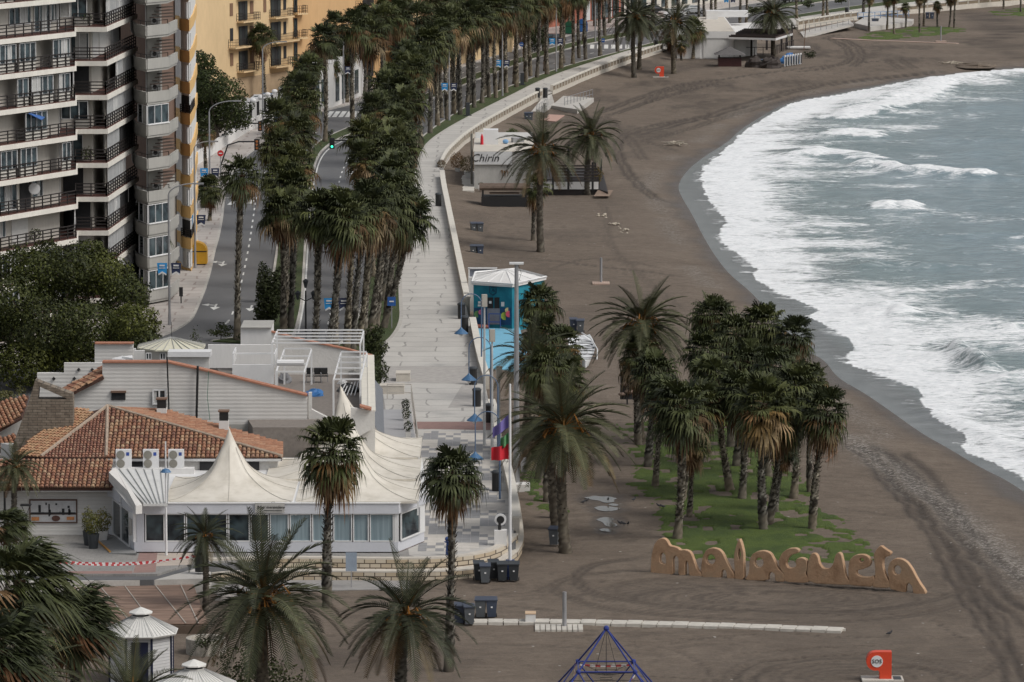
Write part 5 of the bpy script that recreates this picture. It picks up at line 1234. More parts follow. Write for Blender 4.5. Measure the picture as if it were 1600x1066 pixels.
q = MB(); fpoly(q, [(312, 738), (312, 722), (405, 722), (405, 738)], B1.y + .2, .1); fpoly(q, [(205, 730), (205, 720), (245, 720), (245, 730)], B1.y + .2, .1); q.each('clerestory', m_dark, rest)
# left roofs
ND = Vector((-.35, -.5, 1)); PD = G(0, 690, 4.5)
tile_roof([onpl(x, y, PD, ND) for x, y in ((-90, 712), (-2, 672), (34, 652), (44, 618), (-60, 640))], rest, (0, 1), seed=7, cols=[(.42, .20, .11), (.36, .16, .09), (.45, .29, .17)])
tile_roof([onpl(x, y, PD + Vector((0, 0, -.5)), ND) for x, y in ((-40, 722), (0, 704), (24, 698), (24, 678), (-40, 696))], rest, (0, 1), seed=8, cols=[(.42, .20, .11), (.36, .16, .09)])
q = MB(); fpoly(q, [(-60, 720), (-2, 676), (34, 655), (34, 700), (-60, 740)], G(0, 690, 4.2).y + 1.2, .4); q.build('side_wall', m_wall2, rest)
# upper white walls
ZW = 304.0
q = MB(); fpoly(q, [(114, 735), (114, 613), (160, 590), (160, 565), (262, 565), (330, 580), (480, 617), (480, 735)], ZW, .5); q.build('upper_wall', m_wall, rest)
q = MB()
for (x0, y0), (x1, y1) in (((160, 565), (262, 565)), ((262, 565), (330, 580)), ((330, 580), (480, 617))):
    a, b_ = V(x0, y0 - .6, ZW), V(x1, y1 - .6, ZW); q.slab([a + Vector((0, -.15, 0)), b_ + Vector((0, -.15, 0)), b_ + Vector((0, .65, 0)), a + Vector((0, .65, 0))], .1)
q.build('clay_coping', M('clay_coping_mat', (.36, .16, .10), .85, .25, 3), rest)
NE = Vector((-.45, -.25, 1)); PE = V(112, 614, ZW - .6)
tile_roof([onpl(x, y, PE, NE) for x, y in ((98, 609), (112, 614), (161, 589), (161, 574))], rest, (0, 1), seed=9)
q = MB(); fpoly(q, [(330, 663), (455, 663), (455, 690), (330, 690)], ZW - .12, .1); q.build('grey_plinth', m_greyc, rest)
q = MB(); fpoly(q, [(482, 614), (487, 614), (487, 640), (526, 660), (526, 720), (482, 720)], ZW + .2, .5); q.build('stair_wall', m_wall2, rest)
q = MB(); fpoly(q, [(174, 614), (196, 614), (196, 625), (174, 625)], ZW - .06, .05); q.build('vent_opening', m_dark, rest)
q = MB(); fpoly(q, [(173, 611), (197, 611), (197, 614), (173, 614)], ZW - .2, .2); q.build('brick_lintel', m_brownw, rest)
a, b_ = V(238.5, 632, ZW), V(260, 632, ZW); window(rest, a.xy + Vector((0, -.08)), b_.xy + Vector((0, -.08)), a.z, V(0, 608, ZW).z, Vector((0, -1)), 'curtain', 2, .09)
q = MB(); q.tube([V(261, 558, ZW - .3), V(264, 642, ZW - .3)], .05, 6); q.tube([V(309, 572, ZW - .3), V(307, 655, ZW - .3)], .08, 6); q.build('drain_pipe', m_black, rest)
q = MB(); q.tube([V(326, 580, ZW - .2), V(324, 620, ZW - .2), V(328, 657, ZW - .2)], .025, 4); q.build('green_cable', M('green_hose', (.05, .16, .11), .6), rest)
def chimney(x, yb, yt, w_, zc, lab):
    p = V(x, yb, zc); h = V(x, yt, zc).z - p.z; ww = w_ / (F_ / zc); t = thing('roof_chimney', lab, 'chimney', p)
    q = MB(); q.box(p.x, p.y, p.z + h * .28, ww, ww, h * .56); q.build('stack', m_white, t)
    q = MB(); q.box(p.x, p.y, p.z + h * .74, ww * .92, ww * .92, h * .36); q.build('flue', m_black, t)
    q = MB(); q.box(p.x, p.y, p.z + h * .95, ww * 1.15, ww * 1.15, .09); q.build('cap', m_brownw, t)
chimney(253, 658, 621, 15, 300.5, 'white roof chimney with black flue in the middle of the tile roof'); chimney(350, 678, 640, 15, 299.0, 'white roof chimney with black flue near the pointed tent tip')
# stone sail-shaped wall
m_rubble, nt, b = newmat('rubble_stone'); br = N(nt, 'ShaderNodeTexBrick'); br.inputs['Scale'].default_value = 1; br.inputs['Brick Width'].default_value = .55; br.inputs['Row Height'].default_value = .16; br.inputs['Mortar Size'].default_value = .018; br.inputs['Color1'].default_value = (.13, .10, .075, 1); br.inputs['Color2'].default_value = (.24, .20, .155, 1); br.inputs['Mortar'].default_value = (.035, .03, .025, 1)
nt.links.new(worldpos(nt, (1, 1, 1), (R(90), 0, 0)), br.inputs[0]); n1 = noise(nt, worldpos(nt), 3, 4); nt.links.new(mix(nt, .35, br.outputs[0], ramp(nt, n1.outputs[0], [(.3, (.08, .065, .05)), (.7, (.3, .25, .2))])), b.inputs['Base Color']); b.inputs['Roughness'].default_value = .95; bump(nt, b, n1.outputs[0], .8, .05)
sw = thing('stone_wall', 'sail-shaped grey stone wall with a triangular opening rising from the tile roof', 'wall', V(66, 700, 298))
q = MB(); fpoly(q, [(18, 702), (46, 624), (114, 624), (114, 668), (50, 704)], 298, 1.0); fpoly(q, [(46, 624), (55, 594), (61, 597), (59, 624)], 298, 1.0); fpoly(q, [(61, 597), (113, 616), (114, 624), (106, 624), (61, 604)], 298, 1.0); q.build('masonry', m_rubble, sw)
# stepped screen walls with crossed openings
q = MB(); fpoly(q, [(58, 625), (58, 583), (100, 583), (100, 567.5), (160, 567.5), (160, 625)], 309, .35); q.build('screen_wall', m_wall, rest)
q = MB()
for x, y in ((84, 592), (116, 592), (123, 578), (144, 578)):
    for a, b_ in (((x - 3, y), (x, y - 3.2)), ((x, y - 3.2), (x + 3, y)), ((x + 3, y), (x, y + 3.2)), ((x, y + 3.2), (x - 3, y)), ((x, y), (x, y))):
        if a != b_: fpoly(q, [(x, y), a, b_], 308.9, .05)
q.build('crossed_opening', m_dark, rest)
q = MB(); fpoly(q, [(148, 600), (148, 538), (208, 538), (208, 565), (168, 565), (168, 600)], 313, .4); q.build('upper_screen_wall', m_wall, rest)
q = MB(); fpoly(q, [(148, 538), (148, 536), (208, 536), (208, 538)], 312.8, .7); q.build('clay_coping', M('clay_coping_mat', (.36, .16, .10), .85, .25, 3), rest)
# roof pavilion and boxes behind
pv = thing('roof_pavilion', 'small eight-sided rooftop room under a pale yellow fluted roof', 'pavilion', V(266, 565, 314))
c0 = V(266, 546, 314); rr = 57 / (F_ / 314)
q = MB(); q.lathe([(rr * .78, -1.6), (rr * .78, 0)], (c0.x, c0.y + 1.2, c0.z), 8); q.build('wall', m_wall2, pv)
m_cy = M('pale_yellow_sheet', (.55, .53, .42), .7, .12, 2)
q = MB(); q.lathe([(rr, -.02), (rr, .06), (.05, .62)], (c0.x, c0.y + 1.2, c0.z), 8); q.build('roof', m_cy, pv)
q = MB()
for k in range(8):
    for j in (-1, 0, 1):
        a = 2 * math.pi * (k + .5 + j * .3) / 8; rj = rr * (1 if j == 0 else .95); q.tube([(c0.x + rj * math.cos(a), c0.y + 1.2 + rj * math.sin(a), c0.z + .09), (c0.x + .1 * math.cos(a), c0.y + 1.2 + .1 * math.sin(a), c0.z + .64)], .025, 4)
q.build('roof_ribs', M('grey_seam', (.35, .35, .34), .6), pv)
q = MB(); q.tube([(c0.x, c0.y + 1.2, c0.z + .5), (c0.x, c0.y + 1.2, c0.z + 1.6)], .02, 4); q.build('finial', m_black, pv)
for x in (232, 254):
    a, b_ = V(x - 4, 562, 313.4), V(x + 5, 562, 313.4); window(pv, a.xy, b_.xy, a.z, V(x, 551, 313.4).z, Vector((0, -1)), 'glass', 2, .05)
def wbox(mb, x0, y0, x1, y1, zc, depth): fpoly(mb, [(x0, y1), (x0, y0), (x1, y0), (x1, y1)], zc, depth)
q = MB(); wbox(q, 376, 513, 424, 560, 327, 3.5); wbox(q, 325, 539, 430, 575, 325, .3); q.build('rooftop_block', m_white, rest)
q = MB(); wbox(q, 376, 511.5, 424, 513, 326.8, 3.9); q.build('block_coping', m_greyc, rest)
q = MB(); wbox(q, 363, 570, 428, 600, 316, .25); wbox(q, 363, 553, 365, 570, 317, 3.4); wbox(q, 428, 553, 430, 572, 316, 3); wbox(q, 363, 552, 430, 554, 319.5, .2); q.build('rooftop_box', m_whitef, rest)
q = MB(); wbox(q, 262, 550, 329, 558, 309, 1.4); q.build('roof_parapet', m_whitef, rest); q = MB(); wbox(q, 264, 558, 327, 600, 309.3, .3); q.build('block_wall', m_wall2, rest)
q = MB(); wbox(q, 210, 548, 260, 566, 318, .3); wbox(q, 160, 545, 212, 566, 319, .3); q.build('rear_wall', m_white, rest)
q = MB(); q.slab([V(175, 560, 310), V(192, 556, 312), V(196, 562, 310)], .1); q.slab([V(190, 557, 310.5), V(207, 555, 311), V(207, 560, 310)], .1); q.build('folded_panels', m_whitef, rest)
# roof terrace
ft = 5.6; tq = [G(395, 668, ft), G(586, 668, ft), G(574, 552, ft), G(325, 552, ft)]
q = MB(); q.prism(xy(tq), 1, ft); q.build('terrace_floor', M('grey_decking', (.20, .175, .155), .85, .25, 4), rest)
ca, cb = G(576, 643, 6.9), G(574.5, 556, 6.9)
q = MB(); q.seg(ca, cb, .75, 1, 6.9); q.build('terrace_wall', m_wall2, rest)
q = MB(); q.seg(ca, cb, .85, 6.9, 6.96); q.seg(ca, cb, .06, 6.96, 7.0); q.build('terrace_coping', M('cream_coping', (.62, .59, .52), .8, .1, 1), rest)
ZB = cb.y + .5
q = MB(); fpoly(q, [(424, 600), (424, 518), (470, 530), (545, 546), (582, 556), (582, 600)], ZB, .35); q.build('terrace_back_wall', m_wall2, rest)
q = MB()
for (x0, y0), (x1, y1) in (((424, 518), (470, 530)), ((470, 530), (545, 546)), ((545, 546), (582, 556))):
    a, b_ = V(x0, y0 - .5, ZB), V(x1, y1 - .5, ZB); q.slab([a + Vector((0, -.1, 0)), b_ + Vector((0, -.1, 0)), b_ + Vector((0, .5, 0)), a + Vector((0, .5, 0))], .08)
q.build('clay_coping', M('clay_coping_mat', (.36, .16, .10), .85, .25, 3), rest)
q = MB(); fpoly(q, [(548, 637), (582, 642), (582, 670), (548, 690)], ca.y - .4, .3); q.build('terrace_front_wall', m_wall2, rest)
q = MB(); fpoly(q, [(562, 634), (580, 639), (580, 642), (562, 637)], ca.y - .7, .9); q.build('clay_coping', M('clay_coping_mat', (.36, .16, .10), .85, .25, 3), rest)
def frame(x0, x1, yn, yf, zt_, ns, lab, posts_down=ft):
    a, b_, c_, d_ = G(x0, yn, zt_), G(x1, yn, zt_), G(x1, yf, zt_), G(x0, yf, zt_)
    c_.x = b_.x; d_.x = a.x
    t = thing('pergola_frame', lab, 'pergola', (a.x, a.y, posts_down)); q = MB()
    for p in (a, b_, c_, d_): q.box(p.x, p.y, (posts_down + zt_) / 2, .11, .11, zt_ - posts_down)
    q.each('post', m_whitef, t); q = MB()
    for k in range(ns):
        s0 = a.lerp(d_, k / (ns - 1)); s1 = b_.lerp(c_, k / (ns - 1)); q.seg(s0.xy, s1.xy, .09, zt_, zt_ + .09)
    for p0, p1 in ((a, d_), (b_, c_)): q.seg(p0.xy, p1.xy, .09, zt_ - .09, zt_)
    q.build('roof_slats', m_whitef, t)
m_tarp = M('blue_tarpaulin', (.04, .16, .40), .5, .3, 2)
frame(521, 563, 594, 551, 7.9, 6, 'white slatted pergola frame on the right of the roof terrace'); frame(431, 475, 582, 546, 7.9, 4, 'white slatted pergola frame on the left of the roof terrace')
frame(425, 563, 537, 517, 9.2, 5, 'long white pergola frame along the back of the roof terrace')
a, b_ = V(433, 567, 309), V(475, 567, 309); q = MB(); q.tube([a, b_], .2, 8); tag(q.build('rolled_canvas', m_whitef), 'white rolled canvas lying under the left terrace pergola', 'canvas')
def heap(name, x, y, wpx, hpx, z, mat, lab, cat, seed=1, dep=1.0):
    p = G(x, y, z); s = S(p); W2 = wpx / s / 2; H2 = hpx / s; rs = np.random.RandomState(seed); mb = MB(); n = 12; m_ = 7; vs = []
    for j in range(m_):
        for i in range(n):
            a = 2 * math.pi * i / n; el = (j / (m_ - 1)) * math.pi / 2; r_ = math.cos(el) * (1 + rs.uniform(-.2, .2)) + .02
            vs.append((p.x + math.cos(a) * r_ * W2, p.y + math.sin(a) * r_ * W2 * dep, z - .03 + H2 * math.sin(el) * rs.uniform(.7, 1.1)))
    mb.add(vs, [(j * n + i, j * n + (i + 1) % n, (j + 1) * n + (i + 1) % n, (j + 1) * n + i) for j in range(m_ - 1) for i in range(n)] + [tuple((m_ - 1) * n + k for k in range(n))])
    return tag(mb.build(name, mat), lab, cat)
heap('tarpaulin', 495, 577, 36, 14, ft, m_tarp, 'crumpled blue tarpaulin at the back of the roof terrace', 'tarpaulin', 1)
heap('tarpaulin', 492, 618, 30, 12, ft, m_tarp, 'blue tarpaulin bundle in the middle of the roof terrace', 'tarpaulin', 2)
heap('tarpaulin', 545, 612, 36, 14, ft, M('black_sheet', (.03, .03, .032), .4, .4, 3), 'black plastic sheets heaped under the right terrace pergola', 'tarpaulin', 3)
heap('parasol_bundle', 445, 598, 22, 18, ft, M('grey_cloth', (.20, .20, .21), .8, .3, 3), 'grey folded parasols leaning under the left terrace pergola', 'parasols', 5)
for i_, (x, y, w_, h_, m_, l_) in enumerate(((552, 585, 20, 9, m_greyc, 'grey cushions piled at the back right of the roof terrace'), (447, 615, 26, 10, m_steel, 'dull grey bundle at the front left of the roof terrace'), (535, 600, 16, 8, m_whitef, 'pale cloth lying under the right terrace pergola'), (515, 566, 18, 8, m_tarp, 'small blue tarpaulin scrap right of the big one'), (470, 575, 18, 8, m_black, 'black cover beside the left terrace pergola'), (400, 590, 22, 8, m_greyc, 'grey roof clutter left of the left pergola'))): heap('bundle', x, y, w_, h_, ft, m_, l_, 'bundle', 40 + i_)
q = MB()
for i_ in range(5): q.tube([G(530 + i_ * 6, 618, ft + .1), G(540 + i_ * 5, 600 - i_, ft + .5)], .04, 4)
tag(q.build('loose_poles', m_whitef), 'white loose poles scattered under the right terrace pergola', 'poles')
def mkchair():
    t = thing('terrace_chair', 'x', 'chair'); q = MB(); q.box(0, 0, .44, .45, .45, .04); q.build('seat', m_black, t, world=False)
    q = MB(); q.box(0, .22, .72, .45, .03, .42); q.build('backrest', m_black, t, world=False); q = MB()
    for a in (-.21, .21):
        q.tube([(a, -.2, 0), (a, -.2, .62), (a, .22, .64)], .02, 4); q.tube([(a, .24, 0), (a, .22, .95)], .02, 4)
    q.tube([(-.21, .22, .95), (.21, .22, .95)], .02, 4); q.build('frame', m_steel, t, world=False); return t
for i, (x, l_) in enumerate(((484, 'left'), (496, 'middle'), (507, 'right'))): many('tch', mkchair, G(x, 598, ft), R(4 * i), l_ + ' one of three metal chairs in a row on the roof terrace', 'chairs on the roof terrace')
q = MB(); a, b_, = G(584, 650, 4.8), G(582, 590, 4.8)
q.slab([G(583, 590, 5.0), G(586, 665, 5.0), G(601, 688, 4.0), G(598, 608, 4.0)], .08); q.build('side_awning', M('grey_corrugated', (.16, .17, .19), .6, .3, 3), rest)
# air conditioning units on the roof edge
def mkac():
    t = thing('air_conditioner', 'x', 'air conditioner'); q = MB(); q.box(0, 0, .55, .92, .36, 1.1); q.build('casing', m_whitef, t, world=False)
    for zz in (.28, .80):
        q = MB(); q.lathe([(.25, 0), (.25, .03), (.05, .035)], (0, 0, 0), 16); q.v = [(x_ - .17, -.185 - z_, y_ + zz) for x_, y_, z_ in q.v]; q.build('fan', M('fan_grey', (.22, .21, .18), .6), t, world=False)
    q = MB(); q.box(.25, -.187, .85, .18, .01, .2); q.build('badge', M('badge_blue', (.03, .07, .3), .5), t, world=False); return t
for x, l_ in ((193.5, 'left'), (236, 'middle'), (275.5, 'right')):
    many('ac', mkac, V(x, 731, B1.y - .9) , 0, l_ + ' one of three white twin-fan air conditioners before the tile roof', 'air conditioners on the restaurant roof')
q = MB(); q.box(V(235, 733, B1.y - .9).x, B1.y - .9, V(235, 731, B1.y - .9).z - .3, 5.2, .7, .6); q.build('unit_shelf', m_white, rest)
# tents
m_tent, nt, b = newmat('tent_fabric'); n1 = noise(nt, worldpos(nt, (1, 1, .5)), .8, 7, .65); nt.links.new(ramp(nt, n1.outputs[0], [(.3, (.46, .425, .36)), (.48, (.58, .54, .47)), (.6, (.64, .60, .53))]), b.inputs['Base Color']); b.inputs['Roughness'].default_value = .6
def tent(x0, x1, yf, yb, zE, peak, lab):
    a, b_ = G(x0, yf, zE), G(x1, yf, zE); yb_ = G(x1, yb, zE).y; w_ = (b_.x - a.x) / 2; d_ = (yb_ - a.y) / 2; cx, cy = a.x + w_, a.y + d_
    H = V(peak[0], peak[1], cy).z - zE; px_ = V(peak[0], peak[1], cy).x - cx
    t = thing('pointed_tent', lab, 'tent', (cx, cy, zE)); n = 36; vs = []
    for j in range(n + 1):
        for i in range(n + 1):
            u = (i / n * 2 - 1); v = (j / n * 2 - 1); u = math.copysign(abs(u) ** 1.5, u); v = math.copysign(abs(v) ** 1.5, v)
            r1 = max(abs(u), abs(v)); r2 = math.hypot(u, v); d = r1 * .55 + r2 * .45 if r2 > 0 else 0; d = min(1.0, d) if r1 < 1 else 1.0
            k = .86 * (math.exp(-2.7 * d) - math.exp(-2.7)) / (1 - math.exp(-2.7)) + .14 * (1 - min(1, d * 3.2)) 
            if d > .12: k += .012 * math.cos(8 * math.atan2(v, u)) * (1 - d)
            vs.append((cx + u * w_ + px_ * (1 - min(1, d)) ** 1.5, cy + v * d_, zE + H * k - .12 * (1 - r1) * 0))
    q = MB(); q.add(vs, [(j * (n + 1) + i, j * (n + 1) + i + 1, (j + 1) * (n + 1) + i + 1, (j + 1) * (n + 1) + i) for j in range(n) for i in range(n)]); q.build('canopy', m_tent, t, smooth=True)
    q = MB()
    for a in range(8):
        l_ = []
        for f in range(2, 19):
            ca, sa = math.cos(a * math.pi / 4), math.sin(a * math.pi / 4); m_ = max(abs(ca), abs(sa)); i_ = int(round((math.copysign((f / 18 * abs(ca) / m_) ** (1 / 1.5), ca) + 1) / 2 * n)); j_ = int(round((math.copysign((f / 18 * abs(sa) / m_) ** (1 / 1.5), sa) + 1) / 2 * n)); v_ = Vector(vs[j_ * (n + 1) + i_]) + Vector((0, 0, .012))
            if not l_ or (v_ - l_[-1]).length > .05: l_.append(v_)
        q.tube(l_, .016, 4)
    q.build('seams', M('seam_grey', (.36, .34, .30), .7), t)
    q = MB()
    for (p0, p1) in (((cx - w_, cy - d_), (cx + w_, cy - d_)), ((cx + w_, cy - d_), (cx + w_, cy + d_)), ((cx - w_, cy - d_), (cx - w_, cy + d_))): q.seg(p0, p1, .06, zE - .12, zE + .01)
    q.build('valance', m_tent, t); q = MB()
    q.box(cx - w_, cy - d_, zE - .4, .1, .1, .8); q.box(cx + w_, cy - d_, zE - .4, .1, .1, .8); q.each('post', m_whitef, t)
tent(257, 456, 783.5, 745, 3.97, (358, 668), 'front left pointed cream tent over the glazed restaurant front')
tent(462, 653, 783.5, 750, 3.97, (556, 690), 'front right pointed cream tent behind the tall fan palm')
tent(415, 654, 749, 716, 4.05, (548, 655), 'middle pointed cream tent between the front and back ones')
tent(470, 655, 715, 684, 4.15, (532, 602), 'back pointed cream tent with the highest tip beside the roof terrace')
# picture on the wing wall
PX = lambda x: V(x, 800, YA).x
pic = thing('wall_picture', 'brown framed picture of dishes and a seaside room on the white wall', 'picture', (PX(83), YA - .05, up(G(83, 836, 1), 817)))
zt0, zb0 = up(G(83, 836, 1), 780), up(G(83, 836, 1), 817)
q = MB(); x0, x1 = PX(46), PX(121)
q.box((x0 + x1) / 2, YA - .05, (zt0 + zb0) / 2, x1 - x0, .08, zt0 - zb0); q.build('frame', M('brown_frame', (.09, .045, .03), .6), pic)
q = MB(); q.box((x0 + x1) / 2, YA - .095, zb0 + (zt0 - zb0) * .2, x1 - x0 - .16, .02, (zt0 - zb0) * .30); q.box((x0 + x1) / 2, YA - .095, zb0 + (zt0 - zb0) * .68, x1 - x0 - .16, .02, (zt0 - zb0) * .52); q.build('pale_print', M('print_pale', (.42, .42, .43), .4, .2, 2), pic)
q = MB(); hh = zt0 - zb0
for i in range(16):
    xx = x0 + .15 + (x1 - x0 - .3) * W.random(); q.box(xx, YA - .112, zb0 + hh * W.uniform(.42, .85), W.uniform(.03, .16), .012, hh * W.uniform(.05, .5) * .6)
q.box((x0 + x1) / 2, YA - .11, zb0 + hh * .42, x1 - x0 - .2, .01, hh * .07); q.build('dark_print', m_dark, pic)
q = MB(); q.box(x0 + .35, YA - .113, zb0 + hh * .18, .45, .01, hh * .16); q.box(x1 - .4, YA - .113, zb0 + hh * .2, .45, .01, hh * .14); q.each('food_print', M('print_orange', (.45, .19, .07), .5, .4, 12), pic)
q = MB(); q.lathe([(.25, 0), (.25, .01)], (0, 0, 0), 16); q.v = [((x0 + x1) / 2 + .15 + a, YA - .113 - c_, zb0 + hh * .2 + b_ * .7) for a, b_, c_ in q.v]; q.build('dish_print', M('print_pan', (.09, .04, .03), .4, .5, 10), pic)
def text(s, size, loc, mat, label=None, parent=None, rot=(R(90), 0, 0), name='lettering', ext=.01, shear=0):
    cu = bpy.data.curves.new('t', 'FONT'); cu.body = s; cu.size = size; cu.extrude = ext; cu.align_x = 'CENTER'; cu.align_y = 'CENTER'; cu.shear = shear; cu.resolution_u = 2
    ob_ = bpy.data.objects.new('t', cu); C.objects.link(ob_); dg = bpy.context.evaluated_depsgraph_get(); dg.update(); me = bpy.data.meshes.new_from_object(ob_.evaluated_get(dg)); bpy.data.objects.remove(ob_)
    o = bpy.data.objects.new(name, me); me.name = name; me.materials.clear(); me.materials.append(mat); C.objects.link(o); o.rotation_euler = rot
    if parent is not None:
        L = ABS[parent.name]; o.parent = parent; o.location = (loc[0] - L[0], loc[1] - L[1], loc[2] - L[2])
    else: o.location = loc
    ABS[o.name] = tuple(loc); return o
# sign above the entrance window
p0 = V(421.5, 792, FY - .3); sg = thing('restaurant_sign', 'small grey sign board with black script lettering on the pale fascia', 'sign', p0)
q = MB(); q.box(p0.x, FY - .24, p0.z - .06, 46 / S(p0), .08, .56); q.build('board', M('sign_grey', (.42, .41, .39), .7), sg)
text('M', .34, (p0.x - .58, FY - .29, p0.z - .06), m_black, None, sg); text('el merendero', .235, (p0.x + .2, FY - .29, p0.z - .03), m_black, None, sg, shear=.35)
q = MB(); q.box(p0.x + .2, FY - .29, p0.z - .22, 1.0, .02, .03); q.tube([(p0.x - .05, FY - .27, p0.z + .06), (p0.x + .12, FY - .27, p0.z + .27), (p0.x + .3, FY - .27, p0.z + .27)], .012, 4); q.build('underline', m_black, sg)
p0 = V(193, 784, FY + 3.2); sg = thing('entrance_sign', 'little white script sign standing on the slanted fascia by the entrance', 'sign', p0)
q = MB(); q.box(p0.x, p0.y, p0.z, .5, .06, .55, R(40)); q.build('board', m_whitef, sg); text('Merendero', .12, (p0.x, p0.y - .08, p0.z - .05), m_black, None, sg, rot=(R(90), 0, R(25)))
# ================= walls, deck, street furniture, small things =================
m_wallcap = M('pale_wall_stone', (.52, .48, .42), .85, .15, 1.2, bumpd=.02)
m_blockst, nt, b = newmat('stone_blocks'); br = N(nt, 'ShaderNodeTexBrick'); br.inputs['Scale'].default_value = 1; br.inputs['Brick Width'].default_value = .62; br.inputs['Row Height'].default_value = .26; br.inputs['Mortar Size'].default_value = .03; br.inputs['Color1'].default_value = (.40, .32, .22, 1); br.inputs['Color2'].default_value = (.50, .44, .35, 1); br.inputs['Mortar'].default_value = (.09, .07, .055, 1)
nt.links.new(worldpos(nt, (1, 1, 1), (R(90), 0, 0)), br.inputs[0]); nt.links.new(br.outputs[0], b.inputs['Base Color']); b.inputs['Roughness'].default_value = .9
def wallrib(name, L, w, z0, z1, mat, root, off=0, sm=1):
    L = smoothline(L, sm) if sm else np.array([(p[0], p[1]) for p in L]); mb = MB(); n = len(L); pts = []
    for i in range(n):
        d = L[min(i + 1, n - 1)] - L[max(i - 1, 0)]; d = d / (np.linalg.norm(d) + 1e-9); nn = np.array((-d[1], d[0])); pts.append((L[i] + nn * (off - w / 2), L[i] + nn * (off + w / 2)))
    vs = []
    for a, b_ in pts: vs += [(a[0], a[1], z0), (b_[0], b_[1], z0), (b_[0], b_[1], z1), (a[0], a[1], z1)]
    fs = [(3, 2, 1, 0), tuple(len(vs) - 4 + k for k in range(4))]
    for i in range(n - 1):
        for k in range(4): fs.append((i * 4 + k, i * 4 + (k + 1) % 4, (i + 1) * 4 + (k + 1) % 4, (i + 1) * 4 + k))
    mb.add(vs, fs); return mb.build(name, mat, root)
E1 = [(803,826),(801,800),(795,765),(786,730),(779,700)]; E2 = [(776,686),(770,655),(765,640)]; E3 = [(757,600),(748,570),(740,530),(736,510)]; E4 = [(728,478),(722,450),(712,400),(704,360),(697,325),(691,295),(689,277)]
for E, l_ in ((E1, 'pale stone parapet curving along the right side of the chequered terrace'), (E2, 'short stretch of pale parapet beside the flags'), (E3, 'pale parapet beside the two nearest blue arched lamps'), (E4, 'long straight pale parapet between promenade and beach bins')):
    L = GL(E, 1.0); t = thing('sea_wall', l_, 'wall', (L[0].x, L[0].y, 0), 0, 'stretches of promenade sea wall')
    wallrib('masonry', L, .42, -.3, 1.62, m_wallcap, t, -.12); wallrib('coping', L, .52, 1.62, 1.74, M('pale_coping', (.60, .57, .51), .8, .12, 1), t, -.12)
def balustrade(E, lab, step=2.3, top=1.85):
    L0 = GL(E, 1.0); t = thing('balustrade', lab, 'balustrade', (L0[0].x, L0[0].y, 0)); wallrib('base_wall', L0, .5, -.3, 1.08, m_wallcap, t, .12); wallrib('rail', L0, .36, top - .16, top, M('pale_coping', (.60, .57, .51), .8, .12, 1), t)
    wallrib('infill', L0, .12, 1.08, top - .26, M('brown_infill', (.20, .16, .115), .9, .3, 3), t, .0)
    L = smoothline(L0, 1); seg = np.linalg.norm(np.diff(L, axis=0), axis=1); cum = np.concatenate([[0], np.cumsum(seg)]); n = min(95, int(cum[-1] / step)); me = None
    for k in range(n + 1):
        u = cum[-1] * k / n; x, y = np.interp(u, cum, L[:, 0]), np.interp(u, cum, L[:, 1])
        if me is None:
            q = MB(); q.box(0, 0, (top + 1.08) / 2 - 1, .4, .4, top - 1.08 - .02); o = q.build('pillar', m_wallcap, t, world=False); me = o.data
        else:
            o = bpy.data.objects.new('pillar', me); C.objects.link(o); o.parent = t
        o.location = (x - L0[0].x, y - L0[0].y, 1.0)
balustrade([(690,262),(697,248),(706,238),(728,218),(755,200),(790,180),(830,158),(846,150)], 'balustrade along the inner bend of the promenade up to the ramp')
balustrade([(862,143),(870,140),(910,122),(950,106),(1000,88),(1034,77)], 'balustrade on the far bend of the promenade above the palms')
balustrade([(1246,40),(1290,33),(1320,28),(1340,26)], 'short balustrade behind the far pergola')
balustrade([(1400,18),(1412,17),(1500,8),(1600,0),(1700,-8)], 'farthest balustrade at the top right above the lawns', 3.5)
# ramps and landing
m_ramp = M('pale_concrete', (.46, .44, .41), .8, .15, 1)
t = thing('beach_ramp', 'concrete ramp with steel handrail running from promenade to a landing', 'ramp', G(850, 170, 0))
q = MB(); P = [G(838,158,1.0), G(868,145,1.0), G(862,160,.6), G(845,178,.05), G(806,192,.05)]
q.slab([G(848,152,1.0), G(862,147,1.0), G(866,160,.75), G(845,180,.1), G(818,190,.05)], .3); q.build('slope', m_ramp, t)
q = MB(); q.prism(xy(GL([(862,165),(880,150),(928,153),(902,171)], .55)), -.1, .55); q.build('landing', m_ramp, t)
railing(t, [G(838,180,.3), G(856,164,.7)], .5, 1.5, m_steel, 2, 1.6, .03, 'handrail'); railing(t, [G(882,165,.55), G(926,152,.55)], .55, 1.55, m_steel, 2, 1.6, .03, 'handrail')
q = MB(); q.prism(xy(GL([(832,186),(842,178),(882,180),(868,190)], .1)), -.1, .1); tag(q.build('shower_base', M('pink_tiles', (.44, .28, .23), .8, .15, 2)), 'pinkish tiled shower base at the foot of the ramp', 'shower base')
t = thing('beach_ramp', 'long low ramp with handrail below the far wall', 'ramp', G(1300, 45, 0)); q = MB(); q.slab([G(1250,50,.2), G(1328,32,1.0), G(1334,38,1.0), G(1256,58,.1)], .3); q.build('slope', m_ramp, t); railing(t, [G(1256,55,.2), G(1334,36,1.0)], .6, 1.7, m_steel, 2, 2.2, .03, 'handrail')
t = thing('beach_landing', 'stone landing with steps and blue railings at the far wall', 'landing', G(1370, 35, 0)); q = MB(); q.prism(xy(GL([(1335,36),(1355,24),(1428,30),(1424,34),(1360,42)], .7)), -.1, .7); q.build('platform', m_ramp, t); railing(t, [G(1340,31,.7), G(1420,27,.7)], .8, 1.8, M('light_blue_metal', (.20, .28, .42), .5), 2, 1.2, .05, 'blue_railing')
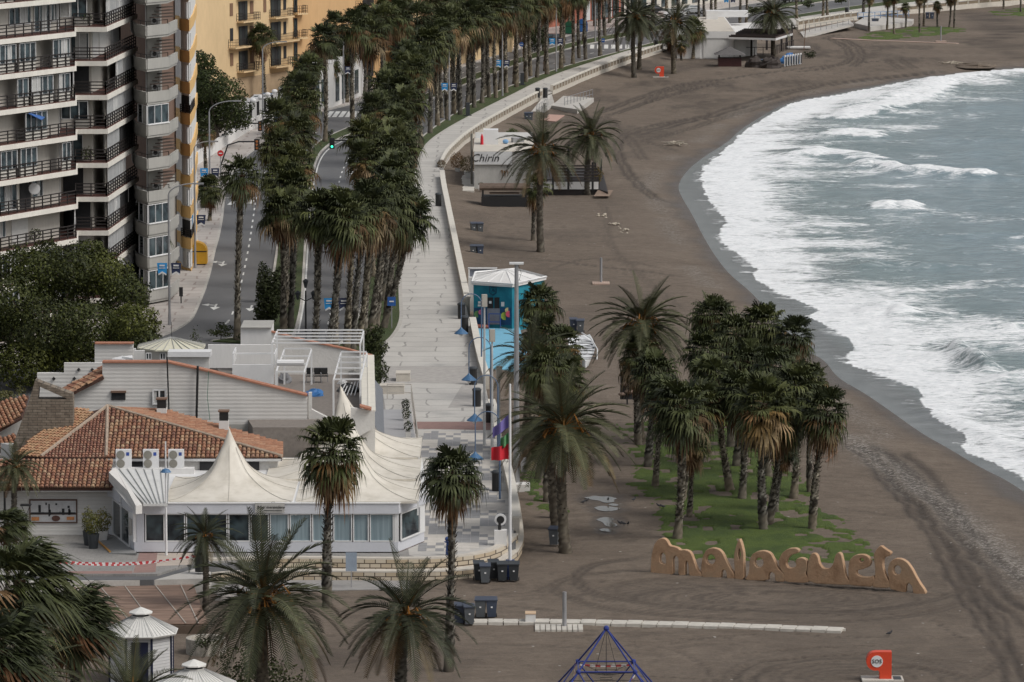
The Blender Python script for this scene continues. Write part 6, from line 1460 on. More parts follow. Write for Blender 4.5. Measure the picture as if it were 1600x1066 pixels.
# terrace tiers in front of the restaurant
T1 = [(300,876),(400,873),(480,872),(600,874),(690,873),(750,866),(785,853),(803,836)]; T2 = [(330,896),(430,893),(520,893),(620,894),(700,893),(760,887),(800,868),(813,846),(811,815),(803,770),(792,730),(786,700)]
t = thing('terrace_wall', 'curved two-tier stone terrace wall below the restaurant', 'wall', G(700, 890, 0))
wallrib('upper_tier', GL(T1, 1.0), .3, .3, 1.01, m_blockst, t, -.1); wallrib('upper_coping', GL(T1, 1.0), .5, 1.01, 1.1, m_wallcap, t, 0)
q = MB(); q.prism(xy(GL(T2[:9], .5)) + xy(GL(T1[::-1], .9)), -.3, .47); q.build('lower_step', m_wallcap, t)
wallrib('lower_tier', GL(T2, .5), .3, -.3, .5, m_blockst, t, -.08); wallrib('lower_coping', GL(T2, .5), .55, .5, .58, m_wallcap, t, .05)
# left plaza edge, boardwalk
t = thing('wooden_deck', 'weathered boardwalk of brown planks with pale battens below the plaza', 'deck', G(220, 940, 0))
m_plank, nt, b = newmat('weathered_planks'); n1 = noise(nt, worldpos(nt, (.15, 2.4, 1)), 1, 4); n2 = noise(nt, worldpos(nt, (.6, 2, 1)), 1.2, 4)
c = mix(nt, .5, ramp(nt, n1.outputs[0], [(.3, (.07, .045, .035)), (.5, (.20, .13, .095)), (.7, (.36, .26, .20))]), ramp(nt, n2.outputs[0], [(.3, (.10, .065, .05)), (.7, (.30, .20, .15))])); nt.links.new(c, b.inputs['Base Color']); b.inputs['Roughness'].default_value = .85
a, b_, c_, d_ = G(100, 908, .55), G(300, 908, .55), G(325, 975, .55), G(150, 975, .55); q = MB(); n = 44
for k in range(n):
    y0 = a.y + (d_.y - a.y) * k / n; f = (y0 - a.y) / (d_.y - a.y); x0, x1 = a.x + (d_.x - a.x) * f, b_.x + (c_.x - b_.x) * f; q.box((x0 + x1) / 2, y0, .52, x1 - x0, abs(d_.y - a.y) / n * .86, .06)
q.build('planks', m_plank, t); q = MB()
for x0, x1 in ((112, 165), (150, 205), (190, 235), (238, 282), (280, 300)):
    p, r_ = G(x0, 909, .56), G(x1 + (x1 - 200) * .1, 974, .56); q.seg(p.xy, r_.xy, .06, .55, .585)
q.build('battens', M('pale_batten', (.36, .32, .28), .8), t); q = MB(); q.prism(xy([a, b_, c_, d_]), -.1, .44); q.build('joists', M('deck_side', (.10, .07, .05), .9), t)
q = MB(); q.prism(xy(GL([(-60,899),(248,897),(262,890),(300,884),(330,893),(320,903),(245,905),(-60,911)], .9)), -.2, .86); q.build('edge', m_ramp, t) if False else tag(q.build('plaza_step', m_ramp), kind='structure')
q = MB(); q.slab(GL([(60,897),(207,896),(207,892),(60,893)], 1.006), .005); tag(q.build('red_paving_band', m_redp), kind='structure'); q = MB(); q.slab(GL([(218,864),(246,864),(243,894),(208,895)], 1.0065), .005); tag(q.build('red_paving_band', m_redp), kind='structure')
q = MB(); q.slab(GL([(246,864),(302,864),(300,882),(243,885)], 1.0062), .005); tag(q.build('pale_paving', M('pinkish_paving', (.42, .36, .31), .8, .15, 1)), kind='structure')
q = MB(); q.slab([G(152,848,1.02), G(178,836,1.15), G(214,864,1.15), G(172,865,1.02)][::-1], .1); tag(q.build('entrance_ramp', M('grey_ramp', (.24, .24, .235), .8)), 'small grey entrance ramp with an orange edge by the restaurant door', 'ramp')
q = MB(); q.seg(G(152,846,1).xy, G(172,864,1).xy, .1, 1.0, 1.1); tag(q.build('ramp_edge', M('orange_strip', (.50, .25, .06), .7)), 'orange strip along the edge of the entrance ramp', 'edging')
q = MB(); q.prism(xy(GL([(330,900),(640,899),(640,920),(330,925)], .06)), -.2, .05); tag(q.build('lower_path', M('grey_path', (.26, .25, .24), .85, .2, 1)), kind='structure')

def striped(pts, r0, name, lab, w=.09):
    """hanging red and white barrier tape"""
    t = thing(name, lab, 'barrier tape', pts[0]); pts = [Vector(p) for p in pts]; mb = MB(); i = 0
    for a, b_ in zip(pts, pts[1:]):
        n = max(1, int((b_ - a).length / .16))
        for k in range(n):
            p, q_ = a + (b_ - a) * k / n, a + (b_ - a) * (k + 1) / n; mb.mat = i % 2; i += 1
            mb.add([p + Vector((0, 0, w)), q_ + Vector((0, 0, w)), q_, p, p + Vector((0, .01, w)), q_ + Vector((0, .01, w)), q_ + Vector((0, .01, 0)), p + Vector((0, .01, 0))], [(3, 2, 1, 0), (4, 5, 6, 7), (0, 1, 5, 4), (2, 3, 7, 6)])
    mb.build('tape', [M('tape_white', (.72, .70, .70), .5), M('tape_red', (.50, .04, .05), .5)], t); return t
def sag(a, b_, d, n=10): return [a.lerp(b_, k / n) + Vector((0, 0, -d * math.sin(math.pi * k / n))) for k in range(n + 1)]
striped(sag(G(88, 880, 1.9), G(312, 868, 1.9), .35), 0, 'barrier_tape', 'lower sagging red and white tape across the plaza')
striped(sag(G(96, 879, 2.05), G(306, 871, 2.1), .22), 0, 'barrier_tape', 'upper red and white tape stretched across the plaza')
# ---- kiosks ----
def kiosk(px, py, lab, blue=False, r=1.95):
    B = G(px, py, 0); t = thing('octagonal_kiosk', lab, 'kiosk', B); n = 8; x, y = B.x, B.y
    mb = MB(); mb.lathe([(r * .86, 0), (r * .86, 2.45)], (x, y, 0), n); mb.build('wall', M('kiosk_white', (.62, .62, .62), .7, .08, 1), t)
    q = MB()
    for k in range(14): q.lathe([(r * .867, .2 + k * .16), (r * .867, .22 + k * .16)], (x, y, 0), n)
    q.build('board_joints', M('joint_grey', (.38, .38, .39), .8), t)
    q = MB()
    for k in range(n):
        a = 2 * math.pi * (k + .5) / n; q.box(x + r * .86 * math.cos(a), y + r * .86 * math.sin(a), 1.22, .1, .1, 2.44, a)
    q.build('corner_trim', M('kiosk_blue', (.006, .010, .035), .5, .15, 2), t)
    q = MB(); q.box(x + .05, y - r * .80, 1.15, .85, .08, 2.1); d = q.build('door', M('kiosk_blue', (.006, .010, .035), .5), t)
    mb = MB(); mb.lathe([(r, 2.42), (r * 1.02, 2.5), (.5, 3.25), (.5, 3.3)], (x, y, 0), n); mb.build('roof', M('kiosk_roof', (.62, .61, .58), .6, .12, 1), t)
    q = MB(); 
    for k in range(n):
        for j in range(-3, 4):
            a = 2 * math.pi * k / n; e = Vector((-math.sin(a), math.cos(a))); c0 = Vector((math.cos(a), math.sin(a))); w_ = r * .40 * j / 3.3; p = c0 * r * .93 + e * w_; p2 = c0 * .5 * .95 + e * w_ * .25
            q.tube([(x + p.x, y + p.y, 2.525), (x + p2.x, y + p2.y, 3.26)], .009, 4)
    q.build('roof_seams', M('kiosk_seam', (.28, .28, .28) if not blue else (.02, .04, .15), .6), t)
    q = MB(); q.lathe([(.42, 3.25), (.42, 3.42)], (x, y, 0), n); q.build('vent', m_dark, t); mb = MB(); mb.lathe([(.62, 3.42), (.62, 3.48), (.05, 3.72)], (x, y, 0), n); mb.build('vent_cap', M('kiosk_roof', (.62, .61, .58)), t)
    return t
kiosk(221, 1062, 'white eight-sided kiosk with blue door and trim beside the boardwalk'); kiosk(304, 1150, 'white kiosk roof with dark blue ribs at the bottom edge', True, 2.1)
# stone planter ring
t = thing('stone_planter', 'round planter of pale rubble stone beside the white kiosk', 'planter', G(320, 1030, 0)); q = MB(); c = G(322, 1020, 0); q.lathe([(1.05, -.1), (1.05, .8), (.8, .8), (.8, .55)], (c.x, c.y, 0), 20); q.build('wall', M('rubble_white', (.40, .37, .32), .9, .5, 5, bumpd=.05), t)
shrub('broadleaf_bush', (322, 1012), 16, 40, 'low leafy plants in the round stone planter', 71, z0=.6, cols=DK)
for i, (x, y, w_, h_) in enumerate(((352, 936, 30, 14), (372, 930, 34, 9), (395, 990, 26, 12), (340, 925, 14, 10))): heap('rock_pile', x, y, w_, h_, 0, M('pale_rock', (.40, .37, .34), .9, .4, 4, bumpd=.05), ('first', 'second', 'third', 'fourth')[i] + ' pale rock heap from the left on the sand behind the big date palm', 'rocks', 30 + i)

# ---- bins ----
def mkbin(col, lid):
    def f():
        t = thing('wheelie_bin', 'x', 'bin'); q = MB()
        q.add([(-.22, -.24, .1), (.22, -.24, .1), (.22, .22, .1), (-.22, .22, .1), (-.29, -.33, .98), (.29, -.33, .98), (.29, .33, .98), (-.29, .33, .98)], [(3, 2, 1, 0), (4, 5, 6, 7), (0, 1, 5, 4), (1, 2, 6, 5), (2, 3, 7, 6), (3, 0, 4, 7)]); q.build('body', col, t, world=False)
        q = MB(); q.slab([(-.32, -.37, 1.0), (.32, -.37, 1.0), (.32, .36, 1.09), (-.32, .36, 1.09)], .06, Vector((0, 0, 1))); q.tube([(-.25, .42, 1.02), (.25, .42, 1.02)], .025, 5); q.build('lid', lid, t, world=False)
        for s in (-.27, .27):
            q = MB(); q.tube([(s - .03, .26, .12), (s + .03, .26, .12)], .12, 10); q.build('wheel', m_black, t, world=False)
        q = MB(); q.box(0, -.31, .65, .1, .02, .08); q.build('sticker', m_whitef, t, world=False)
        return t
    return f
m_bg = M('bin_grey', (.095, .105, .115), .55, .15, 2); m_bd = M('bin_dark', (.035, .04, .045), .55, .15, 2); m_bb = M('bin_blue', (.045, .06, .095), .5, .15, 2); m_bl = M('bin_lid', (.045, .055, .08), .5, .15, 2)
BINS = [(740,366,0,'g','grey wheelie bin at the left of the upper pair on the beach bar sand'),(750,366,0,'g','grey wheelie bin at the right of the upper pair on the beach bar sand'),
 (740,402,0,'g','left grey wheelie bin of the lower pair beside the straight parapet'),(750,402,0,'b','right bluish wheelie bin of the lower pair beside the straight parapet'),
 (896,519,0,'b','left bluish wheelie bin on the sand before the beach grove'),(907,521,0,'g','right grey wheelie bin on the sand before the beach grove'),
 (819,604,0,'b','left bin behind the fronds right of the floodlight mast'),(829,606,0,'g','right bin behind the fronds right of the floodlight mast'),
 (866,810,0,'b','dark wheelie bin behind the palm trunk on the sand path'),(866,853,0,'g','grey wheelie bin leaning by the tall date palm trunk'),
 (748,908,0,'d','leftmost dark bin of four below the terrace corner'),(758,912,0,'g','second bin from the left below the terrace corner'),(771,906,0,'d','third bin of four below the terrace corner'),(785,909,0,'d','dark bin left of the flagpole foot'),(803,909,0,'d','dark bin right of the flagpole foot'),
 (718,975,0,'b','bin at the left end of the plank walkway, left one'),(733,977,0,'g','bin at the left end of the plank walkway, right one'),(751,966,0,'g','left bin of the pair behind the plank walkway'),(768,966,0,'b','right bin of the pair behind the plank walkway'),
 (823,190,0,'b','left of two grey bins beside the ramp railing'),(829,190,0,'g','right of two grey bins beside the ramp railing'),
 (1365,40,0,'b','left blue-grey bin by the far landing'),(1370,40,0,'g','right blue-grey bin by the far landing'),(1449,30,0,'b','left blue-grey bin behind the far slim palms'),(1456,30,0,'b','right blue-grey bin behind the far slim palms'),
 (1189,105,0,'n','small green bin in front of the dark covered heap by the far gazebo')]
for x, y, z, k, l_ in BINS:
    cm = {'g': m_bg, 'd': m_bd, 'b': m_bb, 'n': M('bin_green', (.02, .08, .04), .6)}[k]
    many('bin' + k, mkbin(cm, m_bl if k != 'd' else m_bd), G(x, y, z), R(prnd.uniform(-12, 12)), l_, 'wheelie bins on the beach')
def mklitter():
    t = thing('litter_bin', 'x', 'litter bin'); q = MB(); q.lathe([(.30, 0), (.30, 1.15)], (0, 0, 0), 14); q.build('drum', m_black, t, world=False); q = MB(); q.lathe([(.34, 1.12), (.34, 1.2), (.2, 1.3)], (0, 0, 0), 14); q.build('lid', m_bd, t, world=False); return t
for x, y, l_ in ((685, 322, 'tall black litter bin against the start of the straight parapet'),(721,498,'upper of two black litter bins facing the blue hut'),(726,519,'lower of two black litter bins facing the blue hut'),(739,601,'black litter bin under the nearest upper arched lamp'),(745,635,'black litter bin beside the grey paving patch'),(764,660,'thin black litter bin beside the purple flag'),(776,767,'black litter bin inside the terrace parapet'),(840,153,'left black litter bin at the ramp opening'),(852,153,'right black litter bin at the ramp opening'),(1025,76,'black litter bin at the end of the far balustrade'),(1323,24,'black litter bin on the far promenade'),(313,893,'dark blue litter bin behind the short date palm')):
    many('lit', mklitter, G(x, y, 1.0), 0, l_, 'litter bins on the promenade')
# ---- blue arched lamps ----
m_bpole = M('lamp_blue_grey', (.10, .15, .24), .5, .15, 2)
def mkarc():
    t = thing('arched_lamp', 'x', 'street lamp'); H = 6.6; q = MB(); q.tube([(0, 0, 0), (0, 0, .6), (0, 0, H - .95)], [.11, .07, .05], 8); q.build('pole', m_bpole, t, world=False)
    q = MB(); pts = [(-.75 + .75 * math.cos(a), 0, H - .95 + .75 * math.sin(a)) for a in [math.pi * k / 12 for k in range(13)]] + [(-1.5, 0, H - 2.7)]; q.tube(pts, .035, 6); q.build('arm', m_bpole, t, world=False)
    q = MB(); q.lathe([(.52, H - 3.15), (.50, H - 3.10), (.12, H - 2.78), (.05, H - 2.68)], (-1.5, 0, 0), 16); s_ = q.build('shade', M('shade_blue', (.05, .13, .25), .4), t, world=False); q = MB(); q.ball((-1.5, 0, H - 3.2), .16, 8, 5); q.build('bulb', m_whitef, s_, world=False); return t
for x, y, z, l_ in ((752.5,594,0,'arched blue lamp in front of the light blue forecourt, farthest of four'),(767,672,0,'arched blue lamp whose shade hangs over the pale parapet opening'),(778,740,0,'arched blue lamp with its shade near the grey paving patch'),(781,805,0,'arched blue lamp half hidden behind the flags, nearest of four')):
    many('arc', mkarc, G(x, y, z), 0, l_, 'blue arched lamps along the promenade')
def mkflood(H, lab):
    def f():
        t = thing('floodlight_pole', lab, 'floodlight'); q = MB(); q.tube([(0, 0, 0), (0, 0, H)], [.10, .06], 8); q.build('pole', M('pale_pole', (.45, .46, .47), .5), t, world=False); q = MB(); q.box(0, 0, H + .35, .34, .3, .8, .2); q.build('lamp_head', M('lamp_head_beige', (.38, .36, .32), .5), t, world=False); return t
    return f
for (x, y, top, l_) in ((757,715,478,'white floodlight pole with beige head before the blue hut'),(769,735,533,'middle white floodlight pole between the arched lamps'),(780,720,590,'shortest white floodlight pole beside the flags')):
    p = G(x, y, .2); o = mkflood(up(p, top) - .2, l_)(); o.location = p; o['group'] = 'floodlight poles by the sea wall'
p = G(807, 765, 0); H = up(p, 412); t = thing('floodlight_mast', 'tall grey mast on a white concrete block between the palms', 'mast', p)
q = MB(); q.tube([p, (p.x, p.y, H * .5), (p.x, p.y, H)], [.22, .17, .12], 10); q.build('pole', m_steel, t); q = MB(); q.box(p.x, p.y, H + .02, .9, .4, .12); q.build('crossbar', m_whitef, t); q = MB(); q.box(p.x + .1, p.y - .5, .22, 1.5, 1.2, .5); q.build('block', m_white, t)
q = MB(); q.box(p.x + .45, p.y - .2, 1.6, .35, .3, .9); q.build('switch_box', m_steel, t); q = MB(); q.tube([(p.x + .12, p.y, H - .1), (p.x + .3, p.y, H - .6), (p.x + .15, p.y, H - 1.1)], .015, 4); q.build('cable', m_black, t)
# flagpole
p = G(797, 905, 0); H = up(p, 600); t = thing('flagpole', 'white flagpole among the dark bins carrying three beach flags', 'flagpole', p); q = MB(); q.tube([p, (p.x, p.y, H)], [.10, .06], 10); q.build('pole', m_whitef, t); q = MB(); q.box(p.x, p.y, .55, .5, .4, 1.1); q.build('foot_box', M('bin_blue2', (.02, .04, .13), .5), t)
def flag(x0, ytop, ybot, xl, ysag, mat, lab, skew=0):
    s = S(p); zt_ = up(p, ytop); zb_ = up(p, ybot); wd = (x0 - xl) / s; n = 12; vs = []
    for i in range(n + 1):
        f = i / n
        for z in (zt_ - f * (ysag / s), (zb_ - f * (ysag + skew) / s)): vs.append((p.x - .08 - wd * f, p.y + .16 * math.sin(f * 9), z))
    mb = MB(); mb.add(vs, [(2 * i, 2 * i + 1, 2 * i + 3, 2 * i + 2) for i in range(n)]); return mb
o = flag(796, 648, 668, 771, 22, None, '', -5).build('flag', M('flag_purple', (.16, .13, .36), .7, .2, 2), t); o = flag(796, 676, 692, 783, 10, None, '', 3).build('flag', M('flag_green', (.10, .28, .12), .7, .2, 2), t); o = flag(796, 694, 718, 769, 6, None, '', -4).build('flag', M('flag_red', (.55, .02, .035), .7, .15, 2), t)
# ring-shaped telescope / mirror on white plinth, blue hydrant
p = G(782, 852, 1); t = thing('viewing_disc', 'round dark disc with a white rim on a white plinth at the terrace corner', 'monument', p); q = MB(); q.box(p.x, p.y, p.z + .45, .72, .6, .9); q.build('plinth', m_white, t); q = MB(); q.tube([(p.x, p.y - .06, 2.5), (p.x, p.y + .06, 2.5)], .34, 20); q.build('rim', m_whitef, t); q = MB(); q.tube([(p.x, p.y - .1, 2.5), (p.x, p.y - .06, 2.5)], .22, 20); q.tube([(p.x - .05, p.y, 1.9), (p.x - .05, p.y, 2.3)], .1, 8); q.build('disc', m_black, t)
p = G(700, 868, 1); t = thing('drinking_fountain', 'small blue drinking fountain at the edge of the chequered terrace', 'fountain', p); q = MB(); q.tube([p, p + Vector((0, 0, .7)), p + Vector((0, 0, .8))], [.14, .1, .24], 8); q.build('column', m_blue, t); q = MB(); q.ball(p + Vector((-.05, 0, .95)), .13); q.build('spout', m_blue, t)
p = G(549, 918, .05); t = thing('information_board', 'light blue-grey board on a thin post below the terrace', 'sign', p); q = MB(); q.tube([p, p + Vector((0, 0, 1.6))], .03, 6); q.build('post', m_steel, t); q = MB(); q.box(p.x, p.y, 1.5, .62, .06, 1.05); q.build('panel', M('board_bluegrey', (.30, .36, .44), .6), t)
# wooden handrail on the promenade side of the tents
t = thing('side_fence', 'thin pale handrail between the tents and the promenade', 'fence', G(655, 760, 1)); railing(t, [G(664, 800, 1), G(657, 735, 1), G(650, 680, 1), G(643, 625, 1)], 1.1, 2.1, M('pale_rail', (.45, .42, .38), .6), 2, 2.2, .035, 'rail'); railing(t, [G(643, 625, 1), G(605, 625, 1)], 1.1, 2.1, M('pale_rail', (.45, .42, .38), .6), 2, 1.5, .03, 'end_rail')
q = MB(); q.slab(GL([(598, 640), (642, 640), (650, 690), (600, 690)], 1.006), .005); tag(q.build('pale_path', M('pale_side_paving', (.34, .34, .35), .8, .1, 1)), kind='structure')
def planter(x, y, lab, z=1.0, dark=False, h=.75, plant=.7, cols=None, w=.45, pw=.3):
    B = G(x, y, z); t = thing('potted_plant', lab, 'potted plant', B); q = MB(); q.lathe([(w * .42, 0), (w * .6, h), (w * .5, h), (w * .5, h - .06)], tuple(B), 4 if not dark else 12); q.build('pot', m_bd if dark else m_white, t)
    v, c = leaf_crown(int(x * y) % 97, [(0, 0, h + plant * .5, pw, pw, plant * .55)], .12, 1500, cols or DK); leafobj('foliage', v, c, t); return t
planter(634, 657, 'upper white pot with small bush beside the tent handrail'); planter(635, 672, 'middle white pot with small bush beside the tent handrail'); planter(638, 692, 'lower potted bush beside the tent handrail')
BAM = [(.20, .15, .03), (.12, .12, .03), (.08, .09, .02)]
planter(138, 852, 'left dark pot with tall yellowish bamboo by the restaurant wall', dark=True, h=.85, plant=1.3, cols=BAM, w=.55, pw=.38); planter(146, 857, 'front dark pot with yellowish bamboo by the restaurant wall', dark=True, h=.85, plant=1.1, cols=BAM, w=.6, pw=.45); planter(161, 845, 'white square pot with bamboo near the restaurant door', h=.6, plant=1.2, cols=BAM, w=.75, pw=.5)
for x, y, w_, d_, l_ in ((630, 594, 1.0, 1.6, 'pale stone cube bench beside the bushes on the promenade'), (613, 614, 1.7, 1.2, 'low grey stone bench in front of the grey awning')):
    p = G(x, y, 1); q = MB(); q.box(p.x, p.y, 1.28, w_, d_, .56); q.box(p.x, p.y, 1.58, w_ + .06, d_ + .06, .06); tag(q.build('stone_bench', m_wallcap), l_, 'bench')
# lantern lamps
def lantern(x, y, top, lab, arms=0, z=1):
    p = G(x, y, z); H = up(p, top); t = thing('lantern_post', lab, 'street lamp', p); q = MB(); q.tube([p, p + Vector((0, 0, .5)), (p.x, p.y, H - .5)], [.13, .08, .06], 8); q.build('post', m_black, t)
    def head(cx, cz):
        q = MB(); q.lathe([(.08, 0), (.22, .5), (.28, .52), (.05, .7)], (cx, p.y, cz), 6); q.build('lantern', m_bd, t)
    if arms:
        head(p.x, H - .3); q = MB(); q.tube([(p.x - .6, p.y, H - 1.0), (p.x, p.y, H - 1.3), (p.x + .6, p.y, H - 1.0)], .04, 6); q.build('bracket', m_black, t); head(p.x - .6, H - 1.2); head(p.x + .6, H - 1.2)
    else: 
        q = MB()
        for a in (-.25, .25): q.tube([(p.x, p.y, H - .6), (p.x + a, p.y, H)], .025, 4)
        q.box(p.x, p.y, H + .03, .62, .5, .07); q.build('lantern', m_black, t)
lantern(41, 845, 790, 'black lantern post in front of the framed wall picture'); lantern(478, 540, 444, 'black three-headed lantern post on the road behind the roof terrace', 1); lantern(8, 840, 755, 'black post at the left edge beside the slim date palm')
# thin white pole with blue lamp before the pavilion
p = G(260, 868, 1); H = up(p, 690); t = thing('thin_lamp_pole', 'thin white pole with small blue lamp in front of the metal roof', 'street lamp', p); q = MB(); q.tube([p, (p.x, p.y, H)], [.07, .04], 8); q.build('pole', m_whitef, t); q = MB(); z = up(p, 738); q.lathe([(.32, z), (.2, z + .16), (.05, z + .22)], (p.x, p.y, 0), 14); q.build('lamp', M('shade_blue', (.05, .13, .25), .4), t)

# ---- plank walkway, showers, rescue posts, clay sign, climbing net ----
t = thing('plank_walkway', 'long walkway of interlocking white slabs across the sand', 'walkway', G(1000, 973, 0)); L = smoothline(GL([(738,971),(900,971),(1100,976),(1317,984)], .1), 2)
m_slab = M('white_slab', (.50, .47, .42), .8, .22, 3); seg = np.linalg.norm(np.diff(L, axis=0), axis=1); cum = np.concatenate([[0], np.cumsum(seg)]); n = 24
for k in range(n):
    u0, u1 = cum[-1] * k / n + .03, cum[-1] * (k + 1) / n - .03; a = [np.interp(u0, cum, L[:, i]) for i in (0, 1)]; b_ = [np.interp(u1, cum, L[:, i]) for i in (0, 1)]; q = MB(); q.seg(a, b_, 1.15, -.04, .13 + .02 * (k % 3 == 1)); q.seg((b_[0], b_[1] + .2), (b_[0] + .18, b_[1] + .2), .3, -.04, .12); q.build('slab', m_slab, t)
def shower(x, y, top, lab, w_=2.5, pink=False):
    p = G(x, y, .12); t = thing('beach_shower', lab, 'shower', p); H = up(p, top); q = MB(); q.tube([p, (p.x, p.y, H)], [.12, .11], 8); q.build('post', m_steel, t); q = MB(); n = 9
    for k in range(n): q.box(p.x - w_ / 2 + w_ * (k + .5) / n - (.3 if not pink else 0), p.y - .3, .06, w_ / n * .86, 1.7, .12)
    q.build('grating', M('pink_slab', (.45, .33, .27), .8, .15, 3) if pink else m_slab, t); return t
shower(882, 978, 925, 'grey beach shower post on pale grating beside the plank walkway', 2.6); shower(939, 441, 403, 'grey beach shower post on a pink base above the grove', 1.5, True); shower(1470, 64, 41, 'thin shower post with white ball by the far lawn', 1.6, True)
q = MB(); L = smoothline(GL([(1300,60),(1360,63),(1440,66),(1496,68)], .05), 2)
for a, b_ in zip(L, L[1:]): q.seg(a, b_, 1.0, 0, .08)
tag(q.build('walkway', M('pink_slab', (.45, .33, .27), .8, .15, 3)), 'long pinkish walkway in front of the far oval lawn', 'walkway')
p = G(829, 972, 0); t = thing('concrete_block', 'small white block with a tan top at the start of the shower grating', 'block', p); q = MB(); q.box(p.x, p.y - .3, .27, .55, .8, .54); q.build('body', m_white, t); q = MB(); q.box(p.x, p.y - .3, .565, .58, .84, .05); q.build('top', M('tan_box', (.50, .36, .24), .8), t)
m_sos = M('signal_orange', (.62, .06, .022), .45, .08, 1)
def sos(x, y, rz, lab):
    p = G(x, y, 0); t = thing('rescue_post', lab, 'rescue post', p); c, s_ = math.cos(rz), math.sin(rz)
    prof = [(.55, .12), (.55, 1.5), (-.22, 1.5)] + [(-.27 + .46 * math.cos(a), 1.02 + .48 * math.sin(a)) for a in [math.pi * (.5 + k / 10) for k in range(1, 11)]] + [(-.15, .56), (-.05, .48), (-.05, .12)]
    q = MB(); n = len(prof); q.add([(p.x + a, p.y - .45, b_) for a, b_ in prof] + [(p.x + a, p.y + .1, b_) for a, b_ in prof], [tuple(range(n - 1, -1, -1)), tuple(range(n, 2 * n))] + [(i, (i + 1) % n, n + (i + 1) % n, n + i) for i in range(n)]); q.build('housing', m_sos, t)
    q = MB(); q.tube([(p.x - .2, p.y - .475, 1.02), (p.x - .2, p.y - .45, 1.02)], .30, 24); d = q.build('disc', m_whitef, t); text('SOS', .29, (p.x - .2, p.y - .49, 1.02), m_black, None, d)
    q = MB(); q.box(p.x + .1, p.y - .2, .06, 2.1, 1.3, .12); q.build('platform', m_slab, t); q = MB(); q.box(p.x + .85, p.y - .2, .125, .4, .9, .02); q.build('hatch', m_bd, t)
sos(1375, 1062, 0, 'nearest orange-red rescue post with white SOS disc on the tracked sand'); sos(1031, 121, 0, 'far orange-red rescue post with SOS disc beside the far date palms')
m_clay, nt, b = newmat('orange_clay'); n1 = noise(nt, worldpos(nt), 1.2, 5); n2 = noise(nt, worldpos(nt), 9, 3); c = ramp(nt, n1.outputs[0], [(.3, (.27, .16, .09)), (.5, (.44, .28, .17)), (.7, (.38, .27, .175))]); c = mix(nt, .3, c, ramp(nt, n2.outputs[0], [(.3, (.26, .155, .09)), (.7, (.48, .31, .19))])); nt.links.new(c, b.inputs['Base Color']); b.inputs['Roughness'].default_value = .9; bump(nt, b, n2.outputs[0], .6, .04)
def chaikin(P):
    for _ in range(1):
        P = [q for a, b in zip(P, P[1:] + P[:1]) for q in ((a[0] * .8 + b[0] * .2, a[1] * .8 + b[1] * .2), (a[0] * .2 + b[0] * .8, a[1] * .2 + b[1] * .8))]
    return P
def ell(cx, cy, rx, ry, n=14): return [(cx + rx * math.cos(2 * math.pi * k / n), cy + ry * math.sin(2 * math.pi * k / n)) for k in range(n)]
LET = [
 ('letter_m', [(62,256),(63,200),(67,150),(80,95),(100,66),(130,56),(152,68),(168,100),(190,103),(212,110),(228,124),(252,120),(278,130),(292,150),(302,180),(322,232),(345,250),(350,276),(276,272),(272,200),(262,182),(254,196),(256,270),(216,268),(218,172),(206,154),(192,160),(184,180),(190,266),(120,260)], [[(112,192),(114,152),(128,137),(144,146),(150,204)]]),
 ('letter_a', [(346,276),(342,220),(350,160),(372,120),(405,110),(440,118),(462,140),(480,180),(500,220),(525,252),(530,286),(486,288),(482,240),(468,231),(455,242),(452,286)], [ell(395,176,26,28)]),
 ('letter_l', [(526,286),(528,240),(522,150),(538,90),(553,58),(566,90),(578,140),(578,200),(582,290)], [[(553,110),(562,150),(554,182),(545,150)]]),
 ('letter_a', [(578,290),(600,262),(608,230),(608,190),(620,150),(650,130),(690,126),(725,140),(745,180),(765,225),(800,255),(804,300),(750,297),(748,255),(728,244),(712,258),(712,294)], [ell(661,193,25,27)]),
 ('letter_g', [(798,300),(800,262),(775,225),(766,185),(785,140),(820,115),(860,112),(880,124),(872,142),(840,150),(815,170),(808,200),(820,222),(850,222),(866,208),(858,185),(870,168),(900,165),(922,180),(925,220),(915,255),(930,275),(934,306)], []),
 ('letter_u', [(928,306),(922,240),(930,180),(945,142),(965,140),(982,158),(990,200),(1010,225),(1045,225),(1065,200),(1075,150),(1092,135),(1108,145),(1118,190),(1130,260),(1155,298),(1158,318)], []),
 ('letter_e', [(1152,316),(1145,240),(1150,180),(1180,150),(1225,146),(1255,160),(1268,190),(1258,215),(1225,230),(1190,235),(1190,255),(1215,270),(1260,272),(1285,262),(1288,328),(1180,320)], [ell(1217,180,12,11,8)]),
 ('letter_t', [(1264,328),(1290,270),(1290,220),(1280,150),(1295,120),(1318,96),(1345,118),(1378,138),(1365,158),(1335,165),(1330,210),(1345,260),(1368,300),(1372,334)], []),
 ('letter_a', [(1368,336),(1362,270),(1356,230),(1368,190),(1395,168),(1430,170),(1462,190),(1490,230),(1520,290),(1562,352),(1558,372),(1495,368),(1488,320),(1470,303),(1455,318),(1454,362),(1400,346)], [ell(1408,234,22,26)])]
A_, B_ = G(1018, 894, 0), G(1448, 927, 0); t = thing('clay_letter_sign', 'row of big orange clay letters spelling malagueta on the sand', 'sign', A_); dr = (B_ - A_); LL = dr.length; ang = math.atan2(dr.y, dr.x)
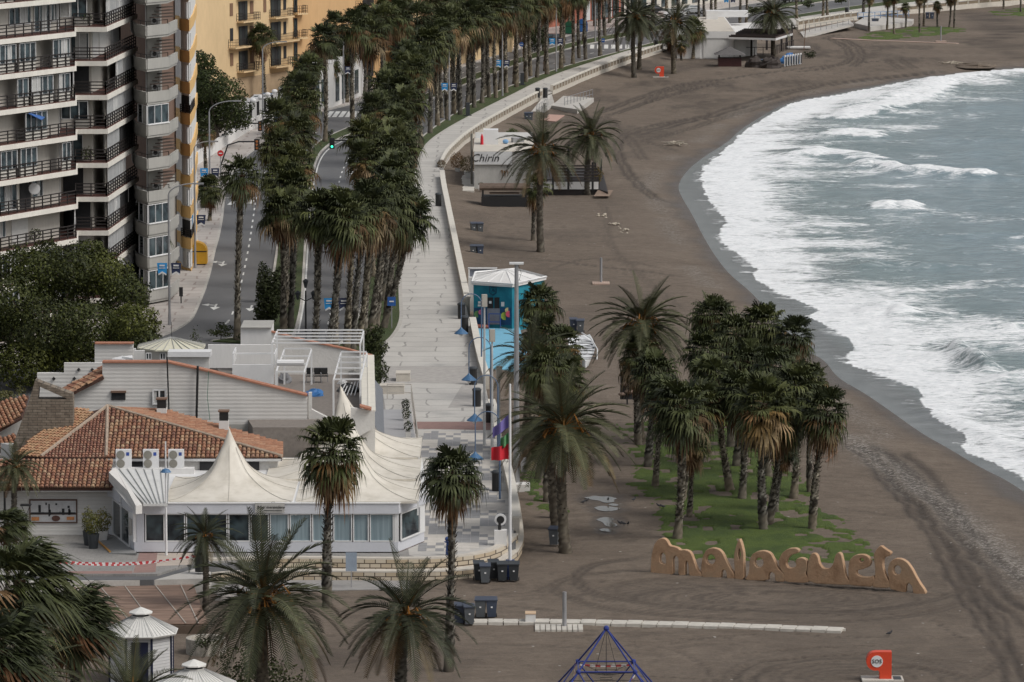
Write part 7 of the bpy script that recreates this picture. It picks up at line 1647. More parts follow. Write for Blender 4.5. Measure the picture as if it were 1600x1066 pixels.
for k, (nm, out, holes) in enumerate(LET):
    cu = bpy.data.curves.new('l', 'CURVE'); cu.dimensions = '2D'; cu.fill_mode = 'BOTH'; cu.extrude = .13; cu.bevel_depth = .04; cu.bevel_resolution = 2; cu.offset = -.045
    for P in [out] + holes:
        P = [((x - 62) / 1500 * LL, ((252 + (x - 62) * .0775) - y) / (3.478 * 27.3 * (1 + (x - 62) / 1500 * .025)) + .0) for x, y in P]; P = chaikin(P); sp = cu.splines.new('POLY'); sp.points.add(len(P) - 1)
        for i, (u, v) in enumerate(P): sp.points[i].co = (u, v, 0, 1)
        sp.use_cyclic_u = True
    ob_ = bpy.data.objects.new('l', cu); C.objects.link(ob_); dg = bpy.context.evaluated_depsgraph_get(); me = bpy.data.meshes.new_from_object(ob_.evaluated_get(dg)); bpy.data.objects.remove(ob_)
    o = bpy.data.objects.new(nm, me); me.materials.clear(); me.materials.append(m_clay); C.objects.link(o); o.parent = t; o.rotation_euler = (R(90), 0, ang); o.location = (0, 0, -.06)
# climbing net pyramid
p = G(947, 1108, 0); t = thing('climbing_frame', 'blue pyramid climbing frame with black rope net and warning tape', 'climbing frame', p); m_pb = M('frame_blue', (.018, .035, .20), .4, .1, 2); hz = up(p, 982); ap = Vector((p.x, p.y, hz)); w2, w1 = 1.38, 3.0; mz = up(p, 1042)
ring = [p + Vector((sx * w2, sy * w2, mz)) for sx, sy in ((-1, -1), (1, -1), (1, 1), (-1, 1))]; base = [p + Vector((sx * w1, sy * w1, 0)) for sx, sy in ((-1, -1), (1, -1), (1, 1), (-1, 1))]
for i in range(4):
    q = MB(); q.tube([ap, ring[i], base[i]], .045, 6); q.build('leg', m_pb, t); q = MB(); q.tube([ring[i], ring[(i + 1) % 4]], .04, 6); q.build('ring_tube', m_pb, t); q = MB(); q.ball(ring[i], .13); q.build('joint', m_pb, t); q = MB(); q.tube([ring[i], (base[i] + base[(i + 1) % 4]) / 2], .035, 5); q.tube([ring[(i + 1) % 4], (base[i] + base[(i + 1) % 4]) / 2], .035, 5); q.build('brace', m_pb, t)
q = MB(); q.ball(ap, .15); q.build('joint', m_pb, t); q = MB()
for i in range(4):
    m0 = (ring[i] + ring[(i + 1) % 4]) / 2; c0 = p + Vector((0, 0, mz * .8)); q.tube([ap, m0.lerp(c0, .6)], .015, 4); q.tube([ring[i], c0], .015, 4)
    for f in (.3, .6, .9): q.tube([ring[i].lerp(c0, f), ring[(i + 1) % 4].lerp(c0, f)], .015, 4); q.tube([ring[i].lerp(base[i], f).lerp(c0, .3), ring[(i + 1) % 4].lerp(base[(i + 1) % 4], f).lerp(c0, .3)], .015, 4); q.tube([base[i].lerp(c0, f), base[(i + 1) % 4].lerp(c0, f)], .015, 4)
q.build('rope_net', m_black, t)
striped(sag(ring[3] + Vector((.1, -.06, -.2)), ring[2] + Vector((-.1, -.06, -.2)), .06), 0, 'barrier_tape', 'red and white tape between the upper joints of the climbing frame'); striped(sag(ring[1] + Vector((0, -.1, -.2)), ring[1] + Vector((-1.2, -.3, -1.3)), .05), 0, 'barrier_tape', 'red and white tape hanging down right in the climbing frame'); striped(sag(ring[3] + Vector((-.1, 0, 0)), ring[0] + Vector((-.4, -.2, -1.4)), .1), 0, 'barrier_tape', 'thin tape hanging at the left corner of the climbing frame')

# ---- blue first-aid hut ----
hb = .35; f0, f1, f2, f3 = G(740, 508, hb), G(800, 512, hb), G(850, 500, hb), G(746, 480, hb); t = thing('beach_hut', 'turquoise painted hut with white pyramid roof and a crest above the door', 'hut', f1)
m_teal, nt, b = newmat('turquoise_mural'); n1 = noise(nt, worldpos(nt), .7, 4); nt.links.new(ramp(nt, n1.outputs[0], [(.35, (.0, .14, .21)), (.6, (.01, .22, .30))]), b.inputs['Base Color']); b.inputs['Roughness'].default_value = .7
zh = V(800, 446, f1.y).z; f3 = Vector((f0.x + .2, f0.y + 6.5, hb)); f2b = Vector((f2.x, f2.y, hb)); f4 = Vector((f2.x - 2.3, f2.y + 5.5, hb))
q = MB(); q.prism(xy([f0, f1, f2b, f4, f3]), hb - .4, zh); q.build('wall', m_teal, t)
cx = (f0.x + f1.x + f2b.x + f4.x + f3.x) / 5 + .1; cy = (f0.y + f1.y + f2b.y + f4.y + f3.y) / 5; H = V(798, 421, cy).z
rim = [Vector((a.x + (a.x - cx) * .06, a.y + (a.y - cy) * .06, zh)) for a in (f0, f1, f2b, f4, f3)]; q = MB(); q.add([r_ + Vector((0, 0, .02)) for r_ in rim] + [Vector((cx, cy, H))] + [r_ + Vector((0, 0, -.12)) for r_ in rim], [(i, (i + 1) % 5, 5) for i in range(5)] + [(6 + i, 6 + (i + 1) % 5, (i + 1) % 5, i) for i in range(5)]); q.build('roof', m_white, t)
q = MB(); 
for i in range(5):
    for f in (0, .33, .66): q.tube([rim[i].lerp(rim[(i + 1) % 5], f) + Vector((0, 0, .03)), Vector((cx, cy, H + .02))], .03, 4)
q.tube([r_ + Vector((0, 0, .12)) for r_ in rim + [rim[0]]], .09, 4); q.build('roof_ribs', m_whitef, t)
FYH = f0.y - .02
def hp(x, y, d=.05): 
    k = (x - 740) / 60; return V(x, y, f0.y + (f1.y - f0.y) * k - d)
def quad4(mb, x0, y0, x1, y1, d=.05): mb.slab([hp(x0, y1, d), hp(x1, y1, d), hp(x1, y0, d), hp(x0, y0, d)], .03, Vector((0, 1, 0)))
q = MB(); quad4(q, 761, 482, 781, 507, .04); q.build('door_panel', M('door_grey', (.22, .23, .27), .6, .2, 3), t); q = MB(); quad4(q, 761.5, 465, 770.5, 482); quad4(q, 772.5, 465, 780.5, 482); w_ = q.build('door_glass', m_dark, t)
q = MB(); quad4(q, 747, 471, 751, 474.5); quad4(q, 746.5, 476, 751.5, 479); quad4(q, 764, 470.5, 768, 474.5, .1); quad4(q, 783, 472, 788, 479); q.each('notice', m_whitef, t)
q = MB(); 
for pts in ([(765, 447), (765, 458), (770, 461.5), (775, 458), (775, 447), (765, 447)], [(765, 445.5), (767, 446.5), (770, 445), (773, 446.5), (775, 445.5)], [(768, 456), (770, 452), (773, 456)], [(767, 450), (770, 449), (773, 450)]): q.tube([hp(x, y, .06) for x, y in pts], .045, 4)
q.build('crest', M('crest_dark_teal', (.0, .045, .10), .6), t)
q = MB(); quad4(q, 741, 481, 761, 508, .045); quad4(q, 781, 481, 799, 508, .045); q.build('mural_sea', M('mural_deep_blue', (.01, .07, .17), .7, .5, 1.5), t)
for (x, y, r_, cc, nm) in ((746, 491, .28, (.10, .22, .08), 'mural_leaf'), (751, 488, .2, (.40, .10, .20), 'mural_flower'), (789, 494, .34, (.30, .38, .05), 'mural_leaf'), (795, 491, .26, (.50, .06, .10), 'mural_flower'), (793, 485, .22, (.42, .36, .18), 'mural_flower')):
    c = hp(x, y, .08); q = MB(); q.tube([c, c + Vector((0, .02, 0))], r_, 9); q.build(nm, M('mural_%d' % x, cc, .7, .4, 6), t)
q = MB(); q.prism(xy(GL([(745,500),(762,498),(764,513),(744,512)], hb)), hb - .1, hb + .1); q.build('red_floor', M('red_floor_mat', (.30, .10, .07), .8), t)
railing(t, [hp(764, 506, 1.8).xy, hp(782, 503, 1.4).xy], hb + .1, hb + 1.2, m_blue, 2, .8, .035, 'blue_handrail')
q = MB(); q.prism(xy(GL([(733,500),(742,512),(800,514),(812,512),(830,575),(760,578)], .3)), -.1, .3); tag(q.build('light_blue_forecourt', M('light_blue_paint', (.16, .40, .55), .7, .15, 1)), kind='structure')
p = G(737, 500, .3); t = thing('white_shed', 'narrow white shed with a blue-grey frame panel behind the turquoise hut', 'shed', G(736, 480, 0)); a = G(733, 486, .3); q = MB(); q.box(a.x + .17, a.y, 1.7, .35, .6, 2.8); q.build('post', m_white, t); zt_ = V(750, 419, a.y + 8).z; zb_ = V(750, 443, a.y + 8).z; xa, xb = V(733, 430, a.y + 8).x, V(775, 430, a.y + 8).x
q = MB(); q.box((xa + xb) / 2, a.y + 8, (zt_ + 0) / 2, xb - xa, .1, zt_); q.build('panel', M('grey_blue_panel', (.20, .22, .27), .7, .3, 1), t); q = MB(); q.box((xa + xb) / 2, a.y + 7.9, zt_, xb - xa + .2, .2, .12); q.box(xa, a.y + 7.9, zt_ / 2, .12, .2, zt_); q.build('frame', m_whitef, t)
# ---- beach bar ----
t = thing('beach_bar', 'white flat-roofed beach bar with black script sign', 'bar', G(741, 292, .3)); A = G(741, 292, .4); B = G(830, 292, .4); yb_ = G(741, 292, .4).y + 17; s = S(A); xr = B.x + .2
zr = V(741, 237, A.y).z; q = MB(); q.prism([(A.x, A.y), (xr, A.y), (xr, yb_), (A.x, yb_)], 0, zr - .02); q.build('wall', M('shaded_white', (.40, .39, .37), .8, .2, 1, streak=True), t); q = MB(); q.prism([(A.x - .1, A.y - .1), (xr + .1, A.y - .1), (xr + .1, yb_), (A.x - .1, yb_)], zr - .02, zr + .06); q.build('roof', M('cream_roof', (.52, .48, .42), .8, .12, .8), t)  # white bar wall given a greyer colour for the shade it stands in
zs = V(741, 257, A.y).z; q = MB(); q.box((V(741, 240, A.y).x + V(800, 240, A.y).x) / 2, A.y - .15, (zr + zs) / 2, V(800, 240, A.y).x - V(741, 240, A.y).x, .16, zr - zs); sg = q.build('sign_board', M('sign_white', (.60, .60, .60), .7), t)
text('Chirin', 1.15, (V(757.5, 247, A.y).x, A.y - .25, (zr + zs) / 2), m_black, None, sg, shear=.3, ext=.02)
yq = A.y + 9; q = MB(); q.box(V(767, 210, yq).x, yq, zr + .8, 1.55, 2.0, 1.6); q.build('roof_box', m_whitef, t)
q = MB(); q.seg((A.x, yb_ - 1), (xr, yb_ - 1), .1, zr + .06, zr + .7); q.build('rear_parapet', m_whitef, t)
q = MB(); q.box(xr - 1.6, yq + 2, zr + .3, 1.2, .8, .5, .3); q.build('roof_unit', m_steel, t)
p = V(756, 214, yq - 1); q = MB(); q.tube([(p.x - .2, p.y, zr + .06), (p.x - .2, p.y, zr + .9), (p.x - .2, p.y, zr + 1.2)], [.18, .15, .03], 6); tag(q.build('folded_parasol', M('flag_red', (.55, .02, .035), .7)), 'small folded red parasol on the beach bar roof', 'parasol')
p = V(790, 222, yq); q = MB(); q.ball((p.x, p.y, zr + .3), .35, 8, 5, .7); tag(q.build('blue_bundle', M('blue_bundle_mat', (.15, .3, .5), .7, .3, 3)), 'light blue bundle on the beach bar roof', 'bundle')
p = G(737, 292, .1); q = MB(); q.tube([p, (p.x, p.y, V(737, 209, p.y).z)], .11, 8); tag(q.build('wooden_pole', M('weathered_pole', (.16, .15, .13), .8)), 'tall weathered pole at the left corner of the beach bar', 'pole')
q = MB(); q.prism(xy(GL([(697,275),(700,262),(741,268),(741,298),(700,298)], .4)), -.1, .4); tag(q.build('bar_terrace', M('pale_terrace', (.50, .47, .42), .8, .1, 1)), kind='structure')
planter(731, 278, 'palmlike potted plant on a white pot before the beach bar', .4, h=.6, plant=1.6, cols=[(.09, .10, .03), (.14, .10, .04)], w=.8, pw=.8); planter(715, 270, 'dry brown potted plant on the beach bar terrace', .4, h=.5, plant=1.6, cols=[(.16, .09, .05), (.10, .07, .03)], w=.7, pw=.8); planter(690, 268, 'reddish plant in a white pot at the start of the balustrade', 1, h=.4, plant=.8, cols=[(.16, .06, .05), (.08, .07, .03)], w=.6, pw=.5); planter(751, 297, 'small white pot beside the log-roofed bar', .3, h=.5, plant=.3, w=.6); planter(931, 296, 'orange-leaved plant in a white pot on the bar deck', .5, h=.6, plant=1.8, cols=[(.22, .12, .04), (.10, .09, .03)], w=.6, pw=.7)
t = thing('log_bar', 'small black bar counter under a roof of brown logs', 'bar', G(786, 322, 0)); a, b_ = G(752, 324, 0), G(824, 324, 0); q = MB(); q.prism([(a.x, a.y), (b_.x, a.y), (b_.x, a.y + 2.6), (a.x, a.y + 2.6)], -.1, 1.05); q.build('counter', m_black, t)
z = V(752, 297, a.y).z
for p in ((a.x + .15, a.y + .2), (b_.x - .15, a.y + .2), (a.x + .15, a.y + 2.4), (b_.x - .15, a.y + 2.4)):
    q = MB(); q.tube([(p[0], p[1], 1.0), (p[0], p[1], z + .1)], .09, 6); q.build('post', m_black, t)
q = MB(); 
for k in range(7): q.tube([(a.x - .2, a.y + .2 + k * .45, z + .2 + .1 * math.sin(k)), (b_.x + .3, a.y + .2 + k * .45, z + .2 + .1 * math.sin(k))], .26, 8)
q.build('log_roof', M('brown_thatch', (.13, .095, .075), .95, .35, 3, bumpd=.06), t); q = MB(); q.box((a.x + b_.x) / 2, a.y + 1.5, 1.3, 3.0, .5, .12); q.build('shelf', m_brownw, t)
q = MB(); q.slab([(b_.x, a.y, 1.0), (b_.x + .5, a.y - .3, 0), (b_.x + .9, a.y - .3, 0), (b_.x + .2, a.y, 1.0)], .06, Vector((0, 1, 0))); q.build('side_board', M('weathered_pole', (.16, .15, .13), .8), t)
t = thing('deck_pergola', 'dark timber pergola and deck with white skirting beside the beach bar', 'pergola', G(880, 305, 0)); dk = GL([(855,296),(935,296),(950,300),(940,262),(850,262)], .6); q = MB(); q.prism(xy(dk), -.1, .6); q.build('deck', m_brownrail, t)
q = MB(); q.seg(dk[0].xy + Vector((-1, -.1)), dk[1].xy + Vector((0, -.1)), .08, .62, 1.4); q.build('white_skirting', m_white, t)
for i, (x, y) in enumerate(((888,297),(864,297),(926,297),(930,270),(888,268))):
    p = G(x, y, .6); q = MB(); q.box(p.x, p.y, 2.0, .22, .22, 2.9); q.build('post', m_black, t)
q = MB(); 
for k in range(6):
    a = G(864, 272, 3.4); b_ = G(928, 272, 3.4); q.seg((a.x, a.y + k * 3.4 - 8), (b_.x + .4, a.y + k * 3.4 - 8), .16, 3.35, 3.5)
q.each('roof_beam', m_brownrail, t); railing(t, [dk[0].xy, dk[1].xy, dk[3].xy], .6, 1.6, m_black, 2, 1.4, .04, 'railing')
q = MB(); a = G(940, 303, .35); 
for k in range(5): q.box(a.x + .1 * k, a.y + k * .8 - 1.5, .3 + .05 * k, 1.6, .7, .06)
tag(q.build('wooden_steps', M('pale_planks', (.30, .22, .17), .85, .2, 3)), 'small wooden steps at the seaward corner of the bar deck', 'steps')
# ---- far restaurant ----
t = thing('far_beach_restaurant', 'white far beach restaurant with roller shutters and flat roof', 'restaurant', G(1100, 95, 0)); P0, P1, P2 = G(1058, 92, 0), G(1148, 94, 0), G(1205, 72, 0)
z1 = V(1100, 60, P0.y).z; q = MB(); q.prism([(P0.x, P0.y), (P1.x, P0.y), (P1.x + .1, P1.y + 40), (P0.x, P1.y + 40)], -.1, z1); q.build('wall', m_white, t); q = MB(); q.prism([(V(1094, 0, P0.y).x, P0.y - .2), (P1.x + .2, P0.y - .2), (P1.x + .2, P0.y + 36), (V(1094, 0, P0.y).x, P0.y + 36)], z1, z1 + 1.0); q.build('upper_fascia', m_white, t); q = MB(); q.prism([(V(1096, 0, P0.y).x, P0.y), (P1.x, P0.y), (P1.x, P0.y + 35), (V(1096, 0, P0.y).x, P0.y + 35)], z1 + 1.0, z1 + 1.06); q.build('roof', M('cream_roof', (.52, .48, .42), .8, .12, .8), t)
for x0, x1 in ((1078, 1094), (1099, 1132), (1139, 1146)):
    q = MB(); q.box((V(x0, 80, P0.y).x + V(x1, 80, P0.y).x) / 2, P0.y - .05, 1.5, V(x1, 80, P0.y).x - V(x0, 80, P0.y).x, .1, 2.7); q.build('roller_shutter', m_shut, t)
for y_, x0, x1, h_ in ((P0.y + 30, 1103, 1121, 1.9), (P0.y + 37, 1121, 1168, 1.3)):
    q = MB(); xa, xb = V(x0, 40, y_).x, V(x1, 40, y_).x; q.box((xa + xb) / 2, y_, z1 + 1 + h_ * .35, xb - xa, 3, h_ * .7); q.build('roof_block', m_whitef, t)
q = MB(); q.prism([(P1.x + .2, P0.y + 3), (G(1178, 80, 0).x, P0.y + 8), (G(1178, 60, 0).x, P0.y + 44), (P1.x + .2, P0.y + 40)], -.1, z1 - .3); q.build('rear_wing', m_white, t)
t = thing('beach_pergola', 'large dark-roofed pergola with white edge beside the far restaurant', 'pergola', G(1180, 90, 0)); zp = 3.4; rp = [G(1139, 58, zp), G(1212, 60, zp), G(1238, 52, zp), G(1236, 48.5, zp), G(1162, 47, zp)]; q = MB(); q.prism(xy(rp), zp - .02, zp + .12)
q.build('roof', M('brown_roof', (.075, .05, .042), .8, .2, 1), t); q = MB(); 
for a, b_ in ((rp[0], rp[1]), (rp[1], rp[2])): q.seg(a.xy + Vector((0, -.06)), b_.xy + Vector((.02, -.06)), .1, zp - .3, zp + .0)
q.build('white_edge', m_whitef, t); q = MB()
for k in range(9):
    a = rp[0].lerp(rp[4], k / 8); b_ = rp[1].lerp(rp[3], k / 8); q.seg(a.xy, b_.xy, .12, zp + .12, zp + .24)
q.build('battens', m_brownrail, t)
for x, y in ((1174, 88), (1139, 86), (1198, 78), (1221, 80), (1229, 76), (1237, 72), (1206, 88)):
    p = G(x, y, 0); q = MB(); q.box(p.x, p.y, zp / 2, .3, .3, zp); q.build('post', m_brownrail, t)
railing(t, [G(1165, 88, 0), G(1206, 88, 0), G(1240, 76, 0)], .1, 1.3, m_brownrail, 1, 1.2, .04, 'fence')
p = G(1140, 103, 0); t = thing('gazebo_bar', 'small open gazebo with grey roof and dark red counter', 'gazebo', p); s = S(p); w2 = 21 / s / 1.0; zt_ = V(1140, 85, p.y).z
q = MB(); q.prism([(p.x - w2 * .85, p.y - 1.3), (p.x + w2 * .85, p.y - 1.3), (p.x + w2 * .85, p.y + 1.5), (p.x - w2 * .85, p.y + 1.5)], 0, 1.15); q.build('counter', M('dark_red_wood', (.055, .016, .015), .6, .2, 2), t)
for sx in (-1, 1):
    for sy in (-1.1, 1.3):
        q = MB(); q.box(p.x + sx * w2 * .78, p.y + sy, zt_ / 2 + .3, .14, .14, zt_ - .5); q.build('post', m_brownrail, t)
q = MB(); q.add([(p.x - w2 * 1.15, p.y - 2, zt_), (p.x + w2 * 1.15, p.y - 2, zt_), (p.x + w2 * 1.15, p.y + 2.2, zt_), (p.x - w2 * 1.15, p.y + 2.2, zt_), (p.x, p.y, zt_ + 1.1)], [(0, 1, 4), (1, 2, 4), (2, 3, 4), (3, 0, 4), (3, 2, 1, 0)]); q.build('roof', M('grey_shingle', (.10, .095, .095), .9, .3, 3), t)
heap('covered_heap', 1180, 105, 28, 18, 0, M('brown_net', (.05, .04, .036), .9, .4, 4), 'dark covered heap left of the green bin', 'heap', 11); heap('covered_heap', 1206, 106, 34, 19, 0, M('brown_net', (.05, .04, .036), .9, .4, 4), 'larger dark covered heap right of the green bin', 'heap', 12); heap('blue_cover', 1233, 99, 34, 17, 0, m_tarp, 'blue tarpaulin over the stack of loungers', 'tarpaulin', 13)
def mklounge():
    t = thing('stacked_lounger', 'x', 'sun lounger'); q = MB(); q.box(0, 0, .8, .16, 1.6, 1.5); q.build('bed', m_whitef, t, world=False); q = MB(); q.box(.1, -.02, .75, .05, 1.5, 1.2); q.build('mesh', m_dark, t, world=False); return t
for k in range(7): many('lou', mklounge, G(1227 + k * 4, 104 - k * .6, 0), R(-8), ORD[k].replace('nearest', 'leftmost') + (' lounger' if k == 0 else ' lounger from the left') + ' of the white upright row beside the blue cover', 'stacked loungers')
p = G(1248, 77, 0); q = MB(); q.box(p.x, p.y, .3, 3.4, 2, .2); tag(q.build('white_slab', m_white), 'white slab lying on the sand behind the dark bush', 'slab'); p = G(1256, 79, 0); q = MB(); q.tube([p, (p.x + .3, p.y, 4.3)], .06, 6); tag(q.build('wooden_pole', m_brownw), 'thin leaning pole beside the white slab', 'pole')
# ---- boat-like white frame, thatch board, cabin scraps ----
p = G(915, 577, 0); t = thing('white_boat', 'white boat with ribbed netting drawn up on the sand', 'boat', p); q = MB(); n = 10; vs = []; s = S(p)
for k in range(n + 1):
    f = k / n; hw = .95 * math.sin(math.pi * (.25 + .75 * (1 - f))) ** .6 + .05; y = p.y + f * 14
    for a, z in ((-hw, .7), (-hw * .6, .1), (hw * .6, .1), (hw, .7), (hw * .8, .62), (-hw * .8, .62)): vs.append((p.x + a + f * -.3, y, z + .25 * f * f))
q.add(vs, [(i * 6 + j, i * 6 + (j + 1) % 6, (i + 1) * 6 + (j + 1) % 6, (i + 1) * 6 + j) for i in range(n) for j in range(6)] + [tuple(range(5, -1, -1)), tuple(n * 6 + j for j in range(6))]); q.build('hull', M('boat_white', (.75, .76, .77), .5), t)
q = MB(); rr_ = random.Random(4)
for k in range(16): y = p.y + .5 + k * .8; q.tube([(p.x - .85, y, .74), (p.x + rr_.uniform(-.3, .3), y + rr_.uniform(-1, 1), .8), (p.x + .85, y + rr_.uniform(-.8, .8), .74)], .03, 4)
q.build('netting', m_bd, t); q = MB(); q.tube([(p.x + .95 - .1, p.y, .75), (p.x + .98, p.y + 5, .85), (p.x + .6, p.y + 11, .95), (p.x - .1, p.y + 14, 1.05)], .05, 5); q.build('gunwale', m_whitef, t)
p = G(980, 632, 0); t = thing('display_board', 'dark board with pale rounded rocks painted on it under the grove palms', 'board', p); q = MB(); q.tube([p, p + Vector((0, 0, .7))], .06, 6); q.build('leg', m_black, t); z0_, z1_ = up(p, 624), up(p, 578); q = MB(); q.box(p.x + .25, p.y, (z0_ + z1_) / 2, 1.5, .12, z1_ - z0_); q.build('panel', m_dark, t)
q = MB()
for x, y, r_ in ((977, 600, .4), (983, 612, .36), (987, 596, .3), (972, 616, .3)): c = V(x, y, p.y - .08); q.ball((c.x, p.y - .06, c.z), r_, 8, 6, .45)
q.each('rounded_shape', M('clay_brown', (.17, .12, .095), .8), t)
for i, (x, y, w_, h_, l_) in enumerate(((1055, 226, 26, 9, 'pale driftwood heap on the sand above the surf'), (1487, 100, 26, 8, 'pale heap of branches by the far waterline'), (940, 338, 14, 5, 'upper pale stone cluster below the bar deck'), (960, 352, 16, 5, 'middle pale stone cluster below the bar deck'), (975, 362, 14, 5, 'lower pale stone cluster below the bar deck'))):
    p = G(x, y, 0); s = S(p); q = MB(); rr_ = random.Random(i)
    for k in range(22 if i < 2 else 10):
        a = rr_.uniform(0, 6.28); c = p + Vector((rr_.uniform(-.5, .5) * w_ / s, rr_.uniform(-1.4, 1.4), rr_.uniform(.05, .3)))
        if i < 2: d = Vector((math.cos(a), math.sin(a) * 2, rr_.uniform(-.1, .2))) * rr_.uniform(.3, .8); q.tube([c - d, c + d], [.06, .03], 5)
        else: q.ball(c - Vector((0, 0, .1)), rr_.uniform(.08, .2), 6, 4, .6)
    tag(q.build('driftwood' if i < 2 else 'stones', M('bleached', (.42, .37, .30), .9, .3, 4), None), l_, 'driftwood' if i < 2 else 'stones')
p = G(1515, 100, 0); 
heap('sand_mound', 1525, 104, 62, 7, 0, msand, 'long dark sand mound beside the far waterline', 'mound', 14, 1.2)
# branch at right of grove, pigeons
p = G(1290, 722, 0); q = MB(); q.tube([p, p + Vector((.8, 1, .5)), p + Vector((1.0, 3, .3)), p + Vector((.4, 4, .05))], [.06, .05, .04, .03], 5); q.tube([p + Vector((-.4, 1, .1)), p + Vector((.7, 2, .25))], .03, 4); tag(q.build('fallen_branch', m_brownw), 'dark curved fallen branch at the seaward edge of the grove', 'branch')
def mkbird():
    t = thing('pigeon', 'x', 'bird'); q = MB(); q.tube([(-.17, 0, .13), (-.08, 0, .15), (.04, 0, .17), (.12, 0, .22), (.15, 0, .28), (.2, 0, .28)], [.015, .05, .07, .045, .035, .006], 7); q.tube([(0, .02, 0), (0, .02, .12)], .008, 4); q.tube([(0, -.02, 0), (0, -.02, .12)], .008, 4); q.build('body', M('pigeon_grey', (.035, .035, .04), .7), t, world=False); return t
for x, y, l_ in ((911, 788, 'left pigeon by the upper puddle'), (916, 786, 'second pigeon by the upper puddle'), (950, 784, 'pigeon at the rim of the upper puddle'), (990, 784, 'lone pigeon right of the puddles'), (969, 821, 'left pigeon beside the lower puddle'), (975, 822, 'middle pigeon beside the lower puddle'), (981, 822, 'right pigeon beside the lower puddle'), (1030, 794, 'left pigeon on the grove lawn'), (1036, 795, 'right pigeon on the grove lawn'), (1389, 994, 'lone pigeon on the tracked sand above the rescue post')): many('bird', mkbird, G(x, y, .03), R(prnd.uniform(0, 360)), l_, 'pigeons on the sand')

# ---- street lamps with banners ----
m_bcy = M('banner_cyan', (.02, .27, .62), .6, .15, 2); m_bnv = M('banner_navy', (.02, .03, .08), .6, .3, 3)
def streetlamp(base, top, arm, lab, banner=None, z=Z1, grp='curved street lamps'):
    p = G(*base, z); H = up(p, top); s = S(p); ax = arm / s; t = thing('street_lamp', lab, 'street lamp', p, 0, grp); q = MB(); q.tube([p, p + Vector((0, 0, 1)), (p.x, p.y, H)], [.14, .10, .07], 8); q.build('pole', m_steel, t)
    q = MB(); n = 8; pts = [Vector((p.x + ax * (1 - math.cos(math.pi / 2 * k / n)), p.y, H + abs(ax) * .45 * math.sin(math.pi / 2 * k / n))) for k in range(n + 1)]; q.tube(pts, .05, 6); q.build('arm', m_steel, t); q = MB(); e = pts[-1]; q.box(e.x + (.35 if ax > 0 else -.35), e.y, e.z, .8, .25, .12); q.build('lamp_head', m_steel, t)
    if banner:
        zt_ = up(p, banner); 
        for sg, mt, nm in ((-1, m_bcy, 'light_blue_banner'), (1, m_bnv, 'navy_banner')):
            q = MB(); x0 = p.x + sg * .15; x1 = p.x + sg * .95
            q.slab([(x0, p.y - .02, zt_), (x1, p.y - .02, zt_), (x1 - sg * .08, p.y - .02, zt_ - .85), ((x0 + x1) / 2, p.y - .02, zt_ - .72), (x0 + sg * .05, p.y - .02, zt_ - .85)], .03, Vector((0, 1, 0))); bn = q.build(nm, mt, t)
            q = MB(); q.box((x0 + x1) / 2, p.y - .05, zt_ - .2, .42, .02, .12); q.box((x0 + x1) / 2, p.y - .05, zt_ - .4, .5, .02, .05); q.slab([(x0 + sg * .06, p.y - .045, zt_ - .86), ((x0 + x1) / 2, p.y - .045, zt_ - .66), (x1 - sg * .1, p.y - .045, zt_ - .86), (x1 - sg * .12, p.y - .045, zt_ - .98), ((x0 + x1) / 2, p.y - .045, zt_ - .80), (x0 + sg * .08, p.y - .045, zt_ - .98)], .02, Vector((0, 1, 0))); q.build('white_print', m_whitef, bn)
streetlamp((265, 508), 305, 40, 'nearest curved street lamp on the left pavement with a blue and a navy banner', 411); streetlamp((305, 419), 232, 24, 'curved street lamp beside the yellow container with two banners', 336); streetlamp((328, 325), 175, 38, 'curved street lamp before the bus shelter with two banners', 263)
streetlamp((204, 447), 410, -26, 'low curved street lamp rising behind the huge dark tree'); streetlamp((411, 215), 78, 28, 'slim curved street lamp before the ochre house'); streetlamp((537, 162), 44, 26, 'slim curved street lamp beyond the junction', 104); streetlamp((526, 548), 400, -14, 'grey lamp pole with banners in front of the dense palm row', 466)
streetlamp((702, 188), 60, -14, 'thin lamp pole inside the promenade palm row', 130); streetlamp((785, 150), 15, 8, 'thin lamp pole between promenade palms', 94); streetlamp((869, 112), -14, 18, 'white lamp pole with bright blue banner on the promenade verge', 60); streetlamp((930, 65), -40, 14, 'tall lamp pole on the far pavement'); streetlamp((1140, 28), -60, 12, 'lamp pole with two banners behind the far white restaurant', -4); streetlamp((1326, 22), -70, 14, 'lamp pole on the far promenade at the top')
# traffic signals
m_amber = M('signal_amber', (.55, .20, .03), .5); m_sg = M('signal_green_lit', (.05, .6, .4), .4)
def signal(base, armpx, headpx, lab, lit=None, z=TZ):
    p = G(*base, z); s = S(p); hx = p.x + (headpx[0] - base[0]) / s; hz_ = up(p, headpx[1]); ht = 1.15; t = thing('traffic_signal', lab, 'traffic light', p); q = MB(); az = hz_ + .3
    pts = [p, (p.x, p.y, az * .55), (p.x + (hx - p.x) * .2, p.y, az - .35), (p.x + (hx - p.x) * .5, p.y, az), (hx, p.y, az)] if abs(hx - p.x) > .4 else [p, (p.x, p.y, hz_ - .4)]
    q.tube(pts, .08, 6); q.build('pole', m_black, t); q = MB(); q.box(hx, p.y - .1, hz_, .55, .3, ht); h_ = q.build('signal_head', m_black, t)
    for k in range(3):
        q = MB(); q.tube([(hx, p.y - .28, hz_ + .34 - .34 * k), (hx, p.y - .26, hz_ + .34 - .34 * k)], .13, 10); q.build('lens', lit if (lit and k == 2) else (M('lens_amber_dull', (.38, .14, .05), .4) if not lit else m_dark), h_)
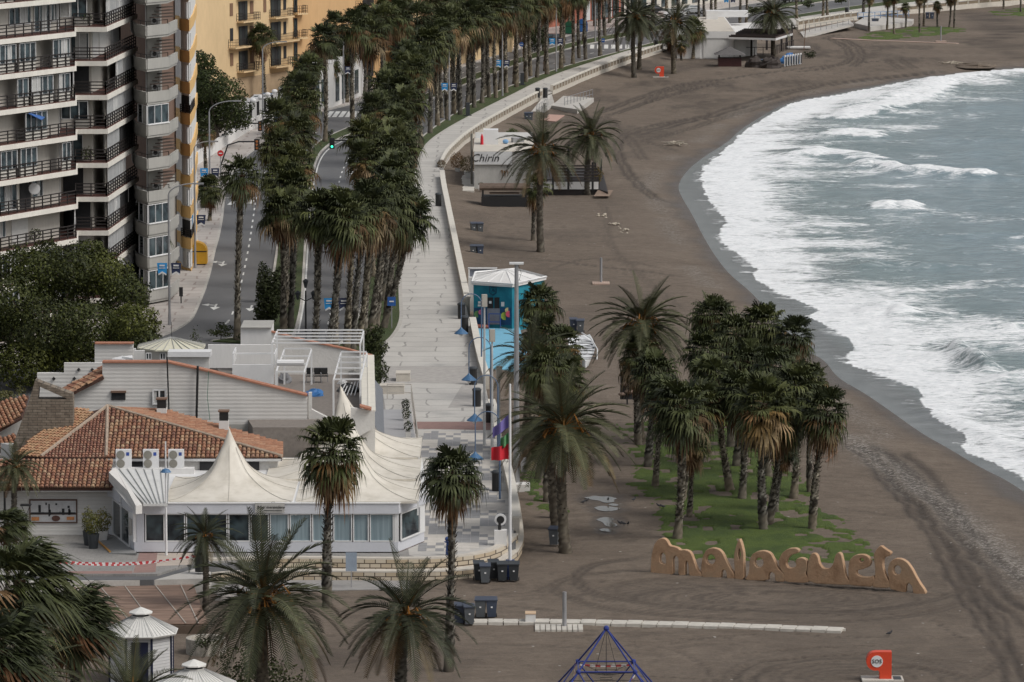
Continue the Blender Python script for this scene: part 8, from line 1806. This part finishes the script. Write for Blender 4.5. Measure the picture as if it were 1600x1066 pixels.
signal((345, 292), 0, (402, 226), 'black traffic signal on a long arm over the left carriageway, lower one'); signal((352, 208), 0, (407, 197), 'black traffic signal reaching out in front of the slim street lamp'); m_gl = bpy.data.materials.new('green_light'); m_gl.use_nodes = True; bb_ = m_gl.node_tree.nodes['Principled BSDF']; bb_.inputs['Emission Color'].default_value = (.05, 1, .55, 1); bb_.inputs['Emission Strength'].default_value = 1.6; bb_.inputs['Base Color'].default_value = (.02, .3, .2, 1)
signal((568, 262), 0, (519, 224), 'traffic signal showing green over the right carriageway', m_gl); signal((492, 178), 0, (492, 150), 'traffic signal with orange casing by the junction')
p = G(283, 474, 1); t = thing('pedestrian_signal', 'short black pedestrian signal on the left pavement', 'traffic light', p); q = MB(); q.tube([p, p + Vector((0, 0, .75))], .06, 6); q.build('post', m_black, t); q = MB(); q.box(p.x, p.y, 1.95, .3, .25, .75); q.build('signal_head', m_black, t)
def roundsign(x, y, top, mat, lab, sq=False, r=.32):
    p = G(x, y, Z1); H = up(p, top); t = thing('road_sign', lab, 'road sign', p); q = MB(); q.tube([p, (p.x, p.y, H)], .04, 6); q.build('post', m_steel, t); q = MB()
    if sq: q.box(p.x, p.y - .06, H - .3, r * 2, .05, r * 2.2)
    else: q.tube([(p.x, p.y - .08, H - .3), (p.x, p.y - .05, H - .3)], r, 16)
    q.build('plate', mat, t); q = MB(); q.box(p.x, p.y - .1, H - .3, r * 1.1, .02, r * .3); q.build('white_bar', m_whitef, t)
roundsign(345, 300, 235, M('sign_red', (.5, .02, .02), .5), 'round red no-entry sign on the left pavement'); roundsign(612, 513, 465, M('sign_blue', (.02, .10, .35), .5), 'square blue sign with white symbol on the palm verge', True); roundsign(815, 100, 66, M('sign_blue', (.02, .10, .35), .5), 'round blue arrow sign on the far median'); roundsign(942, 78, 60, M('sign_blue', (.02, .10, .35), .5), 'small blue sign by the far crossing', True, .25)
# containers
def container(x, y, mat, lab, w_=1.9, h_=2.0):
    p = G(x, y, Z1); t = thing('recycling_container', lab, 'container', p); q = MB(); n = 10; prof = [(-w_ / 2, .1), (-w_ / 2, h_ * .6)] + [(-w_ / 2 * math.cos(math.pi * k / n), h_ * .6 + h_ * .4 * math.sin(math.pi * k / n)) for k in range(1, n)] + [(w_ / 2, h_ * .6), (w_ / 2, .1)]; m_ = len(prof)
    q.add([(p.x + a, p.y - .7, p.z + b_) for a, b_ in prof] + [(p.x + a, p.y + .8, p.z + b_) for a, b_ in prof], [tuple(range(m_)), tuple(range(2 * m_ - 1, m_ - 1, -1))] + [((i + 1) % m_, i, m_ + i, m_ + (i + 1) % m_) for i in range(m_)]); q.build('shell', mat, t); q = MB(); q.seg((p.x - w_ / 2, p.y - .72), (p.x + w_ / 2, p.y - .72), .04, p.z + h_ * .58, p.z + h_ * .62); q.box(p.x, p.y, p.z + .05, w_ * .8, 1.2, .1); q.build('band', m_dark, t)
container(307, 413, M('yellow_plastic', (.60, .32, .02), .5), 'yellow rounded recycling container on the left pavement'); container(293, 408, M('navy_plastic', (.015, .025, .12), .5), 'dark blue rounded recycling container behind the yellow one', 1.8); container(890, 53, M('green_plastic', (.01, .12, .06), .5), 'dark green container on the far pavement', 1.6); container(910, 50, M('blue_plastic', (.02, .10, .30), .5), 'blue container on the far pavement', 1.6)
p = G(325, 325, 1); t = thing('bus_shelter', 'bus shelter with a lit advertising panel on the left pavement', 'bus shelter', p); s = S(p); q = MB()
for x in (-.62, .62): q.box(p.x + x, p.y, 2.3, .12, .12, 2.6)
q.each('post', m_black, t); q = MB(); q.box(p.x, p.y + 1.5, 3.65, 1.6, 4.4, .15); q.build('roof', M('shelter_roof', (.12, .10, .09), .6), t); q = MB(); q.box(p.x, p.y, 2.35, 1.1, .1, 2.0); pn = q.build('poster', M('poster_grey', (.20, .20, .18), .4, .5, 3), t); q = MB(); q.box(p.x, p.y - .07, 2.95, .7, .02, .2); q.box(p.x - .1, p.y - .07, 2.7, .5, .02, .1); q.build('poster_print', M('poster_yellow', (.45, .33, .08), .5), pn); q = MB(); q.box(p.x, p.y, 1.2, 1.3, .3, .4); q.build('base', m_black, t)
p = G(437, 203, 1); t = thing('poster_pillar', 'standing poster pillar with a dark night picture on the pavement', 'advertising pillar', p); q = MB(); q.box(p.x, p.y, 2.25, 1.35, .4, 2.6); q.build('casing', m_steel, t); q = MB(); q.box(p.x, p.y - .215, 2.5, 1.15, .03, 1.9); pn = q.build('poster', M('poster_navy', (.03, .045, .09), .4, .6, 2), t); q = MB(); rr_ = random.Random(2)
for k in range(14): q.box(p.x + rr_.uniform(-.4, .4), p.y - .235, 2.0 + rr_.uniform(-.3, .5), .08, .01, .1)
q.build('poster_print', M('poster_glow', (.45, .30, .18), .5), pn)
p = G(553, 198, 1); q = MB(); q.box(p.x, p.y, 1.45, .55, .5, .9); tag(q.build('utility_box', m_steel), 'grey utility box at the palm foot near the junction', 'box')
for x, y, l_ in ((731, 181, 'black roadside box by the curving promenade palms'), (816, 133, 'dark sign box with orange frame between promenade palms')): p = G(x, y, 1); q = MB(); q.box(p.x, p.y, 1.8, .5, .4, 1.6); q.box(p.x, p.y, 1.05, .9, .6, .1); tag(q.build('utility_box', m_bd), l_, 'box')
# ---- parked cars ----
def mkcar(col):
    def f():
        t = thing('parked_car', 'x', 'car'); q = MB(); prof = [(-2.1, .35), (-2.15, .75), (-2.0, .95), (-1.5, 1.0), (-.9, 1.42), (.5, 1.46), (1.15, 1.0), (1.95, .88), (2.12, .6), (2.1, .35)]; n = len(prof)
        vs = []
        for y, k in ((-.85, 1), (.85, 1)):
            for a, b_ in prof: vs.append((a, y * (.82 if b_ > 1.2 else 1), b_))
        q.add(vs, [tuple(range(n)), tuple(range(2 * n - 1, n - 1, -1))] + [((i + 1) % n, i, n + i, n + (i + 1) % n) for i in range(n)]); q.build('body', col, t, world=False)
        q = MB(); q.slab([(-1.35, -.80, 1.02), (-.85, -.72, 1.36), (.45, -.72, 1.39), (1.0, -.80, 1.02)][::-1], .02, Vector((0, -1, 0))); q.slab([(-1.35, .80, 1.02), (-.85, .72, 1.36), (.45, .72, 1.39), (1.0, .80, 1.02)], .02, Vector((0, 1, 0))); q.build('side_windows', m_glass, t, world=False)
        q = MB(); q.slab([(.58, -.66, 1.44), (1.16, -.72, 1.04), (1.16, .72, 1.04), (.58, .66, 1.44)], .02, Vector((.5, 0, .8))); q.slab([(-.95, .66, 1.42), (-1.46, .72, 1.05), (-1.46, -.72, 1.05), (-.95, -.66, 1.42)], .02, Vector((-.5, 0, .8))); q.build('windscreen', m_glass, t, world=False)
        for a in (-1.3, 1.3):
            for s_ in (-.8, .8):
                q = MB(); q.tube([(a, s_ - .1, .33), (a, s_ + .1, .33)], .33, 14); w_ = q.build('wheel', m_black, t, world=False); q = MB(); q.tube([(a, s_ - .11, .33), (a, s_ + .11, .33)], .17, 10); q.build('rim', m_steel, w_, world=False)
        for s_ in (-.6, .6): q = MB(); q.box(2.08, s_, .68, .08, .3, .14); q.build('headlight', m_whitef, t, world=False)
        return t
    return f
mc = {'w': M('car_white', (.62, .62, .63), .3), 'b': M('car_blue', (.03, .14, .32), .3), 'd': M('car_dark', (.03, .03, .035), .3), 's': M('car_silver', (.30, .31, .32), .3)}
for x, y, k, rz, l_ in ((408, 166, 'w', 8, 'white car parked behind the garden wall'), (421, 164, 'b', 8, 'blue car parked behind the garden wall'), (1082, 22, 's', 30, 'silver car parked by the far white building'), (1050, 27, 'w', 30, 'white car parked by the far palms'), (1240, 4, 'd', 35, 'dark car at the top edge on the far road'), (1308, -2, 'd', 35, 'second dark car at the top edge of the picture'), (865, 68, 'd', 55, 'dark car parked by the far pavement among palms'), (1020, 22, 'd', 35, 'dark car by the far building')):
    many('car' + k, mkcar(mc[k]), G(x, y, Z1 if y > 100 else TZ), R(rz), l_, 'parked cars')
